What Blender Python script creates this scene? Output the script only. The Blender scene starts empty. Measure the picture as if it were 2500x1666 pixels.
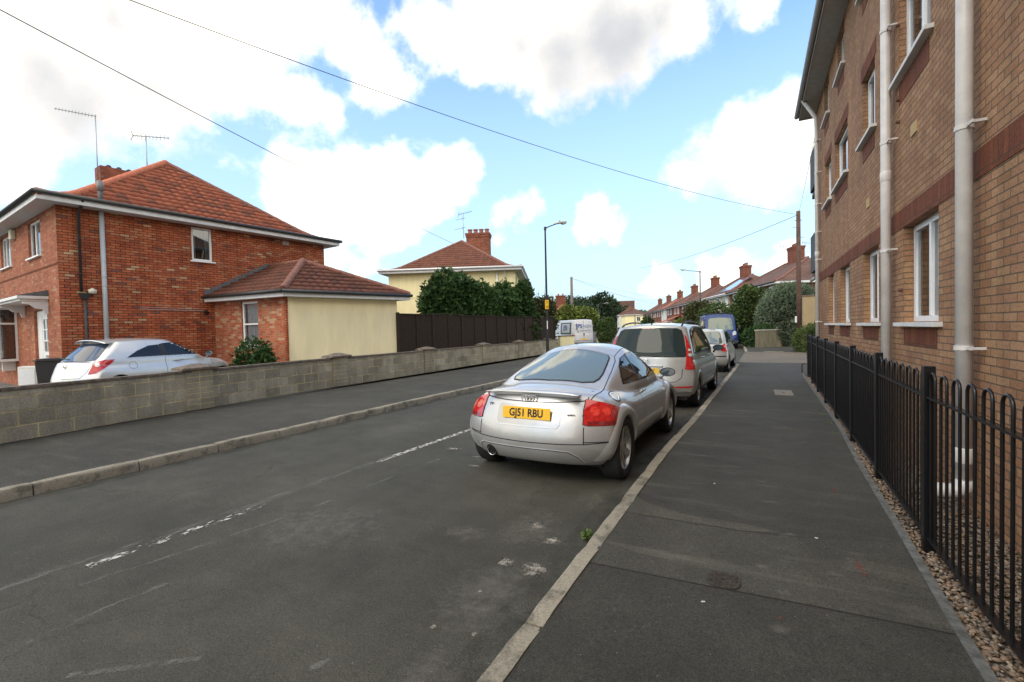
import bpy, bmesh, math, random
import numpy as np
from mathutils import Vector, Matrix
from mathutils.bvhtree import BVHTree
C = bpy.context.scene.collection
SC = bpy.context.scene
PI = math.pi
# ------------------------------------------------------------------ camera
CAMZ = 1.6
FPX = 1126.0
R = ((0.88432179, 0.00806844, 0.46680818),
     (0.46633424, 0.03297313, -0.88399386),
     (-0.02252457, 0.99942367, 0.02539627))
cd = bpy.data.cameras.new('camera'); cam = bpy.data.objects.new('camera', cd); C.objects.link(cam)
cd.sensor_width = 36; cd.lens = FPX/2500*36; cd.clip_start = 0.05; cd.clip_end = 4000
cam.matrix_world = Matrix.Translation((0, 0, CAMZ)) @ Matrix(R).to_4x4()
SC.camera = cam
SC.render.resolution_x, SC.render.resolution_y = 1024, 682
SC.render.engine = 'CYCLES'
SC.view_settings.view_transform = 'Standard'; SC.view_settings.look = 'None'
SC.view_settings.gamma = 1; SC.view_settings.exposure = 0.42
def ray(px, py):                    # direction of a point of the photograph (2500 px wide)
    return Matrix(R) @ Vector((px-1250, -(py-833), -FPX))
def rd(r, d, z=0.0):                # r metres right of and d metres along the level view axis
    return Vector((.8843*r-.4668*d, .4663*r+.8840*d, z))
# ------------------------------------------------------------------ world
SUN_EL, SUN_AZ = math.radians(44), math.radians(198)     # azimuth clockwise from +Y
w = bpy.data.worlds.new('World'); SC.world = w; w.use_nodes = True
nt = w.node_tree; nt.nodes.clear(); N = nt.nodes.new; L = nt.links.new
def node(t, **k):
    n = N(t)
    for a, b in k.items(): setattr(n, a, b)
    return n
out = node('ShaderNodeOutputWorld'); bg = node('ShaderNodeBackground'); bg.inputs[1].default_value = 0.1
L(bg.outputs[0], out.inputs[0])
sky = node('ShaderNodeTexSky', sky_type='NISHITA'); sky.sun_disc = False
sky.sun_elevation = SUN_EL; sky.sun_rotation = SUN_AZ; sky.air_density = 1.0; sky.dust_density = 0.6; sky.ozone_density = 1.5
tc = node('ShaderNodeTexCoord')
nrm = node('ShaderNodeVectorMath', operation='NORMALIZE'); L(tc.outputs['Generated'], nrm.inputs[0])
nz = node('ShaderNodeTexNoise'); nz.inputs['Scale'].default_value = 5.5; nz.inputs['Detail'].default_value = 9; nz.inputs['Roughness'].default_value = .62
L(nrm.outputs[0], nz.inputs['Vector'])
sub = node('ShaderNodeVectorMath', operation='SUBTRACT'); L(nz.outputs['Color'], sub.inputs[0]); sub.inputs[1].default_value = (.5, .5, .5)
scl = node('ShaderNodeVectorMath', operation='SCALE'); L(sub.outputs[0], scl.inputs[0]); scl.inputs['Scale'].default_value = .17
wd = node('ShaderNodeVectorMath', operation='ADD'); L(nrm.outputs[0], wd.inputs[0]); L(scl.outputs[0], wd.inputs[1])
def blobs(lst, k=1/.9412):
    prev = None
    for x, y, r in lst:
        c = ray(x*k, y*k).normalized(); a = ray((x+r)*k, y*k).normalized(); b = ray(x*k, (y+r)*k).normalized()
        rr = ((a-c).length+(b-c).length)/2
        ds = node('ShaderNodeVectorMath', operation='DISTANCE'); L(wd.outputs[0], ds.inputs[0]); ds.inputs[1].default_value = c
        mr = node('ShaderNodeMapRange'); mr.clamp = False
        L(ds.outputs['Value'], mr.inputs['Value'])
        mr.inputs['From Min'].default_value = rr; mr.inputs['From Max'].default_value = rr+.1
        mr.inputs['To Min'].default_value = 0; mr.inputs['To Max'].default_value = -.1
        if prev is None: prev = mr.outputs[0]
        else:
            mx = node('ShaderNodeMath', operation='SMOOTH_MAX'); mx.inputs[2].default_value = .03
            L(prev, mx.inputs[0]); L(mr.outputs[0], mx.inputs[1]); prev = mx.outputs[0]
    return prev
white = [(20,110,230),(250,140,220),(450,60,200),(650,20,130),(770,5,75),(120,270,100),(300,250,90),(-200,200,300),
 (600,200,60),(690,245,68),(775,272,42),(550,178,38),(840,110,80),(870,180,72),(810,70,50),
 (1000,70,90),(1150,60,140),(1350,30,180),(1550,10,130),(1250,150,90),(1240,250,25),(1440,120,90),(1100,140,80),(1740,-10,60),(1420,190,25),(930,40,30),
 (1780,300,90),(1670,345,85),(1580,398,50),(1730,390,80),(1850,330,110),(1930,300,130),(1690,280,50),
 (700,430,100),(800,420,90),(900,440,108),(1020,425,76),(640,420,55),(760,510,60),(930,500,60),(850,470,100),
 (1190,495,24),(1150,512,20),(1225,470,16),(1372,518,52),(1365,470,26),(1165,560,10),(500,365,14),(540,385,10),
 (1650,640,60),(1500,650,35),(1800,620,60),(1900,650,70),(850,600,30),(780,590,25)]
grey = [(1400,90,120),(1290,140,90),(1500,60,60),(150,260,110),(60,180,120),(330,220,60),(250,60,60),(1640,385,30),(1780,375,45),(1180,90,60)]
mW = blobs(white)
mG = blobs(grey)
# clouds of the rest of the sky, outside the photograph's view
n2 = node('ShaderNodeTexNoise'); n2.inputs['Scale'].default_value = 2.2; n2.inputs['Detail'].default_value = 8; n2.inputs['Roughness'].default_value = .6
L(nrm.outputs[0], n2.inputs['Vector'])
away = node('ShaderNodeVectorMath', operation='DOT_PRODUCT'); L(nrm.outputs[0], away.inputs[0]); away.inputs[1].default_value = ray(1250, 833).normalized()
am = node('ShaderNodeMapRange'); L(away.outputs['Value'], am.inputs['Value']); am.inputs['From Min'].default_value = .45; am.inputs['From Max'].default_value = .25
m2 = node('ShaderNodeMath', operation='SUBTRACT'); L(n2.outputs['Fac'], m2.inputs[0]); m2.inputs[1].default_value = .455
m3 = node('ShaderNodeMath', operation='MULTIPLY'); L(m2.outputs[0], m3.inputs[0]); L(am.outputs[0], m3.inputs[1])
m4 = node('ShaderNodeMath', operation='SUBTRACT'); m4.inputs[0].default_value = 1; L(am.outputs[0], m4.inputs[1])
m5 = node('ShaderNodeMath', operation='SUBTRACT'); L(m3.outputs[0], m5.inputs[0]); L(m4.outputs[0], m5.inputs[1])
allm = node('ShaderNodeMath', operation='MAXIMUM'); L(mW, allm.inputs[0]); L(m5.outputs[0], allm.inputs[1])
n3 = node('ShaderNodeTexNoise'); n3.inputs['Scale'].default_value = 24; n3.inputs['Detail'].default_value = 7; n3.inputs['Roughness'].default_value = .6
L(nrm.outputs[0], n3.inputs['Vector'])
n3m = node('ShaderNodeMath', operation='MULTIPLY_ADD'); L(n3.outputs['Fac'], n3m.inputs[0]); n3m.inputs[1].default_value = .05; L(allm.outputs[0], n3m.inputs[2])
cm = node('ShaderNodeMapRange'); cm.interpolation_type = 'SMOOTHSTEP'; L(n3m.outputs[0], cm.inputs['Value'])
cm.inputs['From Min'].default_value = .012; cm.inputs['From Max'].default_value = .06
# thin haze towards the horizon
sep = node('ShaderNodeSeparateXYZ'); L(nrm.outputs[0], sep.inputs[0])
hz = node('ShaderNodeMapRange'); L(sep.outputs['Z'], hz.inputs['Value']); hz.inputs['From Min'].default_value = .5; hz.inputs['From Max'].default_value = 0
hz.inputs['To Max'].default_value = .96
hp = node('ShaderNodeMath', operation='POWER'); L(hz.outputs[0], hp.inputs[0]); hp.inputs[1].default_value = .8
tint = node('ShaderNodeMix', data_type='RGBA', blend_type='MULTIPLY'); tint.inputs[0].default_value = 1
L(sky.outputs[0], tint.inputs[6]); tint.inputs[7].default_value = (2.5, 2.72, 2.9, 1)
gm = node('ShaderNodeMapRange'); gm.interpolation_type = 'SMOOTHSTEP'; L(mG, gm.inputs['Value']); gm.inputs['From Min'].default_value = -.13; gm.inputs['From Max'].default_value = .08
gn = node('ShaderNodeTexNoise'); gn.inputs['Scale'].default_value = 4; gn.inputs['Detail'].default_value = 8; L(nrm.outputs[0], gn.inputs['Vector'])
gnm = node('ShaderNodeMath', operation='MULTIPLY'); L(gm.outputs[0], gnm.inputs[0]); 
gnr = node('ShaderNodeMapRange'); L(gn.outputs['Fac'], gnr.inputs['Value']); gnr.inputs['From Min'].default_value=.3; gnr.inputs['From Max'].default_value=.7; gnr.inputs['To Min'].default_value=.78
L(gnr.outputs[0], gnm.inputs[1])
cc = node('ShaderNodeMix', data_type='RGBA'); L(gnm.outputs[0], cc.inputs[0]); cc.inputs[6].default_value = (15.2, 14.2, 12.3, 1); cc.inputs[7].default_value = (5.0, 5.15, 5.5, 1)
hzc = node('ShaderNodeMix', data_type='RGBA'); L(hp.outputs[0], hzc.inputs[0]); L(tint.outputs[2], hzc.inputs[6]); hzc.inputs[7].default_value = (4.7, 6.4, 7.4, 1)
fin = node('ShaderNodeMix', data_type='RGBA'); L(cm.outputs[0], fin.inputs[0]); L(hzc.outputs[2], fin.inputs[6]); L(cc.outputs[2], fin.inputs[7])
L(fin.outputs[2], bg.inputs[0])
sl = bpy.data.lights.new('sun', 'SUN'); sl.energy = 1.1; sl.angle = math.radians(26); sl.color = (1, .93, .82)
so = bpy.data.objects.new('sun', sl); C.objects.link(so)
sd = Vector((math.sin(SUN_AZ)*math.cos(SUN_EL), math.cos(SUN_AZ)*math.cos(SUN_EL), math.sin(SUN_EL)))
so.rotation_euler = sd.to_track_quat('Z', 'Y').to_euler()

# ------------------------------------------------------------------ helpers
def tag(o, label=None, cat=None, group=None, kind=None):
    if label: o['label'] = label
    if cat: o['category'] = cat
    if group: o['group'] = group
    if kind: o['kind'] = kind
    return o
def empty(name, loc=(0,0,0), rz=0, label=None, cat=None, group=None):
    o = bpy.data.objects.new(name, None); C.objects.link(o); o.location = loc; o.rotation_euler = (0,0,rz); o.empty_display_size = .2
    return tag(o, label, cat, group)
def copy_tree(o, parent=None):
    c = o.copy(); C.objects.link(c); c.parent = parent
    for ch in list(o.children): copy_tree(ch, c)
    return c
class MB:
    def __init__(s): s.v = []; s.f = []
    def add(s, vs, fs):
        n = len(s.v); s.v += [tuple(v) for v in vs]; s.f += [tuple(i+n for i in f) for f in fs]; return s
    def box(s, x0, x1, y0, y1, z0, z1, M=None):
        vs = [Vector(p) for p in [(x0,y0,z0),(x1,y0,z0),(x1,y1,z0),(x0,y1,z0),(x0,y0,z1),(x1,y0,z1),(x1,y1,z1),(x0,y1,z1)]]
        if M: vs = [M@v for v in vs]
        return s.add(vs, [(0,3,2,1),(4,5,6,7),(0,1,5,4),(1,2,6,5),(2,3,7,6),(3,0,4,7)])
    def prism(s, pts, h, M=None):        # pts: 2D (x,y) ccw; z from 0..h, M places it
        n = len(pts); vs = [Vector((p[0],p[1],0)) for p in pts]+[Vector((p[0],p[1],h)) for p in pts]
        if M: vs = [M@v for v in vs]
        return s.add(vs, [tuple(reversed(range(n))), tuple(range(n,2*n))]+[(i,(i+1)%n,n+(i+1)%n,n+i) for i in range(n)])
    def tube(s, pts, r, n=10, cap=True):
        pts = [Vector(p) for p in pts]; rs = r if isinstance(r,(list,tuple)) else [r]*len(pts)
        rings = []; up = None
        for i, p in enumerate(pts):
            t = ((pts[min(i+1,len(pts)-1)]-pts[max(i-1,0)])).normalized()
            if up is None: up = Vector((0,0,1)) if abs(t.z) < .9 else Vector((1,0,0))
            a = t.cross(up).normalized(); b = a.cross(t).normalized(); up = b
            rings.append([p+a*rs[i]*math.cos(2*PI*k/n)+b*rs[i]*math.sin(2*PI*k/n) for k in range(n)])
        vs = [v for rg in rings for v in rg]; m = len(rings)
        fs = [(i*n+k, i*n+(k+1)%n, (i+1)*n+(k+1)%n, (i+1)*n+k) for i in range(m-1) for k in range(n)]
        if cap: fs += [tuple(reversed(range(n))), tuple((m-1)*n+k for k in range(n))]
        return s.add(vs, fs)
    def lathe(s, prof, n=24, M=None, cap=False):       # prof (r,z) about z
        vs = [Vector((r*math.cos(2*PI*k/n), r*math.sin(2*PI*k/n), z)) for r, z in prof for k in range(n)]
        if M: vs = [M@v for v in vs]
        m = len(prof)
        fs = [(i*n+k, i*n+(k+1)%n, (i+1)*n+(k+1)%n, (i+1)*n+k) for i in range(m-1) for k in range(n)]
        if cap: fs += [tuple(reversed(range(n))), tuple((m-1)*n+k for k in range(n))]
        return s.add(vs, fs)
    def grid(s, f, nu, nv, closed_u=False):
        vs = [f(i/(nu if closed_u else nu-1), j/(nv-1)) for j in range(nv) for i in range(nu)]
        fs = [(j*nu+i, j*nu+(i+1)%nu, (j+1)*nu+(i+1)%nu, (j+1)*nu+i) for j in range(nv-1) for i in range(nu if closed_u else nu-1)]
        return s.add(vs, fs)
    def build(s, name, mat, parent=None, smooth=False, uv=True, bevel=0, angle=None):
        me = bpy.data.meshes.new(name); me.from_pydata(s.v, [], s.f)
        bm = bmesh.new(); bm.from_mesh(me)
        if bevel or angle: bmesh.ops.remove_doubles(bm, verts=bm.verts, dist=1e-5)
        bmesh.ops.recalc_face_normals(bm, faces=bm.faces) if (bevel or angle) else None
        if bevel: bmesh.ops.bevel(bm, geom=[e for e in bm.edges if len(e.link_faces)==2 and e.calc_face_angle(0)>.5], offset=bevel, segments=2, affect='EDGES', profile=.7)
        if uv:
            l = bm.loops.layers.uv.new('uv'); Z = Vector((0,0,1))
            for f in bm.faces:
                n = f.normal
                if abs(n.z) > .8 or n.length < .5:
                    for lp in f.loops: lp[l].uv = (lp.vert.co.x, lp.vert.co.y)
                else:
                    t = Z.cross(n).normalized(); q = n.cross(t)
                    for lp in f.loops: lp[l].uv = (lp.vert.co.dot(t), lp.vert.co.z if abs(n.z)<.2 else lp.vert.co.dot(q))
        if smooth or angle:
            for f in bm.faces: f.smooth = True
            if angle:
                for e in bm.edges:
                    if len(e.link_faces)==2 and e.calc_face_angle(0) > angle: e.smooth = False
        bm.to_mesh(me); bm.free()
        if mat: me.materials.append(mat)
        o = bpy.data.objects.new(name, me); C.objects.link(o)
        if parent: o.parent = parent
        return o
def frameM(p, t, n=None):          # local x along t (horizontal), local z up, local y = into (away from n)
    t = Vector(t).normalized(); z = Vector((0,0,1)); y = z.cross(t)
    M = Matrix((t, y, z)).transposed().to_4x4(); M.translation = Vector(p); return M
def link_mesh(name, verts, faces, mat, parent=None, smooth=False):
    me = bpy.data.meshes.new(name); verts = np.asarray(verts, dtype=np.float32); faces = np.asarray(faces, dtype=np.int32)
    k = faces.shape[1]; nf = len(faces)
    me.vertices.add(len(verts)); me.vertices.foreach_set('co', verts.ravel())
    me.loops.add(nf*k); me.loops.foreach_set('vertex_index', faces.ravel())
    me.polygons.add(nf); me.polygons.foreach_set('loop_start', np.arange(0, nf*k, k, dtype=np.int32))
    me.update(calc_edges=True)
    if smooth: me.polygons.foreach_set('use_smooth', [True]*nf)
    if mat: me.materials.append(mat)
    o = bpy.data.objects.new(name, me); C.objects.link(o)
    if parent: o.parent = parent
    return o

# ------------------------------------------------------------------ materials
MATS = {}
def mat(name, col=(.5,.5,.5), rough=.6, metal=0, spec=.5, coat=0, noise=0, nscale=8, bump=0, bscale=60, trans=0, emit=None):
    if name in MATS: return MATS[name]
    m = bpy.data.materials.new(name); m.use_nodes = True; nt = m.node_tree; b = nt.nodes['Principled BSDF']
    b.inputs['Base Color'].default_value = (*col, 1); b.inputs['Roughness'].default_value = rough; b.inputs['Metallic'].default_value = metal
    b.inputs['Specular IOR Level'].default_value = spec; b.inputs['Coat Weight'].default_value = coat; b.inputs['Coat Roughness'].default_value = .04
    b.inputs['Transmission Weight'].default_value = trans
    t = nt.nodes.new('ShaderNodeTexCoord')
    if noise:
        n = nt.nodes.new('ShaderNodeTexNoise'); n.inputs['Scale'].default_value = nscale; n.inputs['Detail'].default_value = 6; n.inputs['Roughness'].default_value = .65
        nt.links.new(t.outputs['Object'], n.inputs['Vector'])
        r = nt.nodes.new('ShaderNodeMapRange'); nt.links.new(n.outputs['Fac'], r.inputs['Value']); r.inputs['From Min'].default_value=.3; r.inputs['From Max'].default_value=.7
        r.inputs['To Min'].default_value = 1-noise; r.inputs['To Max'].default_value = 1+noise
        x = nt.nodes.new('ShaderNodeMix'); x.data_type='RGBA'; x.blend_type='MULTIPLY'; x.inputs[0].default_value=1; x.inputs[6].default_value=(*col,1)
        nt.links.new(r.outputs[0], x.inputs[7]); nt.links.new(x.outputs[2], b.inputs['Base Color'])
    if bump:
        n = nt.nodes.new('ShaderNodeTexNoise'); n.inputs['Scale'].default_value = bscale; n.inputs['Detail'].default_value = 4
        nt.links.new(t.outputs['Object'], n.inputs['Vector'])
        u = nt.nodes.new('ShaderNodeBump'); u.inputs['Strength'].default_value = bump; u.inputs['Distance'].default_value=.01
        nt.links.new(n.outputs['Fac'], u.inputs['Height']); nt.links.new(u.outputs[0], b.inputs['Normal'])
    MATS[name] = m; return m
class NT:
    def __init__(s, name):
        s.m = bpy.data.materials.new(name); s.m.use_nodes = True; s.t = s.m.node_tree; s.b = s.t.nodes['Principled BSDF']; MATS[name] = s.m
    def n(s, typ, ins=None, **k):
        x = s.t.nodes.new('ShaderNode'+typ)
        for a, b in k.items(): setattr(x, a, b)
        for a, b in (ins or {}).items():
            if hasattr(b, 'is_linked') or isinstance(b, bpy.types.NodeSocket): s.t.links.new(b, x.inputs[a])
            else: x.inputs[a].default_value = b
        return x
    def l(s, a, b): s.t.links.new(a, b)
    def math(s, op, a, b=0, c=0): return s.n('Math', {0:a, 1:b, 2:c}, operation=op).outputs[0]
    def mix(s, f, a, b, mode='MIX'): return s.n('Mix', {0:f, 6:a, 7:b}, data_type='RGBA', blend_type=mode).outputs[2]
    def rng(s, v, a, b, c=0, d=1, t='LINEAR'): return s.n('MapRange', {'Value':v,'From Min':a,'From Max':b,'To Min':c,'To Max':d}, interpolation_type=t).outputs[0]
    def noise(s, vec, sc, det=6, ro=.6): return s.n('TexNoise', {'Vector':vec,'Scale':sc,'Detail':det,'Roughness':ro})
    def bump(s, h, st=.5, d=.01): s.l(s.n('Bump', {'Height':h,'Strength':st,'Distance':d}).outputs[0], s.b.inputs['Normal'])
def brick(name, cols, mortar, bw=.225, bh=.075, ms=.011, off=.5, grime=.35, rough=.85, dist=.006, mcol2=None, soldier=False):
    q = NT(name); uv = q.n('UVMap').outputs[0]
    if soldier: uv = q.n('Mapping', {'Vector':uv, 'Rotation':(0,0,PI/2)}).outputs[0]
    wob = q.noise(uv, 18, 2)
    uvw = q.n('VectorMath', {0: q.n('VectorMath', {0:wob.outputs['Color'], 1:(.5,.5,.5)}, operation='SUBTRACT').outputs[0]}, operation='SCALE'); uvw.inputs['Scale'].default_value = .006
    uv2 = q.n('VectorMath', {0:uv, 1:uvw.outputs[0]}, operation='ADD').outputs[0]
    bt = q.n('TexBrick', {'Vector':uv2,'Scale':1,'Mortar Size':ms/2,'Mortar Smooth':.25,'Bias':0,'Brick Width':bw,'Row Height':bh,'Color1':(0,0,0,1),'Color2':(1,1,1,1),'Mortar':(.5,.5,.5,1)}, offset=off)
    cr = q.n('ValToRGB', {0:bt.outputs['Color']}); cr.color_ramp.interpolation = 'CONSTANT' if len(cols) > 3 else 'LINEAR'
    el = cr.color_ramp.elements
    while len(el) < len(cols): el.new(.5)
    for e, (p, c) in zip(el, cols): e.position = p; e.color = (*c, 1)
    ob = q.n('TexCoord').outputs['Object']
    fine = q.noise(ob, 45, 5); big = q.noise(ob, 1.1, 5, .7)
    c1 = q.mix(1, cr.outputs[0], q.rng(fine.outputs['Fac'], .3, .7, .75, 1.25), 'MULTIPLY')
    mc = q.mix(q.rng(q.noise(ob, 2.3, 3).outputs['Fac'], .42, .58), (*mortar,1), (*(mcol2 or mortar),1))
    c2 = q.mix(bt.outputs['Fac'], c1, mc)
    c3 = q.mix(1, c2, q.rng(big.outputs['Fac'], .3, .7, 1-grime, 1+grime*.5), 'MULTIPLY')
    stk = q.noise(q.n('Mapping', {'Vector':ob, 'Scale':(3.2,3.2,.22)}).outputs[0], 1.3, 6, .7); c3 = q.mix(1, c3, q.rng(stk.outputs['Fac'], .32, .7, .80, 1.12), 'MULTIPLY')
    q.l(c3, q.b.inputs['Base Color']); q.b.inputs['Roughness'].default_value = rough; q.b.inputs['Specular IOR Level'].default_value=.25
    h = q.math('ADD', q.math('MULTIPLY', bt.outputs['Fac'], -1), q.math('MULTIPLY', fine.outputs['Fac'], .5))
    q.bump(h, .7, dist)
    return q.m
M_red = brick('red_brick_wall', [(0,(.43,.11,.045)),(.25,(.49,.14,.06)),(.5,(.39,.095,.042)),(.68,(.48,.18,.09)),(.86,(.32,.085,.045)),(.935,(.56,.35,.20)),(.975,(.22,.09,.07))],
              (.028,.02,.016), grime=.35, mcol2=(.085,.055,.04), ms=.0175)
M_redfront = brick('orange_red_brick', [(0,(.38,.13,.07)),(.4,(.32,.105,.06)),(.7,(.41,.16,.09)),(.92,(.40,.22,.13))], (.20,.12,.08), grime=.2)
M_redext = brick('pale_mortar_red_brick', [(0,(.38,.10,.05)),(.35,(.46,.14,.07)),(.7,(.40,.17,.10)),(.86,(.48,.30,.18))], (.34,.25,.17), grime=.3)
M_apart = brick('buff_brick_wall', [(0,(.36,.20,.105)),(.3,(.32,.165,.085)),(.55,(.39,.225,.12)),(.8,(.34,.18,.10))], (.13,.095,.065), bw=.19, bh=.063, grime=.25, ms=.011)
M_sold = brick('dark_red_soldier_brick', [(0,(.19,.056,.024)),(.5,(.15,.043,.020)),(1,(.22,.07,.03))], (.09,.055,.035), bw=.225, bh=.075, soldier=True, off=0, grime=.2)
M_farred = brick('far_red_brick', [(0,(.22,.07,.042)),(.5,(.26,.09,.055)),(1,(.18,.06,.04))], (.14,.09,.065), grime=.25)
M_block = brick('grey_concrete_block', [(0,(.30,.265,.195)),(.3,(.37,.325,.24)),(.55,(.335,.295,.215)),(.8,(.41,.36,.27))], (.62,.49,.27), bw=.45, bh=.22, ms=.024, grime=.35, dist=.008, mcol2=(.34,.28,.17))
M_chim = brick('chimney_brick', [(0,(.30,.095,.055)),(.5,(.24,.075,.045)),(1,(.35,.13,.08))], (.16,.10,.075), grime=.35)
def render_wall(name, col, rough=.9, streak=.08):
    q = NT(name); ob = q.n('TexCoord').outputs['Object']
    st = q.noise(q.n('Mapping', {'Vector':ob, 'Scale':(1.2,1.2,.25)}).outputs[0], 2.5, 6, .65)
    q.l(q.mix(1, (*col,1), q.rng(st.outputs['Fac'], .3, .7, 1-streak, 1+streak), 'MULTIPLY'), q.b.inputs['Base Color']); q.b.inputs['Roughness'].default_value=rough
    q.bump(q.noise(ob, 90, 3).outputs['Fac'], .25, .006); return q.m
M_cream = render_wall('cream_render', (.90,.79,.50)); M_yel = render_wall('yellow_cream_render', (.90,.80,.47)); M_pale = render_wall('pale_render', (.5,.47,.36)); M_whitewall = render_wall('white_render', (.7,.7,.66))
def tiles(name, cols, moss=(.06,.055,.045), mossamt=.5):
    q = NT(name); uv = q.n('UVMap').outputs[0]; fl = q.n('VectorMath', {0:uv}, operation='FLOOR').outputs[0]
    wn = q.n('TexWhiteNoise', {'Vector':fl}, noise_dimensions='2D').outputs['Value']
    cr = q.n('ValToRGB', {0:wn}); el = cr.color_ramp.elements
    while len(el) < len(cols): el.new(.5)
    for e, (p, c) in zip(el, cols): e.position = p; e.color = (*c, 1)
    ob = q.n('TexCoord').outputs['Object']
    n1 = q.noise(ob, 22, 7, .7); n2 = q.noise(ob, 2.5, 4)
    f = q.math('MULTIPLY', q.rng(n1.outputs['Fac'], .45, .7), q.rng(n2.outputs['Fac'], .3, .65, .25, mossamt*2))
    q.l(q.mix(f, cr.outputs[0], (*moss,1)), q.b.inputs['Base Color']); q.b.inputs['Roughness'].default_value=.85; q.b.inputs['Specular IOR Level'].default_value=.2
    q.bump(n1.outputs['Fac'], .4, .008); return q.m
T_red = tiles('terracotta_roof_tile', [(0,(.29,.088,.05)),(.35,(.34,.11,.06)),(.7,(.25,.08,.047)),(1,(.17,.072,.05))], mossamt=.13)
T_brown = tiles('brown_roof_tile', [(0,(.125,.05,.036)),(.5,(.16,.062,.042)),(1,(.095,.042,.033))], mossamt=.4)
T_mid = tiles('red_brown_roof_tile', [(0,(.17,.07,.048)),(.5,(.205,.085,.057)),(1,(.14,.06,.045))], mossamt=.4)
T_ridge = mat('orange_ridge_tile', (.50,.15,.07), .8, noise=.3, nscale=9, bump=.3)
T_ridgebr = mat('brown_ridge_tile', (.20,.085,.058), .8, noise=.4, nscale=9, bump=.3)
def farroof(name, a, b):
    q = NT(name); uv = q.n('UVMap').outputs[0]
    wv = q.n('TexWave', {'Vector':uv,'Scale':1.6,'Distortion':.4,'Detail':1}, bands_direction='X')
    br = q.n('TexBrick', {'Vector':uv,'Scale':1,'Mortar Size':.018,'Brick Width':.3,'Row Height':.3,'Color1':(*a,1),'Color2':(*b,1),'Mortar':tuple(x*.4 for x in a)+(1,)}, offset=.5)
    ob = q.n('TexCoord').outputs['Object']; n1 = q.noise(ob, .8, 6, .7)
    q.l(q.mix(1, br.outputs['Color'], q.rng(n1.outputs['Fac'], .3, .7, .65, 1.3), 'MULTIPLY'), q.b.inputs['Base Color']); q.b.inputs['Roughness'].default_value=.9
    q.bump(wv.outputs['Fac'], .5, .03); return q.m
T_far = farroof('weathered_far_roof', (.155,.082,.06), (.12,.065,.048)); T_faro = farroof('orange_far_roof', (.42,.15,.08), (.36,.12,.07))
M_white = mat('white_pvc', (.78,.79,.80), .35, noise=.05); M_fascia = mat('white_fascia', (.68,.69,.70), .5, noise=.12, nscale=5)
M_black = mat('black_gloss_paint', (.006,.006,.007), .34, spec=.35, coat=.15, noise=.3, nscale=30); M_blkpl = mat('black_plastic', (.018,.018,.02), .5)
M_gutter = mat('dark_gutter', (.03,.032,.033), .5, noise=.3); M_greypipe = mat('pale_grey_pipe', (.40,.43,.45), .55, noise=.1, nscale=4)
M_pipe = mat('cream_white_pipe', (.60,.575,.55), .38, noise=.14, nscale=4); M_lead = mat('lead_flashing', (.10,.115,.13), .6, noise=.3)
M_soffit = mat('white_soffit', (.55,.56,.56), .6, noise=.1); M_metal = mat('galvanised_metal', (.35,.36,.37), .4, metal=.7, noise=.2); M_dkmetal = mat('aerial_metal', (.10,.10,.105), .5, metal=.5)
M_pot = mat('terracotta_pot', (.32,.14,.085), .85, noise=.25); M_cop = mat('brown_coping_concrete', (.16,.125,.095), .9, noise=.5, nscale=9, bump=.6, bscale=40)
M_wood = mat('weathered_pole_wood', (.10,.055,.04), .85, noise=.4, nscale=5, bump=.5, bscale=25)
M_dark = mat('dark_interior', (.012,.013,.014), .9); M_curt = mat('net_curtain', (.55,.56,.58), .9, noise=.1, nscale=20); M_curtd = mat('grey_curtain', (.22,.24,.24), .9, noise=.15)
def glassmat(name, tintc=(.75,.8,.8), k=.1, blue=0):
    q = NT(name); t = q.t; t.nodes.remove(q.b)
    tr = q.n('BsdfTransparent', {'Color':(*tintc,1)}); gl = q.n('BsdfGlossy', {'Color':(.95,.97,1,1),'Roughness':.015})
    fr = q.n('Fresnel', {'IOR':1.55}); f = q.math('ADD', q.math('MULTIPLY', fr.outputs[0], .9), k)
    mx = q.n('MixShader', {0:f, 1:tr.outputs[0], 2:gl.outputs[0]}); q.l(mx.outputs[0], t.nodes['Material Output'].inputs[0]); return q.m
M_glass = glassmat('window_glass', k=.12); M_cglass = glassmat('car_window_glass', (.30,.36,.35), .10); M_dglass = glassmat('dark_car_glass', (.06,.07,.08), .10)
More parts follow.
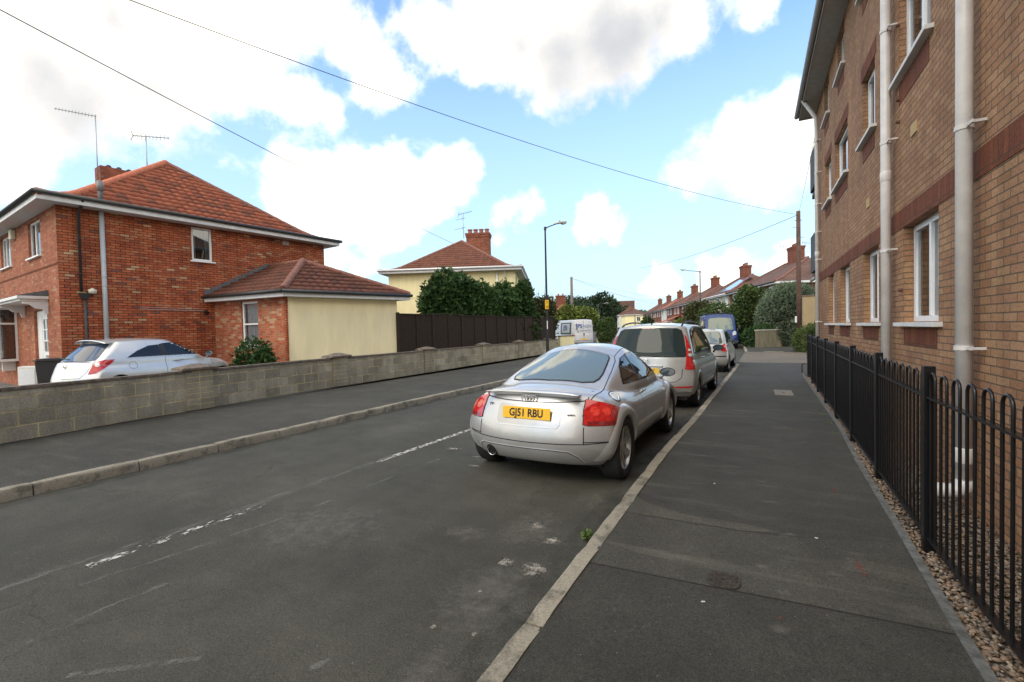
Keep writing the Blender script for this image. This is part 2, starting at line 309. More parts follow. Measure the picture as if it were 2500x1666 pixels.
# ------------------------------------------------------------------ road, pavements, ground
def asphalt(name, base, streak=.2, patch=.25, speck=.8, tint=(1,1,.97), wet=0, cracks=False):
    q = NT(name); ob = q.n('TexCoord').outputs['Object']
    f = q.noise(ob, 110, 3, .8); f2 = q.noise(ob, 38, 4, .75); big = q.noise(ob, .55, 6, .62); mid = q.noise(ob, 2.6, 6, .7)
    st = q.noise(q.n('Mapping', {'Vector':ob, 'Scale':(.45,3.2,1)}).outputs[0], 1.6, 7, .72)
    sp = q.n('TexVoronoi', {'Vector':ob,'Scale':42}); spd = q.rng(sp.outputs['Distance'], .05, .12, 1, 0)
    rnd = q.n('SeparateColor', {0:sp.outputs['Color']}).outputs[0]; spk = q.math('MULTIPLY', spd, q.math('GREATER_THAN', rnd, .93))
    v = q.math('MULTIPLY', q.rng(f.outputs['Fac'], .25, .75, 1-speck, 1+speck), q.rng(f2.outputs['Fac'], .3, .7, .8, 1.22))
    v = q.math('MULTIPLY', v, q.rng(big.outputs['Fac'], .3, .7, 1-patch, 1+patch))
    v = q.math('MULTIPLY', v, q.rng(mid.outputs['Fac'], .3, .7, .82, 1.18))
    v = q.math('ADD', v, q.rng(st.outputs['Fac'], .54, .74, 0, streak*3.2))
    c = q.mix(1, (base*tint[0]*1.06,base*tint[1]*1.0,base*tint[2]*.80,1), v, 'MULTIPLY')
    c = q.mix(q.math('MULTIPLY', q.rng(q.n('TexVoronoi', {'Vector':ob,'Scale':95}).outputs['Distance'], .12, .3, 1, 0), q.rng(mid.outputs['Fac'], .35, .7, .12, .5)), c, (.155,.15,.13,1)); c = q.mix(spk, c, (.34,.33,.29,1))
    if cracks:
        wv = q.n('VectorMath', {0:ob, 1:q.n('VectorMath', {0:q.noise(ob, 1.4, 6, .7).outputs['Color'], 1:(.55,.55,.55)}, operation='MULTIPLY').outputs[0]}, operation='ADD').outputs[0]
        ed = q.n('TexVoronoi', {'Vector':wv,'Scale':.42}, feature='DISTANCE_TO_EDGE').outputs['Distance']
        ck = q.math('MULTIPLY', q.rng(ed, .0015, .0045, 1, 0), q.rng(big.outputs['Fac'], .48, .56, 0, .38)); c = q.mix(ck, c, (.012,.012,.01,1))
    q.l(c, q.b.inputs['Base Color']); q.b.inputs['Roughness'].default_value = .82; q.b.inputs['Specular IOR Level'].default_value=.3
    q.bump(q.math('ADD', f.outputs['Fac'], f2.outputs['Fac']), .55, .008); return q.m
M_road = asphalt('road_asphalt', .054, streak=.07, patch=.27, cracks=True, tint=(1,1.02,.99)); M_pave = asphalt('pavement_asphalt', .044, streak=.28, patch=.22, tint=(1,1.01,1.0))
M_pavel = asphalt('left_pavement_asphalt', .050, streak=.2, patch=.22); M_paver = asphalt('crossover_paving', .11, streak=.1, patch=.2, speck=.3, tint=(1.12,.98,.92))
q = NT('kerb_concrete'); ob = q.n('TexCoord').outputs['Object']
a = q.noise(ob, 70, 4, .7); b2 = q.noise(ob, 5, 6, .7); d3 = q.noise(ob, 1.1, 4, .6)
cc_ = q.mix(q.rng(b2.outputs['Fac'], .5, .62), (.30,.265,.20,1), (.15,.135,.10,1))
cc_ = q.mix(1, cc_, q.rng(a.outputs['Fac'], .3, .7, .7, 1.25), 'MULTIPLY'); cc_ = q.mix(1, cc_, q.rng(d3.outputs['Fac'], .3, .7, .75, 1.1), 'MULTIPLY')
q.l(cc_, q.b.inputs['Base Color']); q.b.inputs['Roughness'].default_value=.9; q.bump(a.outputs['Fac'], .7, .01); M_kerb = q.m
M_grass = mat('rough_grass_ground', (.045,.06,.025), .95, noise=.5, nscale=2, bump=.6, bscale=20)
M_drive = mat('driveway_concrete', (.13,.125,.11), .9, noise=.35, nscale=1.5, bump=.4)
mb = MB(); mb.add([(-2500,-900,-.05),(2500,-900,-.05),(2500,3200,-.05),(-2500,3200,-.05)], [(0,1,2,3)])
tag(mb.build('ground', M_grass), kind='structure')
def W2(p): return (p[0], p[1])
KL = [(-6.6,-8),(-6.6,1.6),(-6.52,4.5),(-6.55,7.4),(-6.5,10.3),(-6.5,16),(-6.7,22),(-7.3,30),(-9.6,38),W2(rd(9.3,46)),W2(rd(13.5,66)),W2(rd(20,98)),W2(rd(44,215))]
KR = [(-1.08,-8),(-1.08,1.6),(-1.06,3.7),(-1.04,5.6),(-.94,7.9),(-.78,14),(-.62,20),(-.5,28.5),(-.8,36),(-3.2,44),W2(rd(17.4,50)),W2(rd(21.5,72)),W2(rd(28,105)),W2(rd(52,222))]
def dens(P, step=1.0):
    o = []
    for a, b in zip(P[:-1], P[1:]):
        L_ = math.dist(a,b); n = max(1, int(L_/step)) if L_ < 30 else int(L_/8)
        o += [(a[0]+(b[0]-a[0])*i/n, a[1]+(b[1]-a[1])*i/n) for i in range(n)]
    return o+[P[-1]]
def off(P, w):
    o = []
    for i, p in enumerate(P):
        a = P[max(i-1,0)]; b = P[min(i+1,len(P)-1)]; dx, dy = b[0]-a[0], b[1]-a[1]; l = math.hypot(dx,dy)
        o.append((p[0]+dy/l*w, p[1]-dx/l*w))
    return o
def strip(mb, A, B, z):
    n = len(A); mb.add([(p[0],p[1],z) for p in A]+[(p[0],p[1],z) for p in B], [(i, n+i, n+i+1, i+1) for i in range(n-1)])
mb = MB()
KLi = KL+[]; 
nn = len(KL)
mb.add([(p[0],p[1],0) for p in KL]+[(p[0],p[1],0) for p in KR], [])
base = 0; i = j = 0; fs = []
while i < nn-1 or j < len(KR)-1:
    if j >= len(KR)-1 or (i < nn-1 and KL[i+1][1] <= KR[j+1][1]): fs.append((i, nn+j, i+1)); i += 1
    else: fs.append((i, nn+j, nn+j+1)); j += 1
mb.f += fs
tag(mb.build('road', M_road), kind='structure')
mb = MB(); A = dens(off(KL, -.13), 2); strip(mb, off(A, -3.4), A, .105); tag(mb.build('pavement_left', M_pavel), kind='structure')
XE = [(.80,-8),(.81,2.5),(.87,4),(.93,6),(1.02,7.75),(1.1,12),(1.16,15.4),(1.34,18),(1.5,20)]
KRn = [(-1.08,-8),(-1.08,1.6),(-1.06,3.7),(-1.04,5.6),(-.94,7.9),(-.78,14),(-.62,20)]
def at_y(P, y):
    for a, b in zip(P[:-1], P[1:]):
        if a[1] <= y <= b[1]: return a[0]+(b[0]-a[0])*(y-a[1])/(b[1]-a[1])
    return P[-1][0]
ys = [-8]+[i*1.0 for i in range(0,21)]
mb = MB(); strip(mb, [(at_y(KRn,y)+.11,y) for y in ys], [(at_y(XE,y),y) for y in ys], .11); tag(mb.build('pavement_right', M_pave), kind='structure')
mb = MB(); strip(mb, [(-.62,20.0),(-.6,21),(-.5,27.8)], [(1.7,20.0),(1.75,21),(2.3,27.8)], .105)
mb.add([(-.62,20,0),(-.5,27.8,0),(-.5,27.8,.105),(-.62,20,.105)],[(3,2,1,0)])
tag(mb.build('crossover_pavement', M_paver), kind='structure')
farR = [(-.5,27.8),(-.8,36),(-3.2,44)]+KR[10:]
mb = MB(); A = off(farR,.13); A[0] = (-.37,27.8); strip(mb, A, off(farR, 3.4), .11); tag(mb.build('far_pavement', M_pave), kind='structure')
def kerb(P, side, z, step=.914, wid=.125, seed=1):
    rnd = random.Random(seed); mb = MB(); D = dens(P, .2)
    acc = [0]
    for a, b in zip(D[:-1], D[1:]): acc.append(acc[-1]+math.dist(a,b))
    def at(s):
        k = min(max(np.searchsorted(acc, s)-1, 0), len(D)-2); t = (s-acc[k])/(acc[k+1]-acc[k]); return Vector((D[k][0]+(D[k+1][0]-D[k][0])*t, D[k][1]+(D[k+1][1]-D[k][1])*t, 0))
    s = 0
    while s+step < acc[-1]:
        p, q_ = at(s+.006), at(s+step-.006); t = (q_-p).normalized(); n = Vector((t.y,-t.x,0))*side
        zz = z+rnd.uniform(-.004,.006); k = rnd.uniform(-.004,.004)
        prof = [(0+k,-.06),(0.006+k,zz-.03),(.022+k,zz-.004),(.04,zz),(wid,zz),(wid,-.06)]
        m = 7; vs = []
        for i in range(m):
            u = i/(m-1); e = .006 if i in (0,m-1) else 0
            for (a, h) in prof: vs.append(p.lerp(q_, u)+n*(a+(e if a < .03 else 0)+rnd.uniform(-.0025,.0025))+Vector((0,0,h-(e if h > 0 else 0)+rnd.uniform(-.0015,.0015))))
        k_ = len(prof)
        fs = [(i*k_+j, i*k_+j+1, (i+1)*k_+j+1, (i+1)*k_+j) for i in range(m-1) for j in range(k_-1)]+[tuple(range(k_)), tuple(reversed([(m-1)*k_+j for j in range(k_)]))]
        mb.add(vs, fs); s += step
    return mb
kb = kerb([(KL[0][0],-8.2)]+KL[1:11], -1, .118); tag(kb.build('kerb_left', M_kerb, angle=.7), kind='structure')
tag(kerb(KRn, 1, .118, seed=5).build('kerb_right', M_kerb, angle=.7), kind='structure')
tag(kerb([(1.3,27.9),(-.3,27.9)], -1, .13, seed=7).build('kerb_corner', M_kerb), kind='structure')
tag(kerb([(-.5,28.0),(-.8,36),(-3.2,44)]+KR[10:12], 1, .125, seed=6).build('kerb_far', M_kerb), kind='structure')
mb = MB()
for a, b in zip(ys[1:-5], ys[2:-4]): mb.add([(at_y(XE,a),a,.118),(at_y(XE,a)+.05,a,.118),(at_y(XE,b)+.05,b,.118),(at_y(XE,b),b,.118),(at_y(XE,a),a,.0),(at_y(XE,a)+.05,a,.0),(at_y(XE,b)+.05,b,.0),(at_y(XE,b),b,.0)], [(0,1,2,3),(0,3,7,4),(1,5,6,2)])
tag(mb.build('edging_strip', mat('edging_concrete', (.10,.10,.09), .9, noise=.5, nscale=14, bump=.5)), kind='structure')
# gutters, worn paint, chalk patches: sheets a few millimetres above the road
def worn(name, col, thr, sc=14, stretch=(1,1,1), soft=.05, amax=1, rim=True):
    q = NT(name); ob = q.n('TexCoord').outputs['Object']; uv = q.n('UVMap').outputs[0]
    n = q.noise(q.n('Mapping', {'Vector':ob,'Scale':stretch}).outputs[0], sc, 8, .75).outputs['Fac']
    if rim:
        d = q.n('VectorMath', {0:q.n('VectorMath', {0:uv, 1:(.5,.5,0)}, operation='SUBTRACT').outputs[0]}, operation='LENGTH').outputs['Value']
        n = q.math('SUBTRACT', n, q.math('MULTIPLY', q.math('POWER', q.math('MULTIPLY', d, 2), 2), .28))
    f = q.math('MULTIPLY', q.rng(n, thr, thr+soft), amax)
    q.b.inputs['Base Color'].default_value = (*col,1); q.b.inputs['Roughness'].default_value=.9; q.l(f, q.b.inputs['Alpha']); return q.m
M_paint = worn('worn_white_paint', (.50,.48,.43), .535, 11, (1.6,.8,1), .03, rim=False)
M_paintf = worn('faint_white_paint', (.45,.45,.42), .46, 9, (2,.4,1), .2, .22, rim=False)
M_chalk = worn('pale_mortar_stain', (.50,.45,.38), .38, 22, (1,1,1), .2, .7); M_dust = worn('pale_dust_stain', (.20,.19,.165), .34, 9, (1,1,1), .3, .42)
M_dkst = worn('dark_damp_stain', (.012,.012,.010), .28, 7, (1,1,1), .3, .6); M_redp = worn('faded_red_paint', (.20,.05,.03), .42, 30, (1,1,1), .15, .75); M_gutd = worn('gutter_grime', (.018,.018,.013), .42, 6, (1,.5,1), .3, .45, rim=False)
def sheet(mbv, pts, z, uvs=None):
    mbv.append(([(p[0],p[1],z) for p in pts], uvs or [(0,0),(1,0),(1,1),(0,1)][:len(pts)]))
def build_sheets(name, lst, m):
    me = bpy.data.meshes.new(name); vs = []; fs = []; uv = []
    for pts, u in lst: fs.append(tuple(range(len(vs), len(vs)+len(pts)))); vs += pts; uv += u
    me.from_pydata(vs, [], fs); l = me.uv_layers.new(name='uv')
    for i, c in enumerate(uv): l.data[i].uv = c
    me.materials.append(m); o = bpy.data.objects.new(name, me); C.objects.link(o); return tag(o, kind='structure')
def rectp(x, y, w, h, a=0):
    ca, sa = math.cos(a), math.sin(a); return [(x+ca*u-sa*v, y+sa*u+ca*v) for u, v in ((-w/2,-h/2),(w/2,-h/2),(w/2,h/2),(-w/2,h/2))]
def stripq(P, w):
    o = []
    for a, b in zip(P[:-1], P[1:]):
        dx, dy = b[0]-a[0], b[1]-a[1]; l = math.hypot(dx,dy); nx, ny = dy/l*w/2, -dx/l*w/2; o.append([(a[0]-nx,a[1]-ny),(a[0]+nx,a[1]+ny),(b[0]+nx,b[1]+ny),(b[0]-nx,b[1]-ny)])
    return o
L1 = []
for a, b in ((1.42,2.72),(-2.5,-.6),(8.5,10.5),(12.8,14.8),(17,19),(22,24)): L1 += [ (q_, None) for q_ in stripq([(-4.16,a),(-4.10,b)], .1)]
build_sheets('road_dash_marking', [([(x,y,.004) for x,y in p], [(0,0),(1,0),(1,1),(0,1)]) for p, _ in L1], M_paint)
M_paint2 = worn('less_worn_white_paint', (.50,.48,.43), .485, 13, (1.6,.9,1), .03, rim=False)
build_sheets('road_dash_marking', [([(x,y,.004) for x,y in p], [(0,0),(1,0),(1,1),(0,1)]) for p in stripq([(-4.14,4.2),(-4.07,6.35)], .085)+stripq([(-4.16,1.42),(-4.15,1.62)], .08)], M_paint2)
L2 = stripq([(-4.0,.3),(-3.90,1.28),(-3.74,1.99),(-3.62,2.85),(-3.5,4.6),(-3.4,6.5)], .035)+stripq([(-4.40,.6),(-4.26,1.5),(-4.2,2.6),(-4.15,4.5)], .10)+stripq([(-3.42,.9),(-3.40,1.55)], .05)+stripq([(-2.9,.9),(-2.45,1.25)], .035)+stripq([(-1.9,1.45),(-1.78,1.6)], .05)
build_sheets('road_seam_marking', [([(x,y,.004) for x,y in p], [(0,0),(1,0),(1,1),(0,1)]) for p in L2], M_paintf)
L3 = [rectp(*a) for a in [(-1.575,3.35,.17,.20,.2),(-1.36,3.16,.20,.16,.9),(-1.31,2.72,.22,.26,.3),(-1.53,2.73,.14,.18,0),(-3.62,5.1,.3,.12,.2),(-3.1,4.9,.35,.05,.3),(-2.95,4.55,.2,.1,0),(-1.55,1.95,.06,.06,0),(-1.32,2.0,.05,.05,0),(-1.5,2.35,.05,.05,0)]]
build_sheets('mortar_stain', [([(x,y,.004) for x,y in p], [(0,0),(1,0),(1,1),(0,1)]) for p in L3], M_chalk)
L3 = [rectp(*a) for a in [(.12,4.35,.3,.10,.1),(.0,4.9,.30,.07,0),(-.2,5.3,.24,.08,0),(.2,3.72,.20,.10,.5),(.16,3.3,.22,.08,.1),(.02,3.16,.13,.09,0),(.12,2.9,.13,.09,.3),(-.55,5.6,.4,.12,.1),(-.5,4.6,.3,.07,.1),(.1,2.55,.18,.1,.2),(.42,3.25,.2,.07,.1),(-.05,6.3,.5,.1,0),(.3,7.6,.6,.2,0),(-.2,8.8,.7,.2,0),(.25,2.2,.3,.12,.3),(-.45,6.9,.3,.12,.1),(-.6,7.6,.2,.1,.2),(.5,6.7,.4,.08,0)]]
build_sheets('pavement_scuff', [([(x,y,.114) for x,y in p], [(0,0),(1,0),(1,1),(0,1)]) for p in L3], MATS['pale_dust_stain'])
L3 = [rectp(*a) for a in [(-2.04,3.0,.5,.4,0),(-1.45,2.3,.7,1.1,.1),(-1.6,3.3,.6,.9,0),(-2.7,5.0,.9,.5,0),(-1.35,1.6,.4,.6,.2),(-3.2,2.6,1.6,1.2,.4),(-5.2,6.0,1.2,2.4,0),(-1.35,4.1,.4,.7,0)]]
build_sheets('road_dust_stain', [([(x,y,.0065) for x,y in p], [(0,0),(1,0),(1,1),(0,1)]) for p in L3], MATS['pale_dust_stain'])
build_sheets('tarmac_patch_edge', [([(x,y,.1145) for x,y in p], [(0,0),(1,0),(1,1),(0,1)]) for p in stripq([(-.97,2.765),(-.25,2.80),(.2,2.83),(.85,2.86)], .006)+stripq([(-.95,3.65),(-.07,3.66),(.3,3.72)], .006)], mat('tar_joint', (.028,.028,.024), .9))
M_worn = asphalt('worn_patch_asphalt', .068, streak=.1, patch=.3, tint=(1.02,1,.95))
build_sheets('reinstated_patch', [([(x,y,.1125) for x,y in p], [(0,0),(1,0),(1,1),(0,1)]) for p in [[(-.96,3.655),(-.07,3.665),(.05,3.80),(-.5,3.82),(-.96,4.02)]] ], M_worn) if False else None
mb = MB(); mb.add([(-.955,3.66,.1125),(-.07,3.67,.1125),(.16,3.74,.1125),(-.05,3.80,.1125),(-.5,3.80,.1125),(-.8,3.92,.1125),(-.94,4.05,.1125)], [tuple(range(7))])
mb.add([(.45,3.35,.1125),(.83,3.28,.1125),(.85,3.5,.1125),(.5,3.52,.1125)], [(0,1,2,3)])
tag(mb.build('pavement_patch', M_worn), kind='structure')
mb = MB(); mb.add([(-.96,2.765,.1118),(-.25,2.80,.1118),(.2,2.83,.1118),(.83,2.86,.1118),(.85,3.9,.1118),(.3,3.72,.1118),(-.07,3.66,.1118),(-.945,3.65,.1118)], [tuple(range(8))]); tag(mb.build('resurfaced_pavement', asphalt('resurfaced_asphalt', .054, streak=.3, patch=.3)), kind='structure')
mb = MB(); mb.add([(-.96,2.76,.1117),(-.96,.2,.1117),(.81,.2,.1117),(.82,2.855,.1117),(.2,2.825,.1117),(-.25,2.795,.1117)], [tuple(range(6))]); tag(mb.build('newer_pavement', asphalt('newer_asphalt', .040, streak=.04, patch=.12, speck=.7)), kind='structure')
build_sheets('gutter_grime_line', [([(x,y,.005) for x,y in p], [(0,0),(1,0),(1,1),(0,1)]) for p in stripq([(-1.2,-2),(-1.2,1.6),(-1.17,3.7),(-1.15,5.6),(-1.05,7.9),(-.9,14),(-.72,20)], .22)+stripq([(-6.49,-2),(-6.48,1.6),(-6.41,4.5),(-6.44,7.4),(-6.4,10.3),(-6.4,16)], .2)], M_gutd)
build_sheets('red_paint_mark', [([(x,y,.1155) for x,y in p], [(0,0),(1,0),(1,1),(0,1)]) for p in [rectp(.61,4.9,.07,.26,0),rectp(.55,3.4,.06,.42,.05),rectp(.97,11.3,.1,.1,0),rectp(.10,2.64,.03,.04,0)]], M_redp)
# front gardens behind the left boundary wall
mb = MB(); mb.add([(-9.75,-9,.1),(-9.95,4,.1),(-10.45,12,.1),(-10.95,26,.1),(-40,34,.1),(-40,-9,.1)], [tuple(range(6))]); tag(mb.build('driveway', M_drive), kind='structure')
# ------------------------------------------------------------------ gravel
def pebbles():
    rg = np.random.default_rng(4); bm = bmesh.new(); bmesh.ops.create_icosphere(bm, subdivisions=1, radius=1)
    bv = np.array([v.co[:] for v in bm.verts]); bf = np.array([[v.index for v in f.verts] for f in bm.faces]); bm.free()
    pos = []
    while len(pos) < 19000:
        y = 1.2+14*rg.random()**1.7; x0 = at_y(XE,y)+.055; x1 = 1.49; x = x0+(x1-x0)*rg.random(); pos.append((x,y))
    pos = np.array(pos); n = len(pos); sz = rg.uniform(.006,.0135,n)*(1+.05*pos[:,1])
    V = np.zeros((n,len(bv),3))
    ang = rg.random(n)*6.28; sx = sz*rg.uniform(.9,1.5,n); sy = sz*rg.uniform(.7,1,n); sz_ = sz*rg.uniform(.45,.8,n)
    jit = 1+rg.uniform(-.18,.18,(n,len(bv),1)); B = bv[None]*jit; B = B*np.stack([sx,sy,sz_],1)[:,None,:]
    ca, sa = np.cos(ang)[:,None], np.sin(ang)[:,None]; X = B[:,:,0]*ca-B[:,:,1]*sa; Y = B[:,:,0]*sa+B[:,:,1]*ca
    V[:,:,0] = X+pos[:,0:1]; V[:,:,1] = Y+pos[:,1:2]; V[:,:,2] = B[:,:,2]+(.075+rg.random(n)*.018)[:,None]
    F = (bf[None]+(np.arange(n)*len(bv))[:,None,None]).reshape(-1,3)
    return V.reshape(-1,3), F
q = NT('river_gravel'); gi = q.n('NewGeometry').outputs['Random Per Island']; cr = q.n('ValToRGB', {0:gi})
cr.color_ramp.elements.remove(cr.color_ramp.elements[1]); cr.color_ramp.elements[0].color = (.10,.075,.05,1)
for p, c in ((.15,(.13,.095,.06)),(.3,(.20,.13,.08)),(.55,(.25,.17,.11)),(.75,(.14,.12,.10)),(.9,(.33,.27,.20)),(1,(.08,.055,.04))):
    e = cr.color_ramp.elements.new(p); e.color = (*c,1)
q.l(cr.outputs[0], q.b.inputs['Base Color']); q.b.inputs['Roughness'].default_value=.7; M_grav = q.m
V_, F_ = pebbles(); tag(link_mesh('gravel', V_, F_, M_grav, smooth=True), 'rounded brown and buff gravel lying between the railing and the brick flats', kind='stuff')
mb = MB(); mb.add([(at_y(XE,y)+.03,y,.072) for y in ys]+[(1.52 if y < 15.1 else 2.6,y,.072) for y in ys], [(i,len(ys)+i,len(ys)+1+i,i+1) for i in range(len(ys)-1)])
tag(mb.build('gravel_bed', mat('gravel_bed_soil', (.055,.045,.03), .95, noise=.6, nscale=40, bump=1, bscale=70)), kind='structure')
# ------------------------------------------------------------------ grey block boundary wall with piers
PW = [(-9.6,-8),(-9.6,2.4),(-9.88,4),(-10.3,7.6),(-10.4,13),(-10.65,18),(-10.75,22),(-11.0,27)]
wall = empty('boundary_wall', (-10.0,8,.12), 0, 'long low grey concrete block wall with capped piers beside the left pavement', 'wall')
def L0(p, root): return (p[0]-root.location.x, p[1]-root.location.y)
PWl = [(p[0]+10.0, p[1]-8) for p in PW]
mb = MB(); A = PWl; B = off(PWl, -.1); n = len(A)
mb.add([(*p,0) for p in A]+[(*p,.755) for p in A]+[(*p,0) for p in B]+[(*p,.755) for p in B], [(i,i+1,n+i+1,n+i) for i in range(n-1)]+[(2*n+i+1,2*n+i,3*n+i,3*n+i+1) for i in range(n-1)]+[(n-1,3*n-1,4*n-1,2*n-1)])
mb.build('block_wall', M_block, wall)
mb = MB(); rnd = random.Random(3)
D = dens(PWl, .6)
for a, b in zip(D[:-1], D[1:]):
    t = Vector((b[0]-a[0],b[1]-a[1],0)); L_ = t.length; M = frameM((a[0],a[1],.755+rnd.uniform(0,.003)), t); mb.box(.003,L_-.003,-.022,.125,0,.045+rnd.uniform(-.002,.003), M)
mb.build('coping', M_cop, wall, bevel=.006)
M_pierb = brick('pier_split_block', [(0,(.30,.27,.20)),(.4,(.35,.31,.225)),(1,(.26,.235,.17))], (.55,.43,.22), bw=.9, bh=.11, ms=.014, grime=.4, off=0)
for y0 in (5.05,8.92,13.0,17.3,21.0,25.0):
    x = at_y(PW, y0+.3)+10.0; a = .04
    pr = MB(); pr.box(x-.24,x+.045,y0-8,y0-8+.52,0,.81); p_ = pr.build('pier', M_pierb, wall)
    cp = MB(); X0,X1,Y0,Y1 = x-.31,x+.10,y0-8-.09,y0-8+.61; xm,ym = (X0+X1)/2,(Y0+Y1)/2
    cp.add([(X0,Y0,.81),(X1,Y0,.81),(X1,Y1,.81),(X0,Y1,.81),(X0,Y0,.85),(X1,Y0,.85),(X1,Y1,.85),(X0,Y1,.85),(xm,ym-.1,.925),(xm,ym+.1,.925)], [(0,1,2,3),(0,1,5,4),(1,2,6,5),(2,3,7,6),(3,0,4,7),(4,5,8),(5,6,9,8),(6,7,9),(7,4,8,9)])
    cp.build('pier_cap', M_cop, p_, angle=.3)
# ------------------------------------------------------------------ brown timber fence
FA, FB = Vector((-11.35,12.75,.1)), Vector((-11.05,26.6,.1))
t = (FB-FA).normalized(); FL = (FB-FA).length; M = frameM((0,0,0), t)
fence = empty('timber_fence', FA, math.atan2(t.y,t.x), 'dark brown timber panel fence between the cream extension and the street lamp', 'fence')
M_fence = mat('dark_brown_stained_wood', (.034,.021,.012), .95, noise=.3, nscale=6, bump=.4, bscale=30)
npn = 7; pw = FL/npn; rnd = random.Random(8)
for i in range(npn+1):
    mb = MB(); mb.box(i*pw-.045,i*pw+.045,-.045,.045,0,2.2); mb.build('fence_post', M_fence, fence)
for i in range(npn):
    mb = MB(); x0, x1 = i*pw+.05, (i+1)*pw-.05; arch = .06 if i in (1,5) else 0
    nb = 14
    for k in range(nb):
        z = .14+k*(1.98/nb); h = 1.98/nb
        mb.add([(x0,.012,z),(x1,.012,z+rnd.uniform(-.005,.005)),(x1,-.006,z+h*1.12),(x0,-.006,z+h*1.12),(x0,.022,z),(x1,.022,z)], [(0,1,2,3),(4,5,1,0)])
    for k in range(3):
        x = x0+(x1-x0)*k/2; mb.box(x-.022,x+.022,-.035,-.004,.1,2.13); mb.box(x-.022,x+.022,.02,.045,.1,2.13)
    m_ = 9; 
    for k in range(m_-1):
        u0, u1 = k/(m_-1), (k+1)/(m_-1); za, zb = 2.13+arch*math.sin(PI*u0), 2.13+arch*math.sin(PI*u1); xa, xb = x0+(x1-x0)*u0, x0+(x1-x0)*u1
        mb.add([(xa,-.04,za),(xb,-.04,zb),(xb,.05,zb),(xa,.05,za),(xa,-.04,za+.035),(xb,-.04,zb+.035),(xb,.05,zb+.035),(xa,.05,za+.035)], [(0,1,5,4),(1,2,6,5),(2,3,7,6),(3,0,4,7),(4,5,6,7)])
    mb.build('fence_panel', M_fence, fence)
# ------------------------------------------------------------------ black hooped railing
FX = [(.97,.2),(.99,3.75),(1.05,6),(1.1,8),(1.2,12),(1.3,15.3)]
rail = empty('metal_railing', (1.0,4,.08), 0, 'glossy black bow top metal railing on gravel in front of the brick flats', 'railing')
posts = [.72+1.597*i for i in range(10)]
for y in posts:
    mb = MB(); x = at_y(FX,y)-1.0; mb.box(x-.03,x+.03,y-4-.03,y-4+.03,-.08,1.22); mb.build('post', M_black, rail, bevel=.004)
def rl(z, nm, w=.012, h=.008):
    mb = MB()
    for a, b in zip(posts[:-1], posts[1:]):
        t = Vector((at_y(FX,b)-at_y(FX,a), b-a, 0)); mb.box(.03,t.length-.03,-w,w,z-h,z+h, frameM((at_y(FX,a)-1.0,a-4,0), t))
    mb.build(nm, M_black, rail)
rl(1.02,'upper_rail', .020, .006); rl(.10,'lower_rail', .020, .006)
for a in posts[:-1]:
    for k in range(8):
        y = a+.0998+.1997*k-.0+0.0; y0, y1 = y-.05, y+.05
        def pt(yy, z): return (at_y(FX,yy)-1.0, yy-4, z)
        P = [pt(y0,.10),pt(y0,1.05),pt(y0,1.13)]+[pt(y-.05*math.cos(PI*j/8), 1.13+.05*math.sin(PI*j/8)) for j in range(1,8)]+[pt(y1,1.13),pt(y1,1.05),pt(y1,.10)]
        mb = MB(); mb.tube(P, .0085, 8 if a < 6 else 6, cap=False); mb.build('hoop', M_black, rail, smooth=True)
# ------------------------------------------------------------------ walls with openings, windows, tiled roofs
def wall_face(mb, M, x0, x1, z0, z1, holes, depth=.1, back=True):
    xs = sorted({x0,x1,*[h[0] for h in holes],*[h[1] for h in holes]}); zs = sorted({z0,z1,*[h[2] for h in holes],*[h[3] for h in holes]})
    xs = [x for x in xs if x0 <= x <= x1]; zs = [z for z in zs if z0 <= z <= z1]
    for a, b in zip(xs[:-1], xs[1:]):
        for c, d in zip(zs[:-1], zs[1:]):
            mx, mz = (a+b)/2, (c+d)/2
            if any(h[0]<mx<h[1] and h[2]<mz<h[3] for h in holes): continue
            mb.add([M@Vector(p) for p in ((a,0,c),(b,0,c),(b,0,d),(a,0,d))], [(0,1,2,3)])
    for h in holes:
        a, b, c, d = h[:4]
        for P in (((a,0,c),(a,depth,c),(a,depth,d),(a,0,d)),((b,depth,c),(b,0,c),(b,0,d),(b,depth,d)),((a,0,d),(a,depth,d),(b,depth,d),(b,0,d)),((a,depth,c),(a,0,c),(b,0,c),(b,depth,c))):
            mb.add([M@Vector(p) for p in P], [(0,1,2,3)])
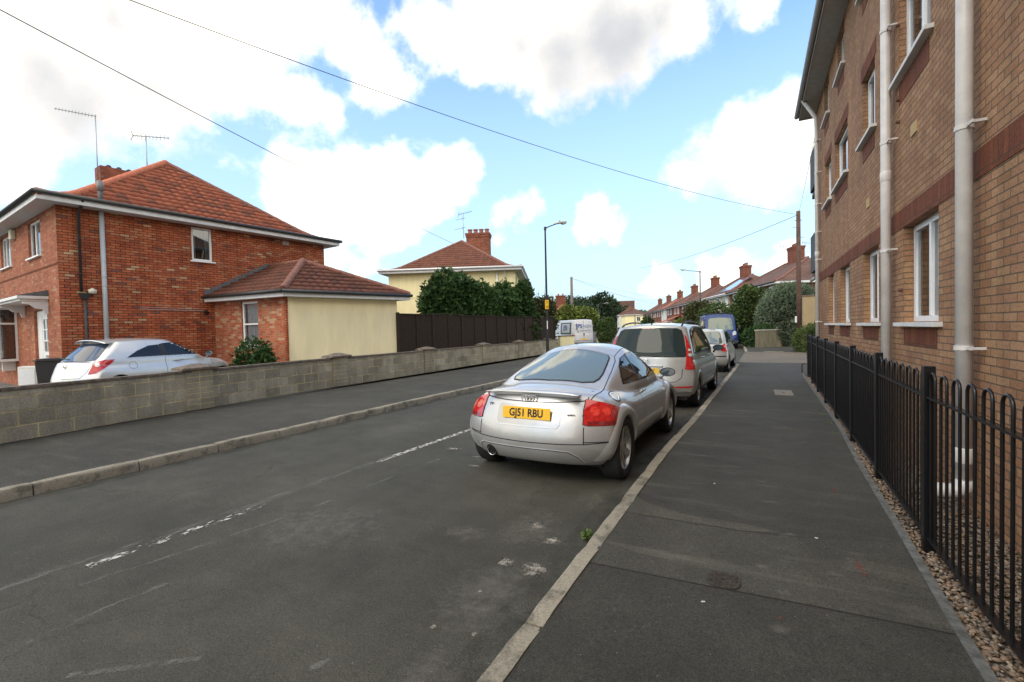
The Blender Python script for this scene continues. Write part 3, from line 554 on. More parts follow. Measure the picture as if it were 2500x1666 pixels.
def window(parent, M, x0, x1, z0, z1, rec=.08, mull=(.5,), trans=(), fw=.06, sill=.06, curtain='side', name='window', framemat=None, sillmat=None, open_=None):
    fm = framemat or M_white; mb = MB(); e = .004; y0, y1 = rec, rec+.06
    def bar(a, b, c, d, ya=y0, yb=y1): mb.box(a, b, ya, yb, c, d, M)
    bar(x0+e, x0+fw, z0+e, z1-e); bar(x1-fw, x1-e, z0+e, z1-e); bar(x0+fw, x1-fw, z1-fw, z1-e); bar(x0+fw, x1-fw, z0+e, z0+fw)
    for m_ in mull: x = x0+(x1-x0)*m_; bar(x-.03, x+.03, z0+fw, z1-fw, y0-.004, y1)
    for t_ in trans: z = z0+(z1-z0)*t_; bar(x0+fw, x1-fw, z-.025, z+.025, y0-.008, y1)
    if sill and False: pass
    # inner sash lip
    fr = mb.build(name, fm, parent, bevel=.004 if abs(x1-x0) > .3 else 0)
    p = MB(); p.add([M@Vector(v) for v in ((x0+fw*.6,y0+.025,z0+fw*.6),(x1-fw*.6,y0+.025,z0+fw*.6),(x1-fw*.6,y0+.025,z1-fw*.6),(x0+fw*.6,y0+.025,z1-fw*.6))], [(0,1,2,3)]); p.build('pane', M_glass, fr)
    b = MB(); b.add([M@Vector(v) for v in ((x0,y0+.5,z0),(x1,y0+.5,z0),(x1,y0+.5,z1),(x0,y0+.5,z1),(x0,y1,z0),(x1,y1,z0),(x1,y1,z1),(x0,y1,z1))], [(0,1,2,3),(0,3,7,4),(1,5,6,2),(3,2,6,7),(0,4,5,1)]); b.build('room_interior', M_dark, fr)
    if curtain:
        c = MB(); yc = y1+.05
        spans = {'side':((x0,x0+.28*(x1-x0),z0),(x1-.28*(x1-x0),x1,z0)),'full':((x0,x1,z0),),'half':((x0,x1,z0+.0*(z1-z0)),)}[curtain]
        for a, b_, zb in spans:
            nn_ = max(4,int((b_-a)/.03)); vs = []
            for i in range(nn_+1): x = a+(b_-a)*i/nn_; y = yc+.018*math.sin(i*1.3)+.01*math.sin(i*.57); vs += [M@Vector((x,y,zb)), M@Vector((x,y,z1))]
            c.add(vs, [(2*i,2*i+2,2*i+3,2*i+1) for i in range(nn_)])
        c.build('curtain', M_curt if curtain != 'side' else M_curtd, fr, smooth=True)
    if sill:
        s = MB(); s.box(x0-sill, x1+sill, -.075, rec, z0-.045, z0-.002, M); s.build('window_sill', sillmat or M_white, fr, bevel=.004)
    return fr
def tiled(name, rows, udir, m, parent, tile=.26, amp=.038, lift=.055, du=.043, zup=Vector((0,0,1)), far=False):
    """rows: list of (left point, right point) at the course boundaries, from the eave up"""
    udir = Vector(udir).normalized(); V = []; F = []; UV = []
    for k in range(len(rows)-1):
        (a0,b0),(a1,b1) = rows[k], rows[k+1]; a0,b0,a1,b1 = Vector(a0),Vector(b0),Vector(a1),Vector(b1)
        n = max(2, int((b0-a0).length/du)+1)
        nr = ((b0-a0).cross(a1-a0)); nr = nr.normalized() if nr.length > 1e-6 else zup
        if nr.z < 0: nr = -nr
        base = len(V)
        for r_, (pa, pb, lf, vv) in enumerate(((a0,b0,0,.02),(a0,b0,lift,.02),(a1,b1,.004,.98))):
            for i in range(n):
                p = pa.lerp(pb, i/(n-1)); u = p.dot(udir)/tile
                wv = amp*(abs(math.sin(PI*u))**.8 - .3) if r_ else -.02
                V.append(p+nr*(lf+wv)); UV.append((u-.5*(k%2)*0, k+vv))
        for r_ in range(2):
            for i in range(n-1): F.append((base+r_*n+i, base+r_*n+i+1, base+(r_+1)*n+i+1, base+(r_+1)*n+i))
    o = link_mesh(name, [v[:] for v in V], F, m, parent)
    l = o.data.uv_layers.new(name='uv'); li = np.zeros(len(o.data.loops), dtype=np.int32); o.data.loops.foreach_get('vertex_index', li)
    # keep every face's uv inside its own tile
    l.data.foreach_set('uv', np.array(UV, dtype=np.float32)[li].ravel()); return o
def ridge(name, pts, r, m, parent, step=.33):
    mb = MB(); 
    for a, b in zip(pts[:-1], pts[1:]):
        a, b = Vector(a), Vector(b); n = max(1, round((b-a).length/step))
        for i in range(n):
            p, q_ = a.lerp(b, i/n), a.lerp(b, (i+1)/n); t = (q_-p).normalized(); mb.tube([p-t*.01, q_+t*.008], [r*.94, r*1.06], 12)
    return mb.build(name, m, parent, angle=.6)
def hip_profile(T, h0, h1, kick=.9, kh=.22):
    n = max(6, int(T/.24)); ts = [T*i/n for i in range(n+1)]
    sl = (h1-h0-kh)/(T-kick)
    def h(t): 
        if t < kick: s0 = (2*kh/kick-sl); return h0+s0*t+(sl-s0)*t*t/(2*kick)
        return h0+kh+sl*(t-kick)
    return [(t, h(t)) for t in ts]
# ------------------------------------------------------------------ buildings
def gutter(name, pts, parent, m=None, r=.055, drop=0):
    mb = MB()
    for a, b in zip(pts[:-1], pts[1:]): mb.tube([a,b], r, 10)
    return mb.build(name, m or M_gutter, parent, smooth=True)
def box_part(name, m, parent, *bs, bevel=0):
    mb = MB()
    for b in bs: mb.box(*b)
    return mb.build(name, m, parent, bevel=bevel)
def chimney(parent, x0, x1, y0, y1, z0, z1, pots, m=None, potr=.11, ph=.3, plain=False):
    mb = MB(); mb.box(x0,x1,y0,y1,z0,z1-.28)
    if plain: mb.box(x0-.002,x1+.002,y0-.002,y1+.002,z1-.28,z1)
    else: mb.box(x0-.04,x1+.04,y0-.04,y1+.04,z1-.28,z1-.14); mb.box(x0-.07,x1+.07,y0-.07,y1+.07,z1-.14,z1)
    c = mb.build('chimney', m or M_chim, parent)
    for k in range(pots):
        u = (k+.5)/pots
        px_, py_ = (x0+(x1-x0)*u, (y0+y1)/2) if (x1-x0) > (y1-y0) else ((x0+x1)/2, y0+(y1-y0)*u)
        p = MB(); p.lathe([(potr*.85,0),(potr*.8,ph*.75),(potr*1.05,ph*.8),(potr*1.05,ph),(potr*.7,ph),(potr*.7,ph*.5)], 12, Matrix.Translation((px_,py_,z1))); p.build('chimney_pot', M_pot, c, angle=.6)
    return c
def yagi(parent_label, loc, rz, mast, boom, n, tilt=0, el=.25, refl=True, cat='aerial', mast_below=0, bracket=None, pos=.35):
    root = empty('tv_aerial', loc, rz, parent_label, cat)
    m = MB(); m.tube([(0,0,-mast_below),(0,0,mast)], .018, 8); m.build('mast', M_metal, root, smooth=True)
    b = MB(); M = Matrix.Translation((0,0,mast-.05))@Matrix.Rotation(tilt,4,'Y'); P = lambda x,y,z: M@Vector((x,y,z))
    b.tube([P(-boom*pos,0,0),P(boom*(1-pos),0,0)], .012, 6); b.build('boom', M_dkmetal, root)
    e = MB()
    for i in range(n):
        x = boom*(.02-pos)+boom*.95*i/(n-1); k = el*(1-.35*i/n); e.tube([P(x,0,-k),P(x,0,k)], .006, 5); e.tube([P(x,-k*.7,0),P(x,k*.7,0)], .005, 5)
    e.build('elements', M_dkmetal, root)
    if refl and pos > .1: r_ = MB(); r_.tube([P(-boom*.35,0,-.02),P(-boom*.42,0,.18),],.01,6); r_.tube([P(-boom*.35,0,.02),P(-boom*.42,0,-.2)],.01,6); r_.build('reflector', M_dkmetal, root)
    if bracket: k = MB(); k.box(0,bracket,-.01,.01,-.5,-.48); k.box(0,bracket,-.01,.01,-.25,-.23); k.build('bracket', M_dkmetal, root)
    return root
# --- red brick house on the left
P1, P2 = rd(-12.13,12.42), rd(-7.67,19.1); ts = (P2-P1).normalized(); W_ = (P2-P1).length; D_ = 13.0
hA = empty('brick_house', P1, math.atan2(ts.y,ts.x), 'red brick semi with orange tiled hipped roof and cream rendered side extension', 'house')
I4 = Matrix.Identity(4); MF = Matrix.Translation((0,D_,0))@Matrix.Rotation(-PI/2,4,'Z')
EV = 5.22
mb = MB(); wall_face(mb, I4, 0, W_, 0, EV, [(3.2,3.82,4.08,5.18)], .1); mb.add([(W_,0,0),(W_,D_,0),(W_,D_,EV),(W_,0,EV)], [(0,1,2,3)]); mb.build('side_wall', M_red, hA)
FH = [(D_-3.0,D_-1.62,4.05,5.12),(D_-6.85,D_-5.3,4.08,5.14),(D_-2.78,D_-1.30,.2,2.46)]
mb = MB(); wall_face(mb, MF, 0, D_, 0, EV, FH, .1); mb.build('front_wall', M_redfront, hA)
mb = MB(); mb.box(-.012,0,-.012,D_,3.63,3.68); mb.build('string_course', MATS['dark_red_soldier_brick'], hA)
window(hA, I4, 3.2,3.82,4.08,5.18, .05, mull=(), curtain='side', fw=.07)
window(hA, MF, *FH[0], rec=.06, mull=(.42,), curtain='side'); window(hA, MF, *FH[1], rec=.06, mull=(.33,.66), curtain='side')
# door with side light
dr = MB(); x0,x1 = D_-2.78, D_-1.30
for a,b,c,d in ((x0+.004,x0+.42,.2,2.45),(x0+.42,x0+.50,.2,2.45),(x1-.1,x1-.004,.2,2.45),(x0+.5,x1-.1,2.33,2.45)): dr.box(a,b,.07,.13,c,d,MF)
do = dr.build('door_frame', M_white, hA)
dd = MB(); a, b = x0+.5, x1-.1
for q_ in ((a,a+.12,.22,2.33),(b-.12,b,.22,2.33),(a+.12,b-.12,2.2,2.33),(a+.12,b-.12,.22,1.25),(a+.12,b-.12,1.55,1.59),(a+.12,b-.12,1.88,1.91)): dd.box(q_[0],q_[1],.08,.12,q_[2],q_[3],MF)
dd.box((a+b)/2-.012,(a+b)/2+.012,.08,.12,1.25,2.2,MF)
dp = dd.build('door', M_white, hA); g = MB(); g.add([MF@Vector(v) for v in ((a+.1,.1,1.2),(b-.1,.1,1.2),(b-.1,.1,2.22),(a+.1,.1,2.22))],[(0,1,2,3)]); g.build('door_glass', M_glass, dp)
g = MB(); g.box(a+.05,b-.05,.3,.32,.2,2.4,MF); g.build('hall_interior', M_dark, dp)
g = MB(); g.box((a+b)/2-.14,(a+b)/2+.14,.066,.08,1.08,1.15,MF); g.box(b-.09,b-.06,.04,.08,1.25,1.4,MF); g.build('letterbox', M_metal, dp)
# canopy over door and bay
cn = MB(); cn.box(D_-7.6,D_-1.05,-.62,0,2.74,2.82,MF); cn.box(D_-7.6,D_-1.12,-.56,0,2.68,2.74,MF)
c0 = cn.build('canopy', M_fascia, hA, bevel=.008)
g = MB(); g.add([MF@Vector(v) for v in ((D_-7.6,-.62,2.825),(D_-1.05,-.62,2.825),(D_-1.05,0,3.0),(D_-7.6,0,3.0),(D_-1.05,0,2.825))], [(0,1,2,3),(1,4,2)]); g.build('canopy_lead', M_lead, c0)
for u in (1.2,3.9):
    g = MB(); pr = [(0,0),(.5,0),(.5,-.07),(.36,-.10),(.25,-.2),(.1,-.22),(.06,-.36),(0,-.36)]
    Mq = MF@Matrix.Translation((D_-u-.05,0,2.68))@Matrix(((0,0,1,0),(-1,0,0,0),(0,1,0,0),(0,0,0,1))); g.prism(pr, .1, Mq); g.build('canopy_bracket', M_fascia, c0)
# bay window
bx0, bx1 = D_-7.1, D_-4.95
g = MB(); g.box(bx0,bx1,-.5,0,.92,1.0,MF); g.box(bx0,bx1,-.48,0,2.6,2.68,MF)
for x in (bx0,bx0+.7,bx1-.72,bx1-.07): g.box(x,x+.07,-.47,-.4,1.0,2.6,MF)
g.box(bx0,bx1,-.47,-.4,2.12,2.18,MF); g.box(bx1-.06,bx1,-.05,0,1.0,2.6,MF); g.box(bx1-.06,bx1,-.4,-.05,2.12,2.18,MF); g.box(bx0,bx1,-.49,-.41,1.0,1.07,MF)
bw = g.build('bay_window', M_white, hA, bevel=.004)
g = MB(); g.add([MF@Vector(v) for v in ((bx0+.03,-.43,1.03),(bx1-.03,-.43,1.03),(bx1-.03,-.43,2.6),(bx0+.03,-.43,2.6),(bx1-.03,-.02,1.03),(bx1-.03,-.02,2.6))],[(0,1,2,3),(1,4,5,2)]); g.build('pane', M_glass, bw)
g = MB(); g.box(bx0+.05,bx1-.08,-.36,-.35,1.0,2.6,MF); g.build('curtain', M_curt, bw)
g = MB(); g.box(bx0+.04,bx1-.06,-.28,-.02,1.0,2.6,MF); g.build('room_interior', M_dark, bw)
for q_ in (bx0+.2,bx1-.6): g = MB(); g.box(q_,q_+.12,-.3,0,.6,.92,MF); g.build('bay_bracket', M_white, bw)
box = MB(); box.box(D_-4.85,D_-4.55,-.12,0,4.86,5.16,MF); box.build('alarm_box', mat('cream_plastic',(.6,.57,.45),.5), hA, bevel=.03)
# roof of the house
OH = .42; TT_ = (W_+2*OH)/2; prof = hip_profile(TT_, EV+.14, 8.3, kick=1.1, kh=.42)
def roof_faces(parent, W, D, OH, prof, m, du=.043, mb_back=None, amp=.038, lift=.055, front_du=None, tile=.26):
    S = [((-OH+t,-OH+t,h),(W+OH-t,-OH+t,h)) for t,h in prof]
    r0 = tiled('roof', S, (1,0,0), m, parent, du=du, amp=amp, lift=lift, tile=tile)
    Fr = [((-OH+t,D+OH-t,h),(-OH+t,-OH+t,h)) for t,h in prof]; tiled('roof_front_slope', Fr, (0,1,0), m, parent, du=front_du or du*2, amp=amp, lift=lift, tile=tile)
    Rr = [((W+OH-t,-OH+t,h),(W+OH-t,D+OH-t,h)) for t,h in prof]; tiled('roof_rear_slope', Rr, (0,1,0), m, parent, du=front_du or du*2, amp=amp, lift=lift, tile=tile)
    Br = [((W+OH-t,D+OH-t,h),(-OH+t,D+OH-t,h)) for t,h in prof]; tiled('roof_far_slope', Br, (1,0,0), m, parent, du=.3, amp=.001, lift=lift)
    return r0
def eaves(parent, W, D, OH, z, fas=M_fascia, gut=M_gutter, soff=M_soffit, fh=.17):
    mb = MB(); mb.box(-OH,W+OH,-OH,D+OH,z-.004,z+.012); mb.build('soffit', soff, parent)
    mb = MB(); e = .02
    mb.box(-OH-e,W+OH+e,-OH-e,-OH,z-.01,z+fh); mb.box(-OH-e,W+OH+e,D+OH,D+OH+e,z-.01,z+fh); mb.box(-OH-e,-OH,-OH,D+OH,z-.01,z+fh); mb.box(W+OH,W+OH+e,-OH,D+OH,z-.01,z+fh)
    mb.build('fascia', fas, parent)
    o = OH+.075; gz = z+fh
    gutter('gutter', [(-o,D+o,gz),(-o,-o,gz),(W+o,-o,gz),(W+o,D+o,gz)], parent, gut)
roof_faces(hA, W_, D_, OH, prof, T_red)
eaves(hA, W_, D_, OH, EV)
hipL = [(-OH+t,-OH+t,h+.03) for t,h in prof]; hipR = [(W_+OH-t,-OH+t,h+.03) for t,h in prof]; ap = prof[-1]
ridge('hip_tiles', hipL, .105, T_ridge, hA); ridge('hip_tiles', hipR, .085, T_ridgebr, hA); ridge('ridge_tiles', [(-OH+ap[0],-OH+ap[0],ap[1]+.03),(-OH+ap[0],D_+OH-ap[0],ap[1]+.03)], .11, T_ridge, hA)
chimney(hA, 3.15,4.75,8.1,8.8,7.0,8.88, 0, plain=True)
g = MB()
for x in (3.45,3.8,4.15): g.tube([(x,8.15,8.88),(x,8.75,8.88)], .10, 12)
g.build('chimney_capping', mat('dark_clay',(.07,.05,.045),.8), hA, smooth=True)
# pipes
def pipe(name, pts, r, m, parent, n=14, brackets=(), bm=None):
    mb = MB(); mb.tube(pts, r, n); p = mb.build(name, m, parent, smooth=True)
    for b in brackets:
        k = MB(); k.lathe([(r+.001,-.012),(r+.008,-.012),(r+.008,.012),(r+.001,.012)], 14, Matrix.Translation(b)); p_ = k.build('pipe_bracket', bm or m, p)
    return p
pipe('soil_pipe', [(.93,-.08,.1),(.93,-.08,EV)], .058, M_greypipe, hA, brackets=[(.93,-.08,1.6),(.93,-.08,3.35),(.93,-.08,3.1),(.93,-.08,4.9)])
pipe('soil_pipe', [(.93,-.08,EV+.1),(.93,-.08,5.85)], .06, mat('dark_vent_pipe',(.08,.085,.09),.6), hA)
pipe('soil_pipe_cowl', [(.93,-.08,5.78),(.93,-.08,6.05)], .075, mat('grey_cowl',(.20,.21,.21),.6,noise=.3), hA)
pipe('rainwater_pipe', [(.45,-.47,5.36),(.45,-.3,5.2),(.44,-.07,5.05),(.43,-.07,2.9)], .034, M_gutter, hA, brackets=[(.43,-.07,3.4),(.435,-.07,4.4)])
g = MB(); g.add([(.36,-.16,2.86),(.62,-.16,2.86),(.62,-.02,2.86),(.36,-.02,2.86),(.44,-.12,2.7),(.56,-.12,2.7),(.56,-.02,2.7),(.44,-.02,2.7)], [(0,1,5,4),(1,2,6,5),(2,3,7,6),(3,0,4,7),(4,5,6,7)]); g.build('rainwater_hopper', M_gutter, hA)
pipe('rainwater_pipe', [(.5,-.07,2.75),(.51,-.07,.1)], .034, M_gutter, hA, brackets=[(.51,-.07,1.9)])
g = MB(); g.lathe([(.0,0),(.09,.0),(.10,.10),(0,.16)], 12, Matrix.Translation((.66,-.08,2.86))); g.build('security_light', mat('cream_plastic',(.6,.57,.45),.5), hA, smooth=True)
g = MB(); g.tube([(1.75,-.03,2.46),(3.45,-.03,2.44)], .012, 6); g.tube([(1.75,-.03,2.52),(3.45,-.03,2.50)], .006, 5); g.build('wall_conduit', mat('pinkish_conduit',(.4,.3,.3),.5), hA)
g = MB(); g.lathe([(0,-.1),(.09,-.09),(.09,0),(0,0)], 14, Matrix.Translation((3.56,-.0,2.38))@Matrix.Rotation(-PI/2,4,'X')@Matrix.Rotation(PI,4,'X')); g.build('boiler_flue', M_blkpl, hA, smooth=True)
box_part('air_vent', mat('vent_grille',(.42,.40,.36),.6,noise=.3,nscale=30), hA, (6.27,6.52,-.015,0,5.02,5.17))
g = MB(); g.tube([(3.9,-.02,4.0),(5.6,-.02,3.87)], .006, 5); g.build('wall_cable', mat('cream_cable',(.45,.35,.25),.6), hA)
# extension
def loc(M, p): return M.inverted()@p
hM = Matrix.Translation(P1)@Matrix.Rotation(math.atan2(ts.y,ts.x),4,'Z')
eA, eB, eC, eD = [loc(hM, rd(*p)) for p in ((-10.0,15.58),(-6.78,14.0),(-4.11,16.6),(-7.9,18.75))]
eA.y = -.001; eD.y = -.001
EZ = 2.74
def fr(a, b): return frameM(a, b-a)
MAB, MBC = fr(eA,eB), fr(eB,eC); lab = (eB-eA).length; lbc = (eC-eB).length
mb = MB(); wall_face(mb, MAB, 0, lab, 0, EZ, [(1.4,2.22,1.23,2.68)], .1); mb.build('extension_brick_wall', M_redext, hA)
mb = MB(); wall_face(mb, MBC, .005, lbc, 0, EZ, [], .1); MCD = fr(eC,eD); wall_face(mb, MCD, 0, (eD-eC).length, 0, EZ, []); mb.build('extension_rendered_wall', M_cream, hA)
g = MB(); g.box(-.06,.0,-.02,.2,0,EZ,MBC); g.build('brick_quoin', M_red, hA)
window(hA, MAB, 1.4,2.22,1.23,2.68, .05, mull=(), trans=(.5,), curtain='full', fw=.07, sill=.1)
def outw(p, q, o):      # offset direction helper
    t = (q-p).normalized(); return Vector((t.y,-t.x,0))*o
o_ = .28; nAB, nBC = outw(eA,eB,o_), outw(eB,eC,o_)
tAB, tBC = (eB-eA).normalized(), (eC-eB).normalized(); nCD = outw(eC,eD,o_); tCD=(eD-eC).normalized()
def isect(p, d, q, e):
    den = d.x*e.y-d.y*e.x; t = ((q.x-p.x)*e.y-(q.y-p.y)*e.x)/den; return p+d*t
rB = isect(eA+nAB, tAB, eB+nBC, tBC); rC = isect(eB+nBC, tBC, eC+nCD, tCD); rA = isect(eA+nAB, tAB, Vector((0,-.001,0)), Vector((1,0,0))); rD = isect(eC+nCD, tCD, Vector((0,-.001,0)), Vector((1,0,0)))
fF = loc(hM, rd(-7.25,16.2)); fz = 4.1; fE = Vector((loc(hM, rd(-8.74,17.5)).x-.35, 0, 0)); z0_ = EZ+.17
def rowsq(a, b, c, d, n, kick=.0):      # a,b eave left,right; d,c top left,right
    return [((*(a.lerp(d, i/n)).xy, z0_+(fz-z0_)*(i/n)), (*(b.lerp(c, i/n)).xy, z0_+(fz-z0_)*(i/n))) for i in range(n+1)]
n_ = 8
tiled('extension_roof', rowsq(rA,rB,fF,fE,n_), tuple(tAB), T_brown, hA, du=.05); tiled('extension_roof_slope', rowsq(rB,rC,fF,fF,n_), tuple(tBC), T_brown, hA, du=.05)
tiled('extension_roof_back', rowsq(rC,rD,fE,fF,n_), tuple(tCD), T_brown, hA, du=.1)
V3 = lambda p, z: (p.x,p.y,z)
ridge('extension_hip_tiles', [V3(rB,z0_+.04),V3(fF,fz+.05)], .11, T_ridgebr, hA); ridge('extension_hip_tiles', [V3(rC,z0_+.04),V3(fF,fz+.05)], .085, T_ridgebr, hA); ridge('extension_ridge', [V3(fE,fz+.04),V3(fF,fz+.04)], .09, T_ridgebr, hA)
g = MB()
def fasc(a, b, z, h=.17):
    t = (b-a).normalized(); g.box(0,(b-a).length,-.02,0,z,z+h, frameM((a.x,a.y,0), t))
for a, b in ((rA,rB),(rB,rC),(rC,rD)): fasc(a,b,EZ-.01)
g.build('extension_fascia', M_fascia, hA)
g = MB(); g.add([V3(rA,EZ),V3(rB,EZ),V3(rC,EZ),V3(rD,EZ)],[(0,1,2,3)]); g.build('extension_soffit', M_soffit, hA)
gutter('extension_gutter', [V3(rA+nAB*.25,EZ+.15),V3(rB+(nAB+nBC)*.25,EZ+.15),V3(rC+(nBC+nCD)*.25,EZ+.15)], hA)
# stepped lead flashing where the lower roof meets the house wall
g = MB(); ns = 11
for i in range(ns):
    u0, u1 = i/ns, (i+1)/ns; xa, xb = rA.x+(fE.x-rA.x)*u0, rA.x+(fE.x-rA.x)*u1; zb = z0_+(fz-z0_)*u1+.12
    g.box(xa,xb+.02,-.012-.001*(i%2),0.0,z0_+(fz-z0_)*u0-.05,zb)
g.build('lead_flashing', M_lead, hA)
# aerials standing on the house
pc = hM@Vector((3.05,8.05,8.85)); yagi('long thin tv aerial pointing left on a tall mast at the brick house chimney', pc, math.radians(27.8+180), 2.05, 1.75, 13, tilt=math.radians(-12), el=.09, mast_below=.9, bracket=-.25, pos=.02)
pc = rd(-14.34,18.5,8.0); yagi('short spiky tv aerial on a mast behind the ridge of the brick house', pc, math.radians(32), 1.62, 1.35, 10, tilt=math.radians(4), el=.16)
# --- cream house B
Q1, Q2 = rd(-7.2,27.3), rd(.25,26.95); t2 = (Q2-Q1).normalized(); WB = (Q2-Q1).length; DB = 12.4
hB = empty('cream_house', Q1, math.atan2(t2.y,t2.x)-math.radians(2), 'cream rendered semi with brown hipped roof and a red brick chimney, behind the dark conifers', 'house')
EB = 5.0
mb = MB(); wall_face(mb, I4, 0, WB, 0, EB, []); mb.build('side_wall', M_yel, hB)
MR = Matrix.Translation((WB,0,0))@Matrix.Rotation(PI/2,4,'Z')
rh = [(1.0,2.1,3.6,4.8),(3.2,4.4,3.6,4.8),(1.0,2.6,.9,2.4),(8,9.2,3.6,4.8),(10.2,11.4,3.6,4.8)]
mb = MB(); wall_face(mb, MR, 0, DB, 0, EB, rh); mb.build('front_wall', M_yel, hB)
for h in rh: window(hB, MR, *h, rec=.06, mull=(.5,), curtain=None)
box_part('string_course', MATS['yellow_cream_render'], hB, (-.02,WB+.02,-.025,0,3.58,3.64))
pB = hip_profile((WB+2*.42)/2, EB+.14, 7.45, kick=1.1, kh=.32)
roof_faces(hB, WB, DB, .42, pB, T_mid, du=.07)
eaves(hB, WB, DB, .42, EB, gut=M_white)
ridge('hip_tiles', [(-.42+t,-.42+t,h+.03) for t,h in pB], .10, T_ridgebr, hB); ridge('hip_tiles', [(WB+.42-t,-.42+t,h+.03) for t,h in pB], .10, T_ridge and T_ridgebr, hB); a_ = pB[-1]
ridge('ridge_tiles', [(-.42+a_[0],-.42+a_[0],a_[1]+.03),(-.42+a_[0],DB+.42-a_[0],a_[1]+.03)], .1, T_ridgebr, hB)
chimney(hB, 3.75,5.35,5.3,6.2,6.2,8.35, 4, potr=.17, ph=.33)
pipe('soil_pipe', [(6.45,-.07,0),(6.45,-.07,EB)], .05, M_white, hB); pipe('rainwater_pipe', [(6.9,-.4,EB+.15),(6.92,-.06,EB-.25),(6.92,-.06,0)], .034, M_white, hB)
HBM = Matrix.Translation(Q1)@Matrix.Rotation(math.atan2(t2.y,t2.x)-math.radians(2),4,'Z')
yg = yagi('tall tv aerial with three crossing booms beside the cream house chimney', HBM@Vector((3.6,5.2,8.0)), math.radians(-10), 1.75, 1.2, 7, el=.12)
for dz, b in ((-.35,.9),(-1.0,1.1)):
    k = MB(); k.tube([(-b*.8,0,1.7+dz),(b*.2,0,1.72+dz)], .012, 5); k.tube([(-b*.1,0,1.7+dz-.12),(-b*.1,0,1.7+dz+.12)], .01, 5); k.build('boom', M_dkmetal, yg)
# --- apartment building on the right
ap_ = empty('apartment_building', (1.5,15.0,0), -PI/2, 'three storey buff brick flats with dark red bands and white pipes on the right', 'building')
AL = 24.0; AZ = 7.26
def yy(y0, y1): return (15.0-y1, 15.0-y0)
GF = [(*yy(12.0,12.85),1.58,2.655),(*yy(10.15,11.2),1.58,2.655),(*yy(7.95,9.0),1.58,2.655),(*yy(5.62,6.76),1.58,2.655),(*yy(1.2,2.3),1.58,2.655)]
FF = [(*yy(12.35,13.28),4.33,5.3),(*yy(10.3,11.75),4.33,5.3),(*yy(8.15,9.0),4.33,5.3),(*yy(5.85,6.95),4.38,5.4),(*yy(1.2,2.3),4.33,5.3)]
SF = [(*yy(12.6,13.4),6.3,7.2),(*yy(10.6,11.4),6.4,7.22),(*yy(8.15,9.0),6.6,7.22),(*yy(5.85,6.95),6.6,7.22)]
mb = MB(); wall_face(mb, I4, 0, AL, 0, AZ, GF+FF+SF, .11)
mb.add([(0,0,0),(0,11,0),(0,11,AZ),(0,0,AZ),(AL,0,0),(AL,11,0),(AL,11,AZ),(AL,0,AZ)], [(1,0,3,2),(4,5,6,7),(5,1,2,6)]); mb.build('brick_wall', M_apart, ap_)
bandm = M_sold
mb = MB(); mb.box(0,AL,-.006,.05,2.66,2.875); mb.build('soldier_band', bandm, ap_)
for h in GF: box_part('soldier_panel', bandm, ap_, (h[0]+.03,h[1]-.03,-.005,.02,1.33,1.52))
for h in FF: box_part('soldier_panel', bandm, ap_, (h[0]+.03,h[1]-.03,-.005,.02,h[2]-.29,h[2]-.055)); box_part('soldier_lintel', bandm, ap_, (h[0]-.08,h[1]+.08,-.005,.02,h[3]+.004,h[3]+.22))
for h in SF: box_part('soldier_panel', bandm, ap_, (h[0]+.03,h[1]-.03,-.005,.02,h[2]-.29,h[2]-.055))
M_sillw = mat('sill_white_concrete', (.62,.62,.60), .6, noise=.1)
for h in GF: window(ap_, I4, *h, rec=.09, mull=(.5,), fw=.065, sill=.11, curtain='side', sillmat=M_sillw)
for i, h in enumerate(FF+SF): window(ap_, I4, *h, rec=.07, mull=(.55,) if i in (2,3,8) else (), fw=.06, sill=.11, curtain='full' if i in (0,1) else 'side', sillmat=M_sillw)
for y, br in ((7.13,(5.08,3.75,2.45)),(4.75,(4.9,3.05,1.38)),(14.15,(6.2,5.4,4.6,3.9,3.2,1.62))):
    x = 15.0-y; r_ = .051 if y < 10 else .046; zb = .3 if y < 7 else .0
    p = pipe('downpipe', [(x,-.085,zb),(x,-.085,AZ-.1)] if y < 14 else [(x,-.085,0),(x,-.085,6.55),(x,-.10,6.8),(x,-.38,AZ+.05)], r_, M_pipe, ap_, n=24)
    for z in br:
        k = MB(); k.lathe([(r_+.001,-.018),(r_+.007,-.018),(r_+.007,.018),(r_+.001,.018)], 24, Matrix.Translation((x,-.085,z))); k.box(x+r_,x+r_+.10,-.09,-.078,z-.012,z+.012); k.box(x+r_+.06,x+r_+.085,-.078,0,z-.01,z+.01); k.build('pipe_bracket', M_pipe, p)
    if y < 7: k = MB(); k.tube([(x,-.085,.36),(x,-.085,.30),(x,-.13,.265),(x,-.19,.26),(x,-.32,.255)], r_*1.12, 20); k.build('pipe_elbow', M_pipe, p, smooth=True)
    k = MB(); k.lathe([(r_+.001,-.06),(r_+.006,-.05),(r_+.006,.05),(r_+.001,.06)], 24, Matrix.Translation((x,-.085,3.35 if y > 7 else .55))); k.build('pipe_joint', M_pipe, p, smooth=True)
vm = mat('buff_vent', (.42,.29,.12), .7)
for y, z in ((6.35,3.62),(8.6,3.35),(4.9,.62)): box_part('air_vent', vm if z > 1 else M_sillw, ap_, (15-y-.1,15-y+.1,-.012,.01,z-.06,z+.06))
for y, z in ((6.0,3.9),(6.0,4.15),(6.0,5.0),(5.9,1.95)): k = MB(); k.tube([(15-y-.9,-.04,z),(15-y-.9,0,z)], .02, 8); k.build('pipe_stub', mat('rusty_brown_metal',(.12,.05,.03),.7), ap_)
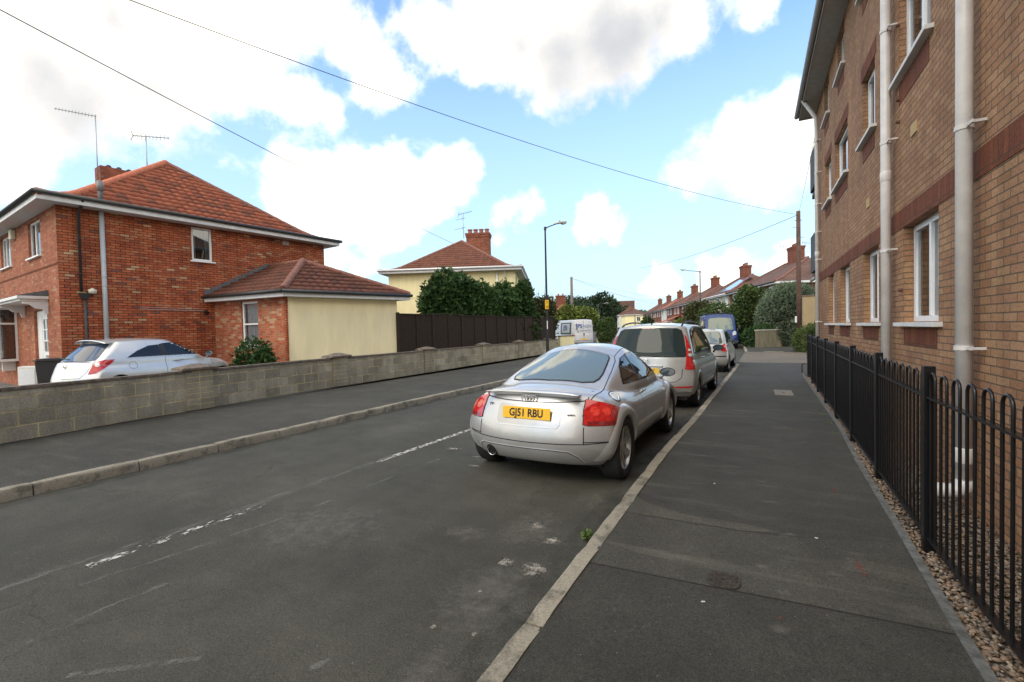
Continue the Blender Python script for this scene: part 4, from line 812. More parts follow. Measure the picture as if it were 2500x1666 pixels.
# eaves, gutter, roof
mb = MB(); mb.box(-.35,AL,-.36,0,AZ,AZ+.03); mb.build('soffit', mat('grey_soffit',(.40,.40,.38),.7,noise=.15), ap_)
mb = MB(); mb.box(-.35,AL,-.38,-.36,AZ-.02,AZ+.17); mb.box(-.37,-.35,-.38,6,AZ-.02,AZ+.17); mb.build('fascia', mat('grey_brown_fascia',(.32,.30,.27),.6,noise=.2), ap_)
gutter('gutter', [(-.37,-.43,AZ+.10),(AL,-.43,AZ+.10)], ap_, mat('grey_gutter',(.30,.29,.28),.5), r=.06)
mb = MB(); mb.add([(-.4,-.42,AZ+.17),(AL,-.42,AZ+.17),(AL,5.5,AZ+3.6),(3.5,5.5,AZ+3.6),(-.4,11.4,AZ+.17),(AL,11.4,AZ+.17)], [(0,1,2,3),(4,0,3),(5,4,3,2)]); mb.build('roof', T_far, ap_)
# balconies at the far end
for z in (3.0,5.35):
    k = MB(); k.box(-1.3,0,.01,1.6,z-.12,z); b_ = k.build('balcony_slab', mat('dark_slab',(.06,.05,.05),.8), ap_)
    k = MB()
    for a, b in (((-1.25,-.02),(-.02,-.02)),((-1.25,-.02),(-1.25,1.5)),):
        k.tube([(*a,z+1.08),(*b,z+1.08)], .022, 6); k.tube([(*a,z+.06),(*b,z+.06)], .018, 6); L_ = math.dist(a,b); n = int(L_/.05)
        for i in range(n+1): u = i/n; x, y = a[0]+(b[0]-a[0])*u, a[1]+(b[1]-a[1])*u; k.box(x-.014,x+.014,y-.014,y+.014,z+.06,z+1.08)
    k.box(-1.24,-.03,-.012,-.006,z+.05,z+1.06); k.box(-1.24,-1.235,-.01,1.5,z+.05,z+1.06); k.build('balcony_railing', M_blkpl, b_)
k = MB(); k.box(-1.25,-.05,-.06,.0,2.80,2.87); k.build('balcony_bracket', M_black, ap_)
mb = MB(); mb.box(-1.6,-.02,1.6,8,0,AZ-.3); mb.build('rear_wing', M_apart, ap_)
wl = empty('wall_lantern', (1.46,3.35,3.97), -PI/2, 'black wall lantern high on the brick flats at the right edge', 'lamp')
k = MB(); k.box(-.05,.05,-.02,.02,-.15,.15); k.box(-.02,.02,-.14,0,.08,.12); k.build('bracket', M_black, wl)
k = MB(); k.lathe([(.02,.12),(.09,.05),(.07,-.14),(.03,-.18),(0,-.19)], 8, Matrix.Translation((0,-.15,0))); k.build('lamp_body', M_black, wl)
# ------------------------------------------------------------------ foliage
def leafmat(name, cols, rough=.65, big=.8):
    q = NT(name); gi = q.n('NewGeometry').outputs['Random Per Island']; cr = q.n('ValToRGB', {0:gi}); el = cr.color_ramp.elements
    while len(el) < len(cols): el.new(.5)
    for i, (e, c) in enumerate(zip(el, cols)): e.position = i/(len(cols)-1); e.color = (*c,1)
    ob = q.n('TexCoord').outputs['Object']; n = q.noise(ob, big, 4)
    q.l(q.mix(1, cr.outputs[0], q.rng(n.outputs['Fac'], .35, .65, .7, 1.35), 'MULTIPLY'), q.b.inputs['Base Color']); q.b.inputs['Roughness'].default_value = rough; q.b.inputs['Specular IOR Level'].default_value=.25
    return q.m
F_con = leafmat('conifer_foliage', [(.016,.040,.012),(.032,.075,.020),(.055,.115,.028),(.022,.052,.016)])
F_grn = leafmat('mid_green_foliage', [(.03,.05,.015),(.05,.085,.022),(.08,.12,.03),(.04,.065,.02)])
F_yel = leafmat('yellow_green_foliage', [(.09,.12,.02),(.14,.17,.03),(.06,.10,.02),(.18,.20,.05)])
F_oli = leafmat('olive_foliage', [(.05,.06,.02),(.07,.075,.028),(.035,.05,.018),(.10,.085,.03)])
F_gry = leafmat('grey_green_foliage', [(.07,.10,.06),(.11,.15,.09),(.16,.20,.13),(.05,.075,.045)], big=.5)
F_far = leafmat('far_dark_foliage', [(.018,.035,.018),(.03,.055,.025),(.045,.07,.03)], big=.1)
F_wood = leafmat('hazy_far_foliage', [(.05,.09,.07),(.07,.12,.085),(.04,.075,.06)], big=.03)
F_hdg = leafmat('hedge_foliage', [(.05,.085,.018),(.08,.12,.025),(.035,.065,.018),(.12,.15,.04)])
M_bark = mat('bark', (.07,.05,.035), .9, noise=.4, nscale=8, bump=.6, bscale=20)
def leaves(name, blobs_, n, size, m, parent=None, seed=1, asp=.45, shell=.65, up=0., spray=0, rough=.18, cut=None):
    rg = np.random.default_rng(seed); B = np.array([[*c, *r] for c, r in blobs_], dtype=float)
    wgt = (B[:,3]*B[:,4]+B[:,4]*B[:,5]+B[:,3]*B[:,5]); idx = rg.choice(len(B), n, p=wgt/wgt.sum())
    d = rg.normal(size=(n,3)); d /= np.linalg.norm(d, axis=1)[:,None]
    rr = shell+(1-shell)*rg.random(n)**.7; lump = 1+rough*np.sin(d[:,0]*7+idx*1.7)*np.sin(d[:,1]*6+idx)*np.cos(d[:,2]*8+idx*.6)+rg.normal(size=n)*rough*.35
    P = B[idx,:3]+d*B[idx,3:]*(rr*lump)[:,None]
    if cut is not None: k = P[:,2] > cut; P = P[k]; d = d[k]; n = len(P)
    ax = d+rg.normal(size=(n,3))*.8+np.array([0,0,up]); ax /= np.linalg.norm(ax, axis=1)[:,None]
    sd = np.cross(ax, rg.normal(size=(n,3))); sd /= np.linalg.norm(sd, axis=1)[:,None]
    s = size*rg.uniform(.55,1.35,n)[:,None]
    if spray:       # feathery spray: several narrow leaves fanned from one twig
        Vs = []; 
        nn = np.cross(ax, sd)
        for k in range(spray):
            a = (k-(spray-1)/2)*.42+rg.normal(size=n)*.12; dirn = ax*np.cos(a)[:,None]+sd*np.sin(a)[:,None]; w = np.cross(dirn, nn)*s*asp*.5
            b = P+ax*s*(.12*k); Vs.append(np.stack([b, b+dirn*s*.5+w, b+dirn*s, b+dirn*s*.5-w], 1))
        V = np.concatenate(Vs, 0)
    else:
        w = sd*s*asp; V = np.stack([P, P+ax*s*.5+w, P+ax*s, P+ax*s*.5-w], 1)
    V = V.reshape(-1,3); F = np.arange(len(V)).reshape(-1,4)
    return link_mesh(name, V, F, m, parent)
def trunk(name, pts, r, parent, m=None): mb = MB(); mb.tube(pts, r, 8); return mb.build(name, m or M_bark, parent, smooth=True)
def tree(name, label, cat, loc, blobs_, n, size, m, trunk_h=1.5, tr=.12, group=None, seed=1, branches=4, core=0, **k):
    root = empty(name, loc, 0, label, cat, group); rnd = random.Random(seed)
    top = max(b[0][2] for b in blobs_)
    trunk('trunk', [(0,0,-.2),(0.03,0,trunk_h*.5),(0,.04,trunk_h),(blobs_[0][0][0]*.5,blobs_[0][0][1]*.5,top)], [tr,tr*.85,tr*.7,tr*.25], root)
    for i in range(branches):
        b = blobs_[i % len(blobs_)][0]; z = trunk_h*rnd.uniform(.6,1.0); trunk('limb', [(0,0,z),(b[0]*.5+rnd.uniform(-.1,.1),b[1]*.5,(z+b[2])*.5),tuple(b)], [tr*.45,tr*.3,tr*.1], root)
    leaves('crown', blobs_, n, size, m, root, seed=seed, **k)
    if core: leaves('inner_foliage', [(c,tuple(x*.86 for x in r)) for c, r in blobs_], core, size*3.2, m, root, seed=seed+500, asp=.5, shell=.8, rough=.05, cut=k.get('cut'))
    return root
# conifers behind the fence
def conifer(px, d, ztop, rad, seed, label, h0=.2):
    p = rd((px-1250)/1126*d, d); rnd = random.Random(seed); B = []; H = ztop
    for k in range(9):
        u = k/8; z = h0+.5+(H-h0-.9)*u; r = rad*(1-.38*u**2.6); B.append(((rnd.uniform(-.15,.15),rnd.uniform(-.15,.15),z),(r,r,.75)))
    for k in range(7):
        a = rnd.uniform(0,6.28); z = h0+.8+(H-h0-1.2)*rnd.random(); u = z/H; r = rad*(1-.55*u**1.6); B.append(((math.cos(a)*r*.75,math.sin(a)*r*.75,z),(rad*.38,rad*.38,.5)))
    B.append(((rnd.uniform(-.3,.3),0,H-.45),(.3,.3,.4)))
    return tree('conifer_tree', label, 'tree', (p.x,p.y,.1), B, 12500, .155, F_con, trunk_h=H*.5, tr=.10, group='conifers behind the brown fence', seed=seed, branches=3, asp=.34, shell=.62, up=.55, spray=4, rough=.22)
conifer(1082,22.2,4.1,1.15,11,'tallest bushy dark conifer, nearest the rendered extension')
conifer(1130,23.0,4.0,1.15,12,'dark conifer just right of the tallest one behind the fence')
conifer(1182,24.0,3.65,1.1,13,'dark conifer in the middle of the row behind the fence')
conifer(1232,25.7,3.8,1.05,14,'dark conifer in front of the white pipes of the cream house')
conifer(1275,26.9,3.9,.85,15,'dark conifer nearest the street lamp post')
p = rd(-5.4,20.6)
# small shrub by the extension window
p = rd(-7.35,13.15); tree('shrub', 'small dark green shrub below the window of the brick extension', 'shrub', (p.x,p.y,.1), [((0,0,.75),(.55,.5,.62)),((-.35,.1,.55),(.4,.4,.4)),((.3,0,.6),(.35,.35,.45))], 3200, .085, F_con, trunk_h=.4, tr=.03, seed=21, asp=.4, spray=3, branches=2)
# bush behind the lamp post, bare twigs on top
p = rd(2.0,31.0); B = [((0,0,1.8),(.95,1.0,1.6)),((.25,.3,2.8),(.65,.7,.9)),((-.35,0,2.6),(.6,.7,.9))]
bz = tree('garden_tree', 'loose olive brown tree with twiggy top right behind the street lamp post', 'tree', (p.x,p.y,.1), B, 9000, .13, F_oli, trunk_h=1.2, tr=.07, seed=22, shell=.5, rough=.3)
g = MB(); rnd = random.Random(5)
for i in range(26):
    x = rnd.uniform(-.8,.9); y = rnd.uniform(-.6,.6); z = 2.7+rnd.random()*.5; q1 = (x+rnd.uniform(-.15,.25),y,z+rnd.uniform(.5,1.2)); g.tube([(x,y,z-1),(x,y,z),q1], [.014,.01,.004], 4)
g.build('twigs', M_bark, bz)
# shrubs and hedge left of the road in the middle distance
mid = [((1335,33,1.9),'tree',F_grn), ]
p = rd(6.0,46); tree('garden_shrub', 'broad yellow green shrub behind the silver van', 'shrub', (p.x,p.y,0), [((0,0,2.0),(2.1,1.6,1.5)),((-1.8,0,1.9),(1.5,1.3,1.2)),((1.3,0,2.5),(1.3,1.2,1.1)),((-.4,0,3.1),(1.0,.9,.8))], 9000, .2, F_yel, trunk_h=1.2, tr=.1, seed=31)
p = rd(9.25,45.5); tree('hedge', 'clipped dark green hedge right of the silver van by the left gate pier', 'hedge', (p.x,p.y,0), [((0,0,1.0),(.55,2.2,1.1)),((0,1.5,1.5),(.55,1.5,1.1)),((0,-1.0,1.3),(.5,1.0,1.1))], 6500, .14, F_grn, trunk_h=.8, tr=.08, seed=32, shell=.75, rough=.08)
p = rd(3.6,50); tree('garden_shrub', 'mid green shrub left of the yellow green one, above the silver van', 'shrub', (p.x,p.y,0), [((0,0,1.6),(1.9,1.3,1.5)),((1.4,0,2.0),(1.3,1.2,1.1))], 5000, .18, F_grn, trunk_h=1.2, tr=.1, seed=33)
# right hand side: big round bush, tree beside it, low dark bush, hedge at the end of the railing
p = rd(18.55,30.6); tree('round_bush', 'huge clipped round grey green bush behind the wooden pole', 'bush', (p.x,p.y,0), [((0,0,1.85),(2.15,2.0,2.45))], 26000, .085, F_gry, trunk_h=1.2, tr=.12, seed=41, shell=.90, rough=.075, up=.5, asp=.3, cut=.15, core=7000)
p = rd(17.35,33.6); tree('garden_tree', 'leafy green tree left of the round bush', 'tree', (p.x,p.y,0), [((0,0,2.6),(1.25,1.1,1.7)),((-.6,0,1.8),(1.0,1.0,1.3)),((.5,0,3.3),(.8,.8,.9)),((-.2,0,3.7),(.6,.6,.7))], 9000, .14, F_grn, trunk_h=1.6, tr=.1, seed=42)
p = rd(15.9,30.2); tree('low_bush', 'low dark bush at the foot of the round bush beside the low garden wall', 'bush', (p.x,p.y,0), [((0,0,.65),(.8,.7,.75)),((.5,.2,.8),(.7,.6,.8))], 5000, .09, F_con, trunk_h=.4, tr=.05, seed=43)
p = rd(18.6,41.5); tree('garden_tree', 'round green garden tree above the blue van', 'tree', (p.x,p.y,0), [((0,0,2.1),(1.4,1.4,1.5)),((-.9,0,2.0),(.9,1.0,1.2)),((.9,0,1.9),(.9,1.0,1.2))], 6000, .16, F_grn, trunk_h=1.4, tr=.1, seed=44)
p = rd(18.9,46.0); tree('garden_tree', 'olive green garden tree left of the one above the blue van', 'tree', (p.x,p.y,0), [((0,0,2.3),(1.6,1.4,1.7)),((-.6,0,2.8),(1.0,1.0,1.1))], 5000, .18, F_oli, trunk_h=1.5, tr=.1, seed=45)
p = rd(19.3,52.0); tree('garden_shrub', 'yellowish shrub left of the blue van in a front garden', 'shrub', (p.x,p.y,0), [((0,0,1.3),(1.2,1.0,1.1))], 3000, .16, F_yel, trunk_h=.8, tr=.06, seed=46)
p = rd(15.5,23.4); tree('hedge', 'bright green overgrown hedge at the far end of the black railing', 'hedge', (p.x-.1,p.y+.1,0), [((-.35,0,.6),(.65,.9,.75)),((.4,.1,.95),(.8,.8,.75)),((-.2,1.0,.7),(.7,.9,.8)),((.9,.6,1.0),(.6,.6,.7))], 13000, .075, F_hdg, trunk_h=.5, tr=.05, seed=47, shell=.7, rough=.12, asp=.35)
# tiny weeds
w_ = leaves('weed', [((-1.13,3.29,.03),(.035,.05,.035))], 70, .028, F_hdg, None, seed=51, asp=.6, shell=.1); tag(w_, 'small green weed sprouting at the foot of the right kerb', 'weed')
w_ = leaves('moss', [((.93+.006*i,5+.62*i,.09),(.03,.15,.02)) for i in range(8)], 900, .02, F_hdg, None, seed=52, asp=.5, shell=.1); tag(w_, 'thin green moss and grass growing in the gravel along the edging', kind='stuff')
# ------------------------------------------------------------------ terraced semis up the far right side
def semi(label, dcen, W=13.0, D=7.6, eave=5.0, rh=7.45, wm=None, rm=None, name='semi_detached_house', r0=15.8, k=.165, oh=.4, wins=None, chim=True, group='houses along the far right side of the street', detail=True, porch=True, pots=4, loc=None, rz=None, halves=None):
    u = Vector((k,1,0)).normalized(); a27 = math.atan2(.4663,.8843)
    if loc is None:
        dd_ = dcen+W/2*u.y; loc = rd(r0+k*dd_, dd_); rz = math.atan2(-u.y,-u.x)+a27
    root = empty(name, loc, rz, label, 'house', group)
    wm = wm or M_farred; rm = rm or T_far
    mb = MB(); mb.add([(0,0,0),(W,0,0),(W,D,0),(0,D,0),(0,0,eave),(W,0,eave),(W,D,eave),(0,D,eave)], [(0,1,5,4),(1,2,6,5),(2,3,7,6),(3,0,4,7)])
    wl_ = mb.build('wall', wm, root)
    if halves: g = MB(); g.box(halves[0],halves[1],-.03,0,0,eave-.01); g.build('rendered_front', halves[2], root)
    T = D/2+oh; pf = [(0,eave+.05),(T*.25,eave+.05+(rh-eave)*.18),(T,rh)]
    mb = MB()
    for (t0,h0),(t1,h1) in zip(pf[:-1],pf[1:]):
        c0 = [(-oh+t0,-oh+t0,h0),(W+oh-t0,-oh+t0,h0),(W+oh-t0,D+oh-t0,h0),(-oh+t0,D+oh-t0,h0)]; c1 = [(-oh+t1,-oh+t1,h1),(W+oh-t1,-oh+t1,h1),(W+oh-t1,D+oh-t1,h1),(-oh+t1,D+oh-t1,h1)]
        mb.add(c0+c1, [(i,(i+1)%4,4+(i+1)%4,4+i) for i in range(4)])
    rf = mb.build('roof', rm, root)
    g = MB(); g.box(-oh,W+oh,-oh,D+oh,eave-.13,eave+.04); g.build('eaves', M_fascia, root)
    gutter('gutter', [(-oh,-oh-.05,eave+.03),(W+oh,-oh-.05,eave+.03)], root, M_white if wm is not M_farred else M_gutter, r=.06)
    for pA, pB2 in (((-oh,-oh),(-oh+T,-oh+T)),((W+oh,-oh),(W+oh-T,-oh+T)),((-oh+T,-oh+T),(W+oh-T,-oh+T))):
        zA = eave+.08 if pA[1] < 0 else rh; gg = MB(); 
        if pA[1] < 0: m1 = (pA[0]+(pB2[0]-pA[0])*.25, pA[1]+(pB2[1]-pA[1])*.25); gg.tube([(*pA,zA),(*m1,pf[1][1]+.03),(*pB2,rh+.03)], .10, 6)
        else: gg.tube([(*pA,rh+.03),(*pB2,rh+.03)], .10, 6)
        gg.build('ridge_tiles', T_ridgebr, root)
    if chim: chimney(root, W/2-.75, W/2+.75, D/2-.45, D/2+.45, rh-.7, rh+1.35, pots, M_farred, potr=.15, ph=.32)
    for (x0,x1,z0,z1) in (wins or [(1.0,1.9,3.7,4.8),(3.6,5.0,3.7,4.8),(W-1.9,W-1.0,3.7,4.8),(W-5.0,W-3.6,3.7,4.8),(3.0,5.2,.9,2.3),(W-5.2,W-3.0,.9,2.3)]):
        g = MB(); y = -.035 if halves else -.0
        for b in ((x0,x0+.09,z0,z1),(x1-.09,x1,z0,z1),(x0+.09,x1-.09,z1-.09,z1),(x0+.09,x1-.09,z0,z0+.09),((x0+x1)/2-.04,(x0+x1)/2+.04,z0+.09,z1-.09)): g.box(b[0],b[1],y-.05,y+.0,b[2],b[3])
        g.box(x0-.06,x1+.06,y-.09,y,z0-.07,z0-.003); f = g.build('window', M_white, root)
        g = MB(); g.box(x0+.04,x1-.04,y-.03,y+.002,z0+.04,z1-.04); g.build('pane', MATS['dark_pane'], f)
    if porch:
        for x in (1.9, W-1.9):
            g = MB(); g.box(x-.5,x+.5,-.02,.0,.05,2.1); dr_ = g.build('door', mat('far_door',(.25,.2,.18),.5), root)
            g = MB(); g.box(x-.8,x+.8,-.75,-.025,2.3,2.42); g.build('door_canopy', M_fascia, root)
    return root
MATS['dark_pane'] = mat('dark_window_pane', (.03,.035,.04), .08, spec=.8)
s1 = semi('nearest red brick semi on the far right, partly behind the round bush', 44.6, D=8.0, wins=[(1.0,2.0,3.6,4.8),(3.6,4.9,3.6,4.8),(11.2,12.2,3.5,4.75),(8,9.4,3.6,4.8),(3.0,5.2,.9,2.3)])
g = MB(); g.box(12.5,12.75,-.14,0,4.3,4.6); g.build('alarm_box', MATS['cream_plastic'], s1)
s2 = semi('cream rendered semi with a pale blue solar panel on its roof', 58.0, wm=M_pale, rm=T_far)
g = MB(); T_ = 4.2; 
def onroof(x, t): h0 = 5.05+2.4*.18; return (x, -.4+t, (h0+(7.45-h0)*(t-T_*.25)/(T_*.75))+.07)
M_sol = mat('pale_solar_glass', (.25,.36,.55), .12, spec=1.0, metal=.5)
g.add([onroof(6.3,1.15), onroof(11.0,1.15), onroof(11.0,3.7), onroof(6.3,3.7)], [(0,1,2,3)]); g.build('solar_panel', M_sol, s2)
pipe('downpipe', [(12.7,-.08,0),(12.7,-.08,4.9)], .06, M_white, s2, n=8); pipe('downpipe', [(12.2,-.08,0),(12.2,-.08,4.9)], .05, M_white, s2, n=8)
semi('red brick semi just left of the cream one with the solar panel', 71.6)
s4 = semi('red brick semi with an orange lean-to porch roof, halfway down the far row', 85.2, halves=(8.2,13.0,M_farred))
semi('red and white semi with a bright orange roof in the far row', 98.6, halves=(6.5,13,M_whitewall), rm=T_faro)
semi('dull red semi near the far end of the right row, with thin chimney pots', 112.0, rm=T_far)
semi('farthest brown roofed semi of the right hand row', 125.5, rm=T_far, wm=M_farred)
g = MB(); g.add([(8,-3.2,2.1),(13.2,-3.2,2.1),(13.2,0,3.3),(8,0,3.3),(8,-3.2,0),(13.2,-3.2,0),(13.2,0,0),(8,0,0)], [(0,1,2,3)]); g.build('porch_roof', T_faro, s4)
g = MB(); g.box(8.2,13,-3.0,-.03,0,2.1); g.build('porch_wall', M_farred, s4)
# the street curves left: cream hipped house, terraces
a27 = math.atan2(.4663,.8843)
semi('pale yellow house with brown hipped roof where the far street bends', 0, W=6.6, D=7, eave=5.2, rh=7.4, wm=M_yel, rm=T_far, name='detached_house', chim=False, group=None, porch=False, loc=rd(35.2,143), rz=a27-.06, wins=[(3.5,4.6,3.2,4.6)])
semi('long cream terrace left of the pale yellow hipped house', 0, W=34, D=8, eave=5.4, rh=8.4, wm=M_whitewall, rm=T_far, name='terrace_row', chim=False, group=None, porch=False, loc=rd(42.6,186), rz=a27+math.radians(-102), wins=[(x,x+1.2,3.4,4.7) for x in (3,8,13,18,23,28)]+[(x,x+1.6,.9,2.2) for x in (3,8,13,18,23,28)])
semi('white and dark timbered terrace at the far end of the street', 0, W=26, D=8, eave=6.2, rh=8.6, wm=M_whitewall, rm=T_faro, name='terrace_row', chim=False, group=None, porch=False, loc=rd(44.6,232), rz=a27+math.radians(-80), wins=[(x,x+1.7,3.6,5.2) for x in (1.5,5.5,9.5,13.5,17.5,21.5)]+[(x,x+1.9,.8,2.4) for x in (1.5,5.5,9.5,13.5,17.5,21.5)])
semi('orange roofed house half hidden left of the telegraph pole', 0, W=5.4, D=6, eave=3.9, rh=5.7, wm=M_farred, rm=T_faro, name='detached_house', group=None, porch=False, loc=rd(5.9,74), rz=a27+.1, wins=[(3,4.2,2.4,3.4)], pots=2)
# big red brick factory on the hill
fa = empty('factory_building', rd(84,430), a27-.15, 'long flat topped red brick factory block on the far hillside', 'building')
g = MB(); g.box(0,30,0,24,0,25); g.build('brick_block', M_farred, fa); g = MB(); g.box(-.3,30.3,-.3,24.3,25,25.6); g.build('parapet', mat('grey_parapet',(.25,.24,.23),.8), fa)
for r_ in range(4):
    for c_ in range(8):
        g = MB(); g.box(1.6+c_*3.6,3.6+c_*3.6,-.15,.0,5.5+r_*5,8.6+r_*5); g.build('window', MATS['dark_pane'], fa)
g = MB(); g.box(-13,0,6,20,0,22); g.build('side_wing', M_farred, fa)
# wooded hill
mb = MB(); rg = random.Random(9)
def hillf(u, v):
    r = -30+u*420; d = 640+v*500; h = 44*math.exp(-((r-130)/150)**2)*math.sin(min(1,v*1.6+.05)*PI/2)+1.5*math.sin(r*.09)+1.2*math.sin(r*.23+1); 
    return rd(r, d, max(-1,h-2 if v > 0 else -1))
mb.grid(hillf, 40, 12); hill = mb.build('wooded_hill', mat('hill_ground', (.05,.075,.05), .95, noise=.3, nscale=.05), smooth=True); tag(hill, kind='structure')
rgn = np.random.default_rng(12); BL = []
for i in range(360):
    u = rgn.random(); v = rgn.random()**1.5*.9; p = hillf(u, v+.03); s = rgn.uniform(4,8); BL.append(((p.x,p.y,p.z+s*.3),(s*1.2,s*1.2,s)))
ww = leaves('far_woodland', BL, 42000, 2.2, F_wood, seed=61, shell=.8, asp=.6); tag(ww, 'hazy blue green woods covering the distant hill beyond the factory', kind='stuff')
labs = ['dark tree at the left end of the far tree line, beside the telegraph pole','second tree of the far line, right of the telegraph pole','third dark tree of the far line, above the yellow green shrub','tallest domed tree at the right end of the far tree line','lower dark tree sloping down in front of the factory','small dark tree between the factory and the street end']
for i, (r, d, h, w_) in enumerate(((27,205,16,8),(33.5,210,15.5,7),(36.5,200,15,5.5),(37.5,190,15.8,5.5),(47,215,12.5,8),(56,240,7.5,7))):
    p = rd(r,d); tree('tree', labs[i], 'tree', (p.x,p.y,0), [((0,0,h-w_*.7),(w_*.8,w_*.8,w_*.7)),((w_*.5,0,h*.45),(w_*.9,w_*.8,h*.42)),((-w_*.5,0,h*.45),(w_*.8,w_*.8,h*.42))], 4500, .8, F_far, trunk_h=h*.4, tr=.4, group='dark trees beyond the left gardens', seed=70+i)
# trees behind, between the cream house and the far line
p = rd(22,160); tree('tree', 'low dark tree beyond the brick chimney of the hidden house on the left', 'tree', (p.x-3,p.y,0), [((0,0,6),(8,6,6)),((6,0,5),(6,5,5))], 4000, .7, F_far, trunk_h=3, tr=.3, seed=80)
for i, (r_, d_, lab) in enumerate(((28.3,96,'dark green garden bush by the leaning pole in the far street'),)):
    p = rd(r_,d_); tree('garden_shrub', lab, 'shrub', (p.x,p.y,0), [((0,0,1.7),(1.3,1.2,1.9))], 2600, .3, F_con, trunk_h=1, tr=.1, seed=84+i)
# ------------------------------------------------------------------ street furniture
mat('lamp_post_paint', (.010,.010,.011), .6, noise=.3)
def street_lamp(label, loc, rz, H, arm, rise=.25, pole=.05, base=.09, baseh=1.4, headlen=.62, col=None, group=None):
    root = empty('street_lamp', loc, rz, label, 'street lamp', group); m = col or M_black
    g = MB(); g.lathe([(base,0),(base,baseh),(pole*1.1,baseh+.12),(pole,H*.6),(pole*.8,H)], 14, cap=True); g.build('post', MATS['lamp_post_paint'] if m is M_black else m, root, angle=.6)
    g = MB(); g.lathe([(pole*1.3,H-.12),(pole*1.3,H+.03),(0,H+.05)], 12); g.tube([(0,0,H-.04),(arm*.4,0,H+rise*.35),(arm,0,H+rise)], [pole*.6,pole*.5,pole*.48], 8); g.build('bracket_arm', m, root, smooth=True)
    hd = empty('x', (0,0,0)); bpy.data.objects.remove(hd)
    M = Matrix.Translation((arm,0,H+rise))@Matrix.Rotation(math.radians(-9),4,'Y')
    g = MB(); n = 14; vs = []
    for i in range(n+1):
        u = i/n; x = -.08+headlen*u; w = .10*math.sin(min(1,(u*.9+.12))*PI*.82)**.6+.012; h = .085*math.sin(min(1,u*.9+.1)*PI*.85)**.6+.01
        for k in range(12): a = PI*k/11; vs.append(M@Vector((x, w*math.cos(a), h*math.sin(a))))
    g.add(vs, [(i*12+k,i*12+k+1,(i+1)*12+k+1,(i+1)*12+k) for i in range(n) for k in range(11)]+[(i*12,(i+1)*12,(i+1)*12+11,i*12+11) for i in range(n)]); hh = g.build('lamp_head', mat('grey_lamp_housing',(.38,.38,.36),.4,metal=.2,noise=.2), root, smooth=True)
    g = MB(); g.lathe([(0.001,-.085),(.07,-.075),(.10,-.03),(.105,.0)], 14, M@Matrix.Translation((headlen*.62,0,0))@Matrix.Scale(1.5,4,(1,0,0))); g.build('lamp_bowl', mat('clear_lamp_bowl',(.55,.56,.52),.15,spec=.8), hh, smooth=True)
    g = MB(); g.lathe([(.03,0),(.03,.05),(0,.06)], 8, M@Matrix.Translation((headlen*.35,0,.08))); g.build('photocell', M_blkpl, hh)
    return root
pL = rd(1.72,22.4); lampA = street_lamp('tall black street lamp with yellow tags in front of the brown fence', (pL.x,pL.y,.12), a27+.05, 6.35, .52, rise=.16, base=.075, baseh=1.25)
g = MB(); g.box(-.09,.09,-.085,-.078,2.42,2.86); sg = g.build('yellow_tag', mat('yellow_sign',(.75,.42,.02),.5), lampA)
tag(sg, 'two small yellow tags, one above the other')
g = MB(); g.box(-.055,.055,-.079,-.074,2.63,2.65); g.build('tag_gap', M_black, lampA)
def text_obj(name, s, size, m, parent, M, extrude=.001, ax='CENTER', bold=0, squeeze=1, shear=0):
    cu = bpy.data.curves.new(name, 'FONT'); cu.body = s; cu.size = size; cu.extrude = extrude; cu.align_x = ax; cu.align_y = 'CENTER'; cu.offset = bold; cu.shear = shear; cu.resolution_u = 3
    o = bpy.data.objects.new('tmp', cu); C.objects.link(o); dg = bpy.context.evaluated_depsgraph_get(); me = bpy.data.meshes.new_from_object(o.evaluated_get(dg)); bpy.data.objects.remove(o)
    me.name = name; me.transform(M@Matrix.Diagonal((squeeze,1,1,1))); me.materials.clear(); me.materials.append(m); ob = bpy.data.objects.new(name, me); C.objects.link(ob)
    if parent: ob.parent = parent
    return ob
UP = Matrix.Rotation(PI/2,4,'X')       # text upright, facing -y
text_obj('tag_text', '3', .15, mat('tag_ink',(.06,.03,.01),.6), sg, Matrix.Translation((0,-.088,2.75))@UP); text_obj('tag_text', '18', .15, MATS['tag_ink'], sg, Matrix.Translation((0,-.088,2.52))@UP)
g = MB(); g.box(-.02,.02,-.10,-.092,1.45,1.85); g.build('white_number_strip', M_white, lampA)
pL = rd((1711-1250)/1126*50,50); street_lamp('slim grey street lamp reaching left over the blue van roof', (pL.x,pL.y,.1), a27+PI-.1, 7.3, 1.35, rise=.12, pole=.07, base=.10, baseh=1.5, col=mat('dull_grey_lamp_post',(.09,.08,.075),.6), headlen=.8)
pL = rd((1462-1250)/1126*92,92); street_lamp('small far street lamp on the left pavement above the clipped hedge', (pL.x,pL.y,.1), a27, 6.1, 1.2, rise=.1, pole=.06, base=.09, baseh=1.2, col=MATS['dull_grey_lamp_post'], headlen=.9)
def pole(label, loc, H, r, name='telegraph_pole', lean=0, steps=True, m=None, group=None):
    root = empty(name, loc, 0, label, 'pole', group); root.rotation_euler = (0,lean,0)
    g = MB(); g.tube([(0,0,-.3),(0,0,H*.5),(0,0,H)], [r,r*.88,r*.75], 14); g.build('pole_shaft', m or M_wood, root, smooth=True)
    if steps:
        g = MB(); g.box(-.16,.16,-.012,.012,H-.55,H-.51); g.build('pole_bracket', M_dkmetal, root)
        for i, z in enumerate((H-.9,H-1.5,H-1.9,H-2.4,H-2.9,H-3.4)):
            g = MB(); s = 1 if i%2 else -1; g.tube([(s*r*.6,0,z),(s*(r+.13),0,z),(s*(r+.13),0,z+.03)], .012, 5); g.build('step_iron', M_dkmetal, root)
    return root
pP = rd((1951-1250)/1126*26.4,26.4); poleA = pole('tall dark wooden telegraph pole in front of the round grey green bush', (pP.x,pP.y,0), 7.95, .14)
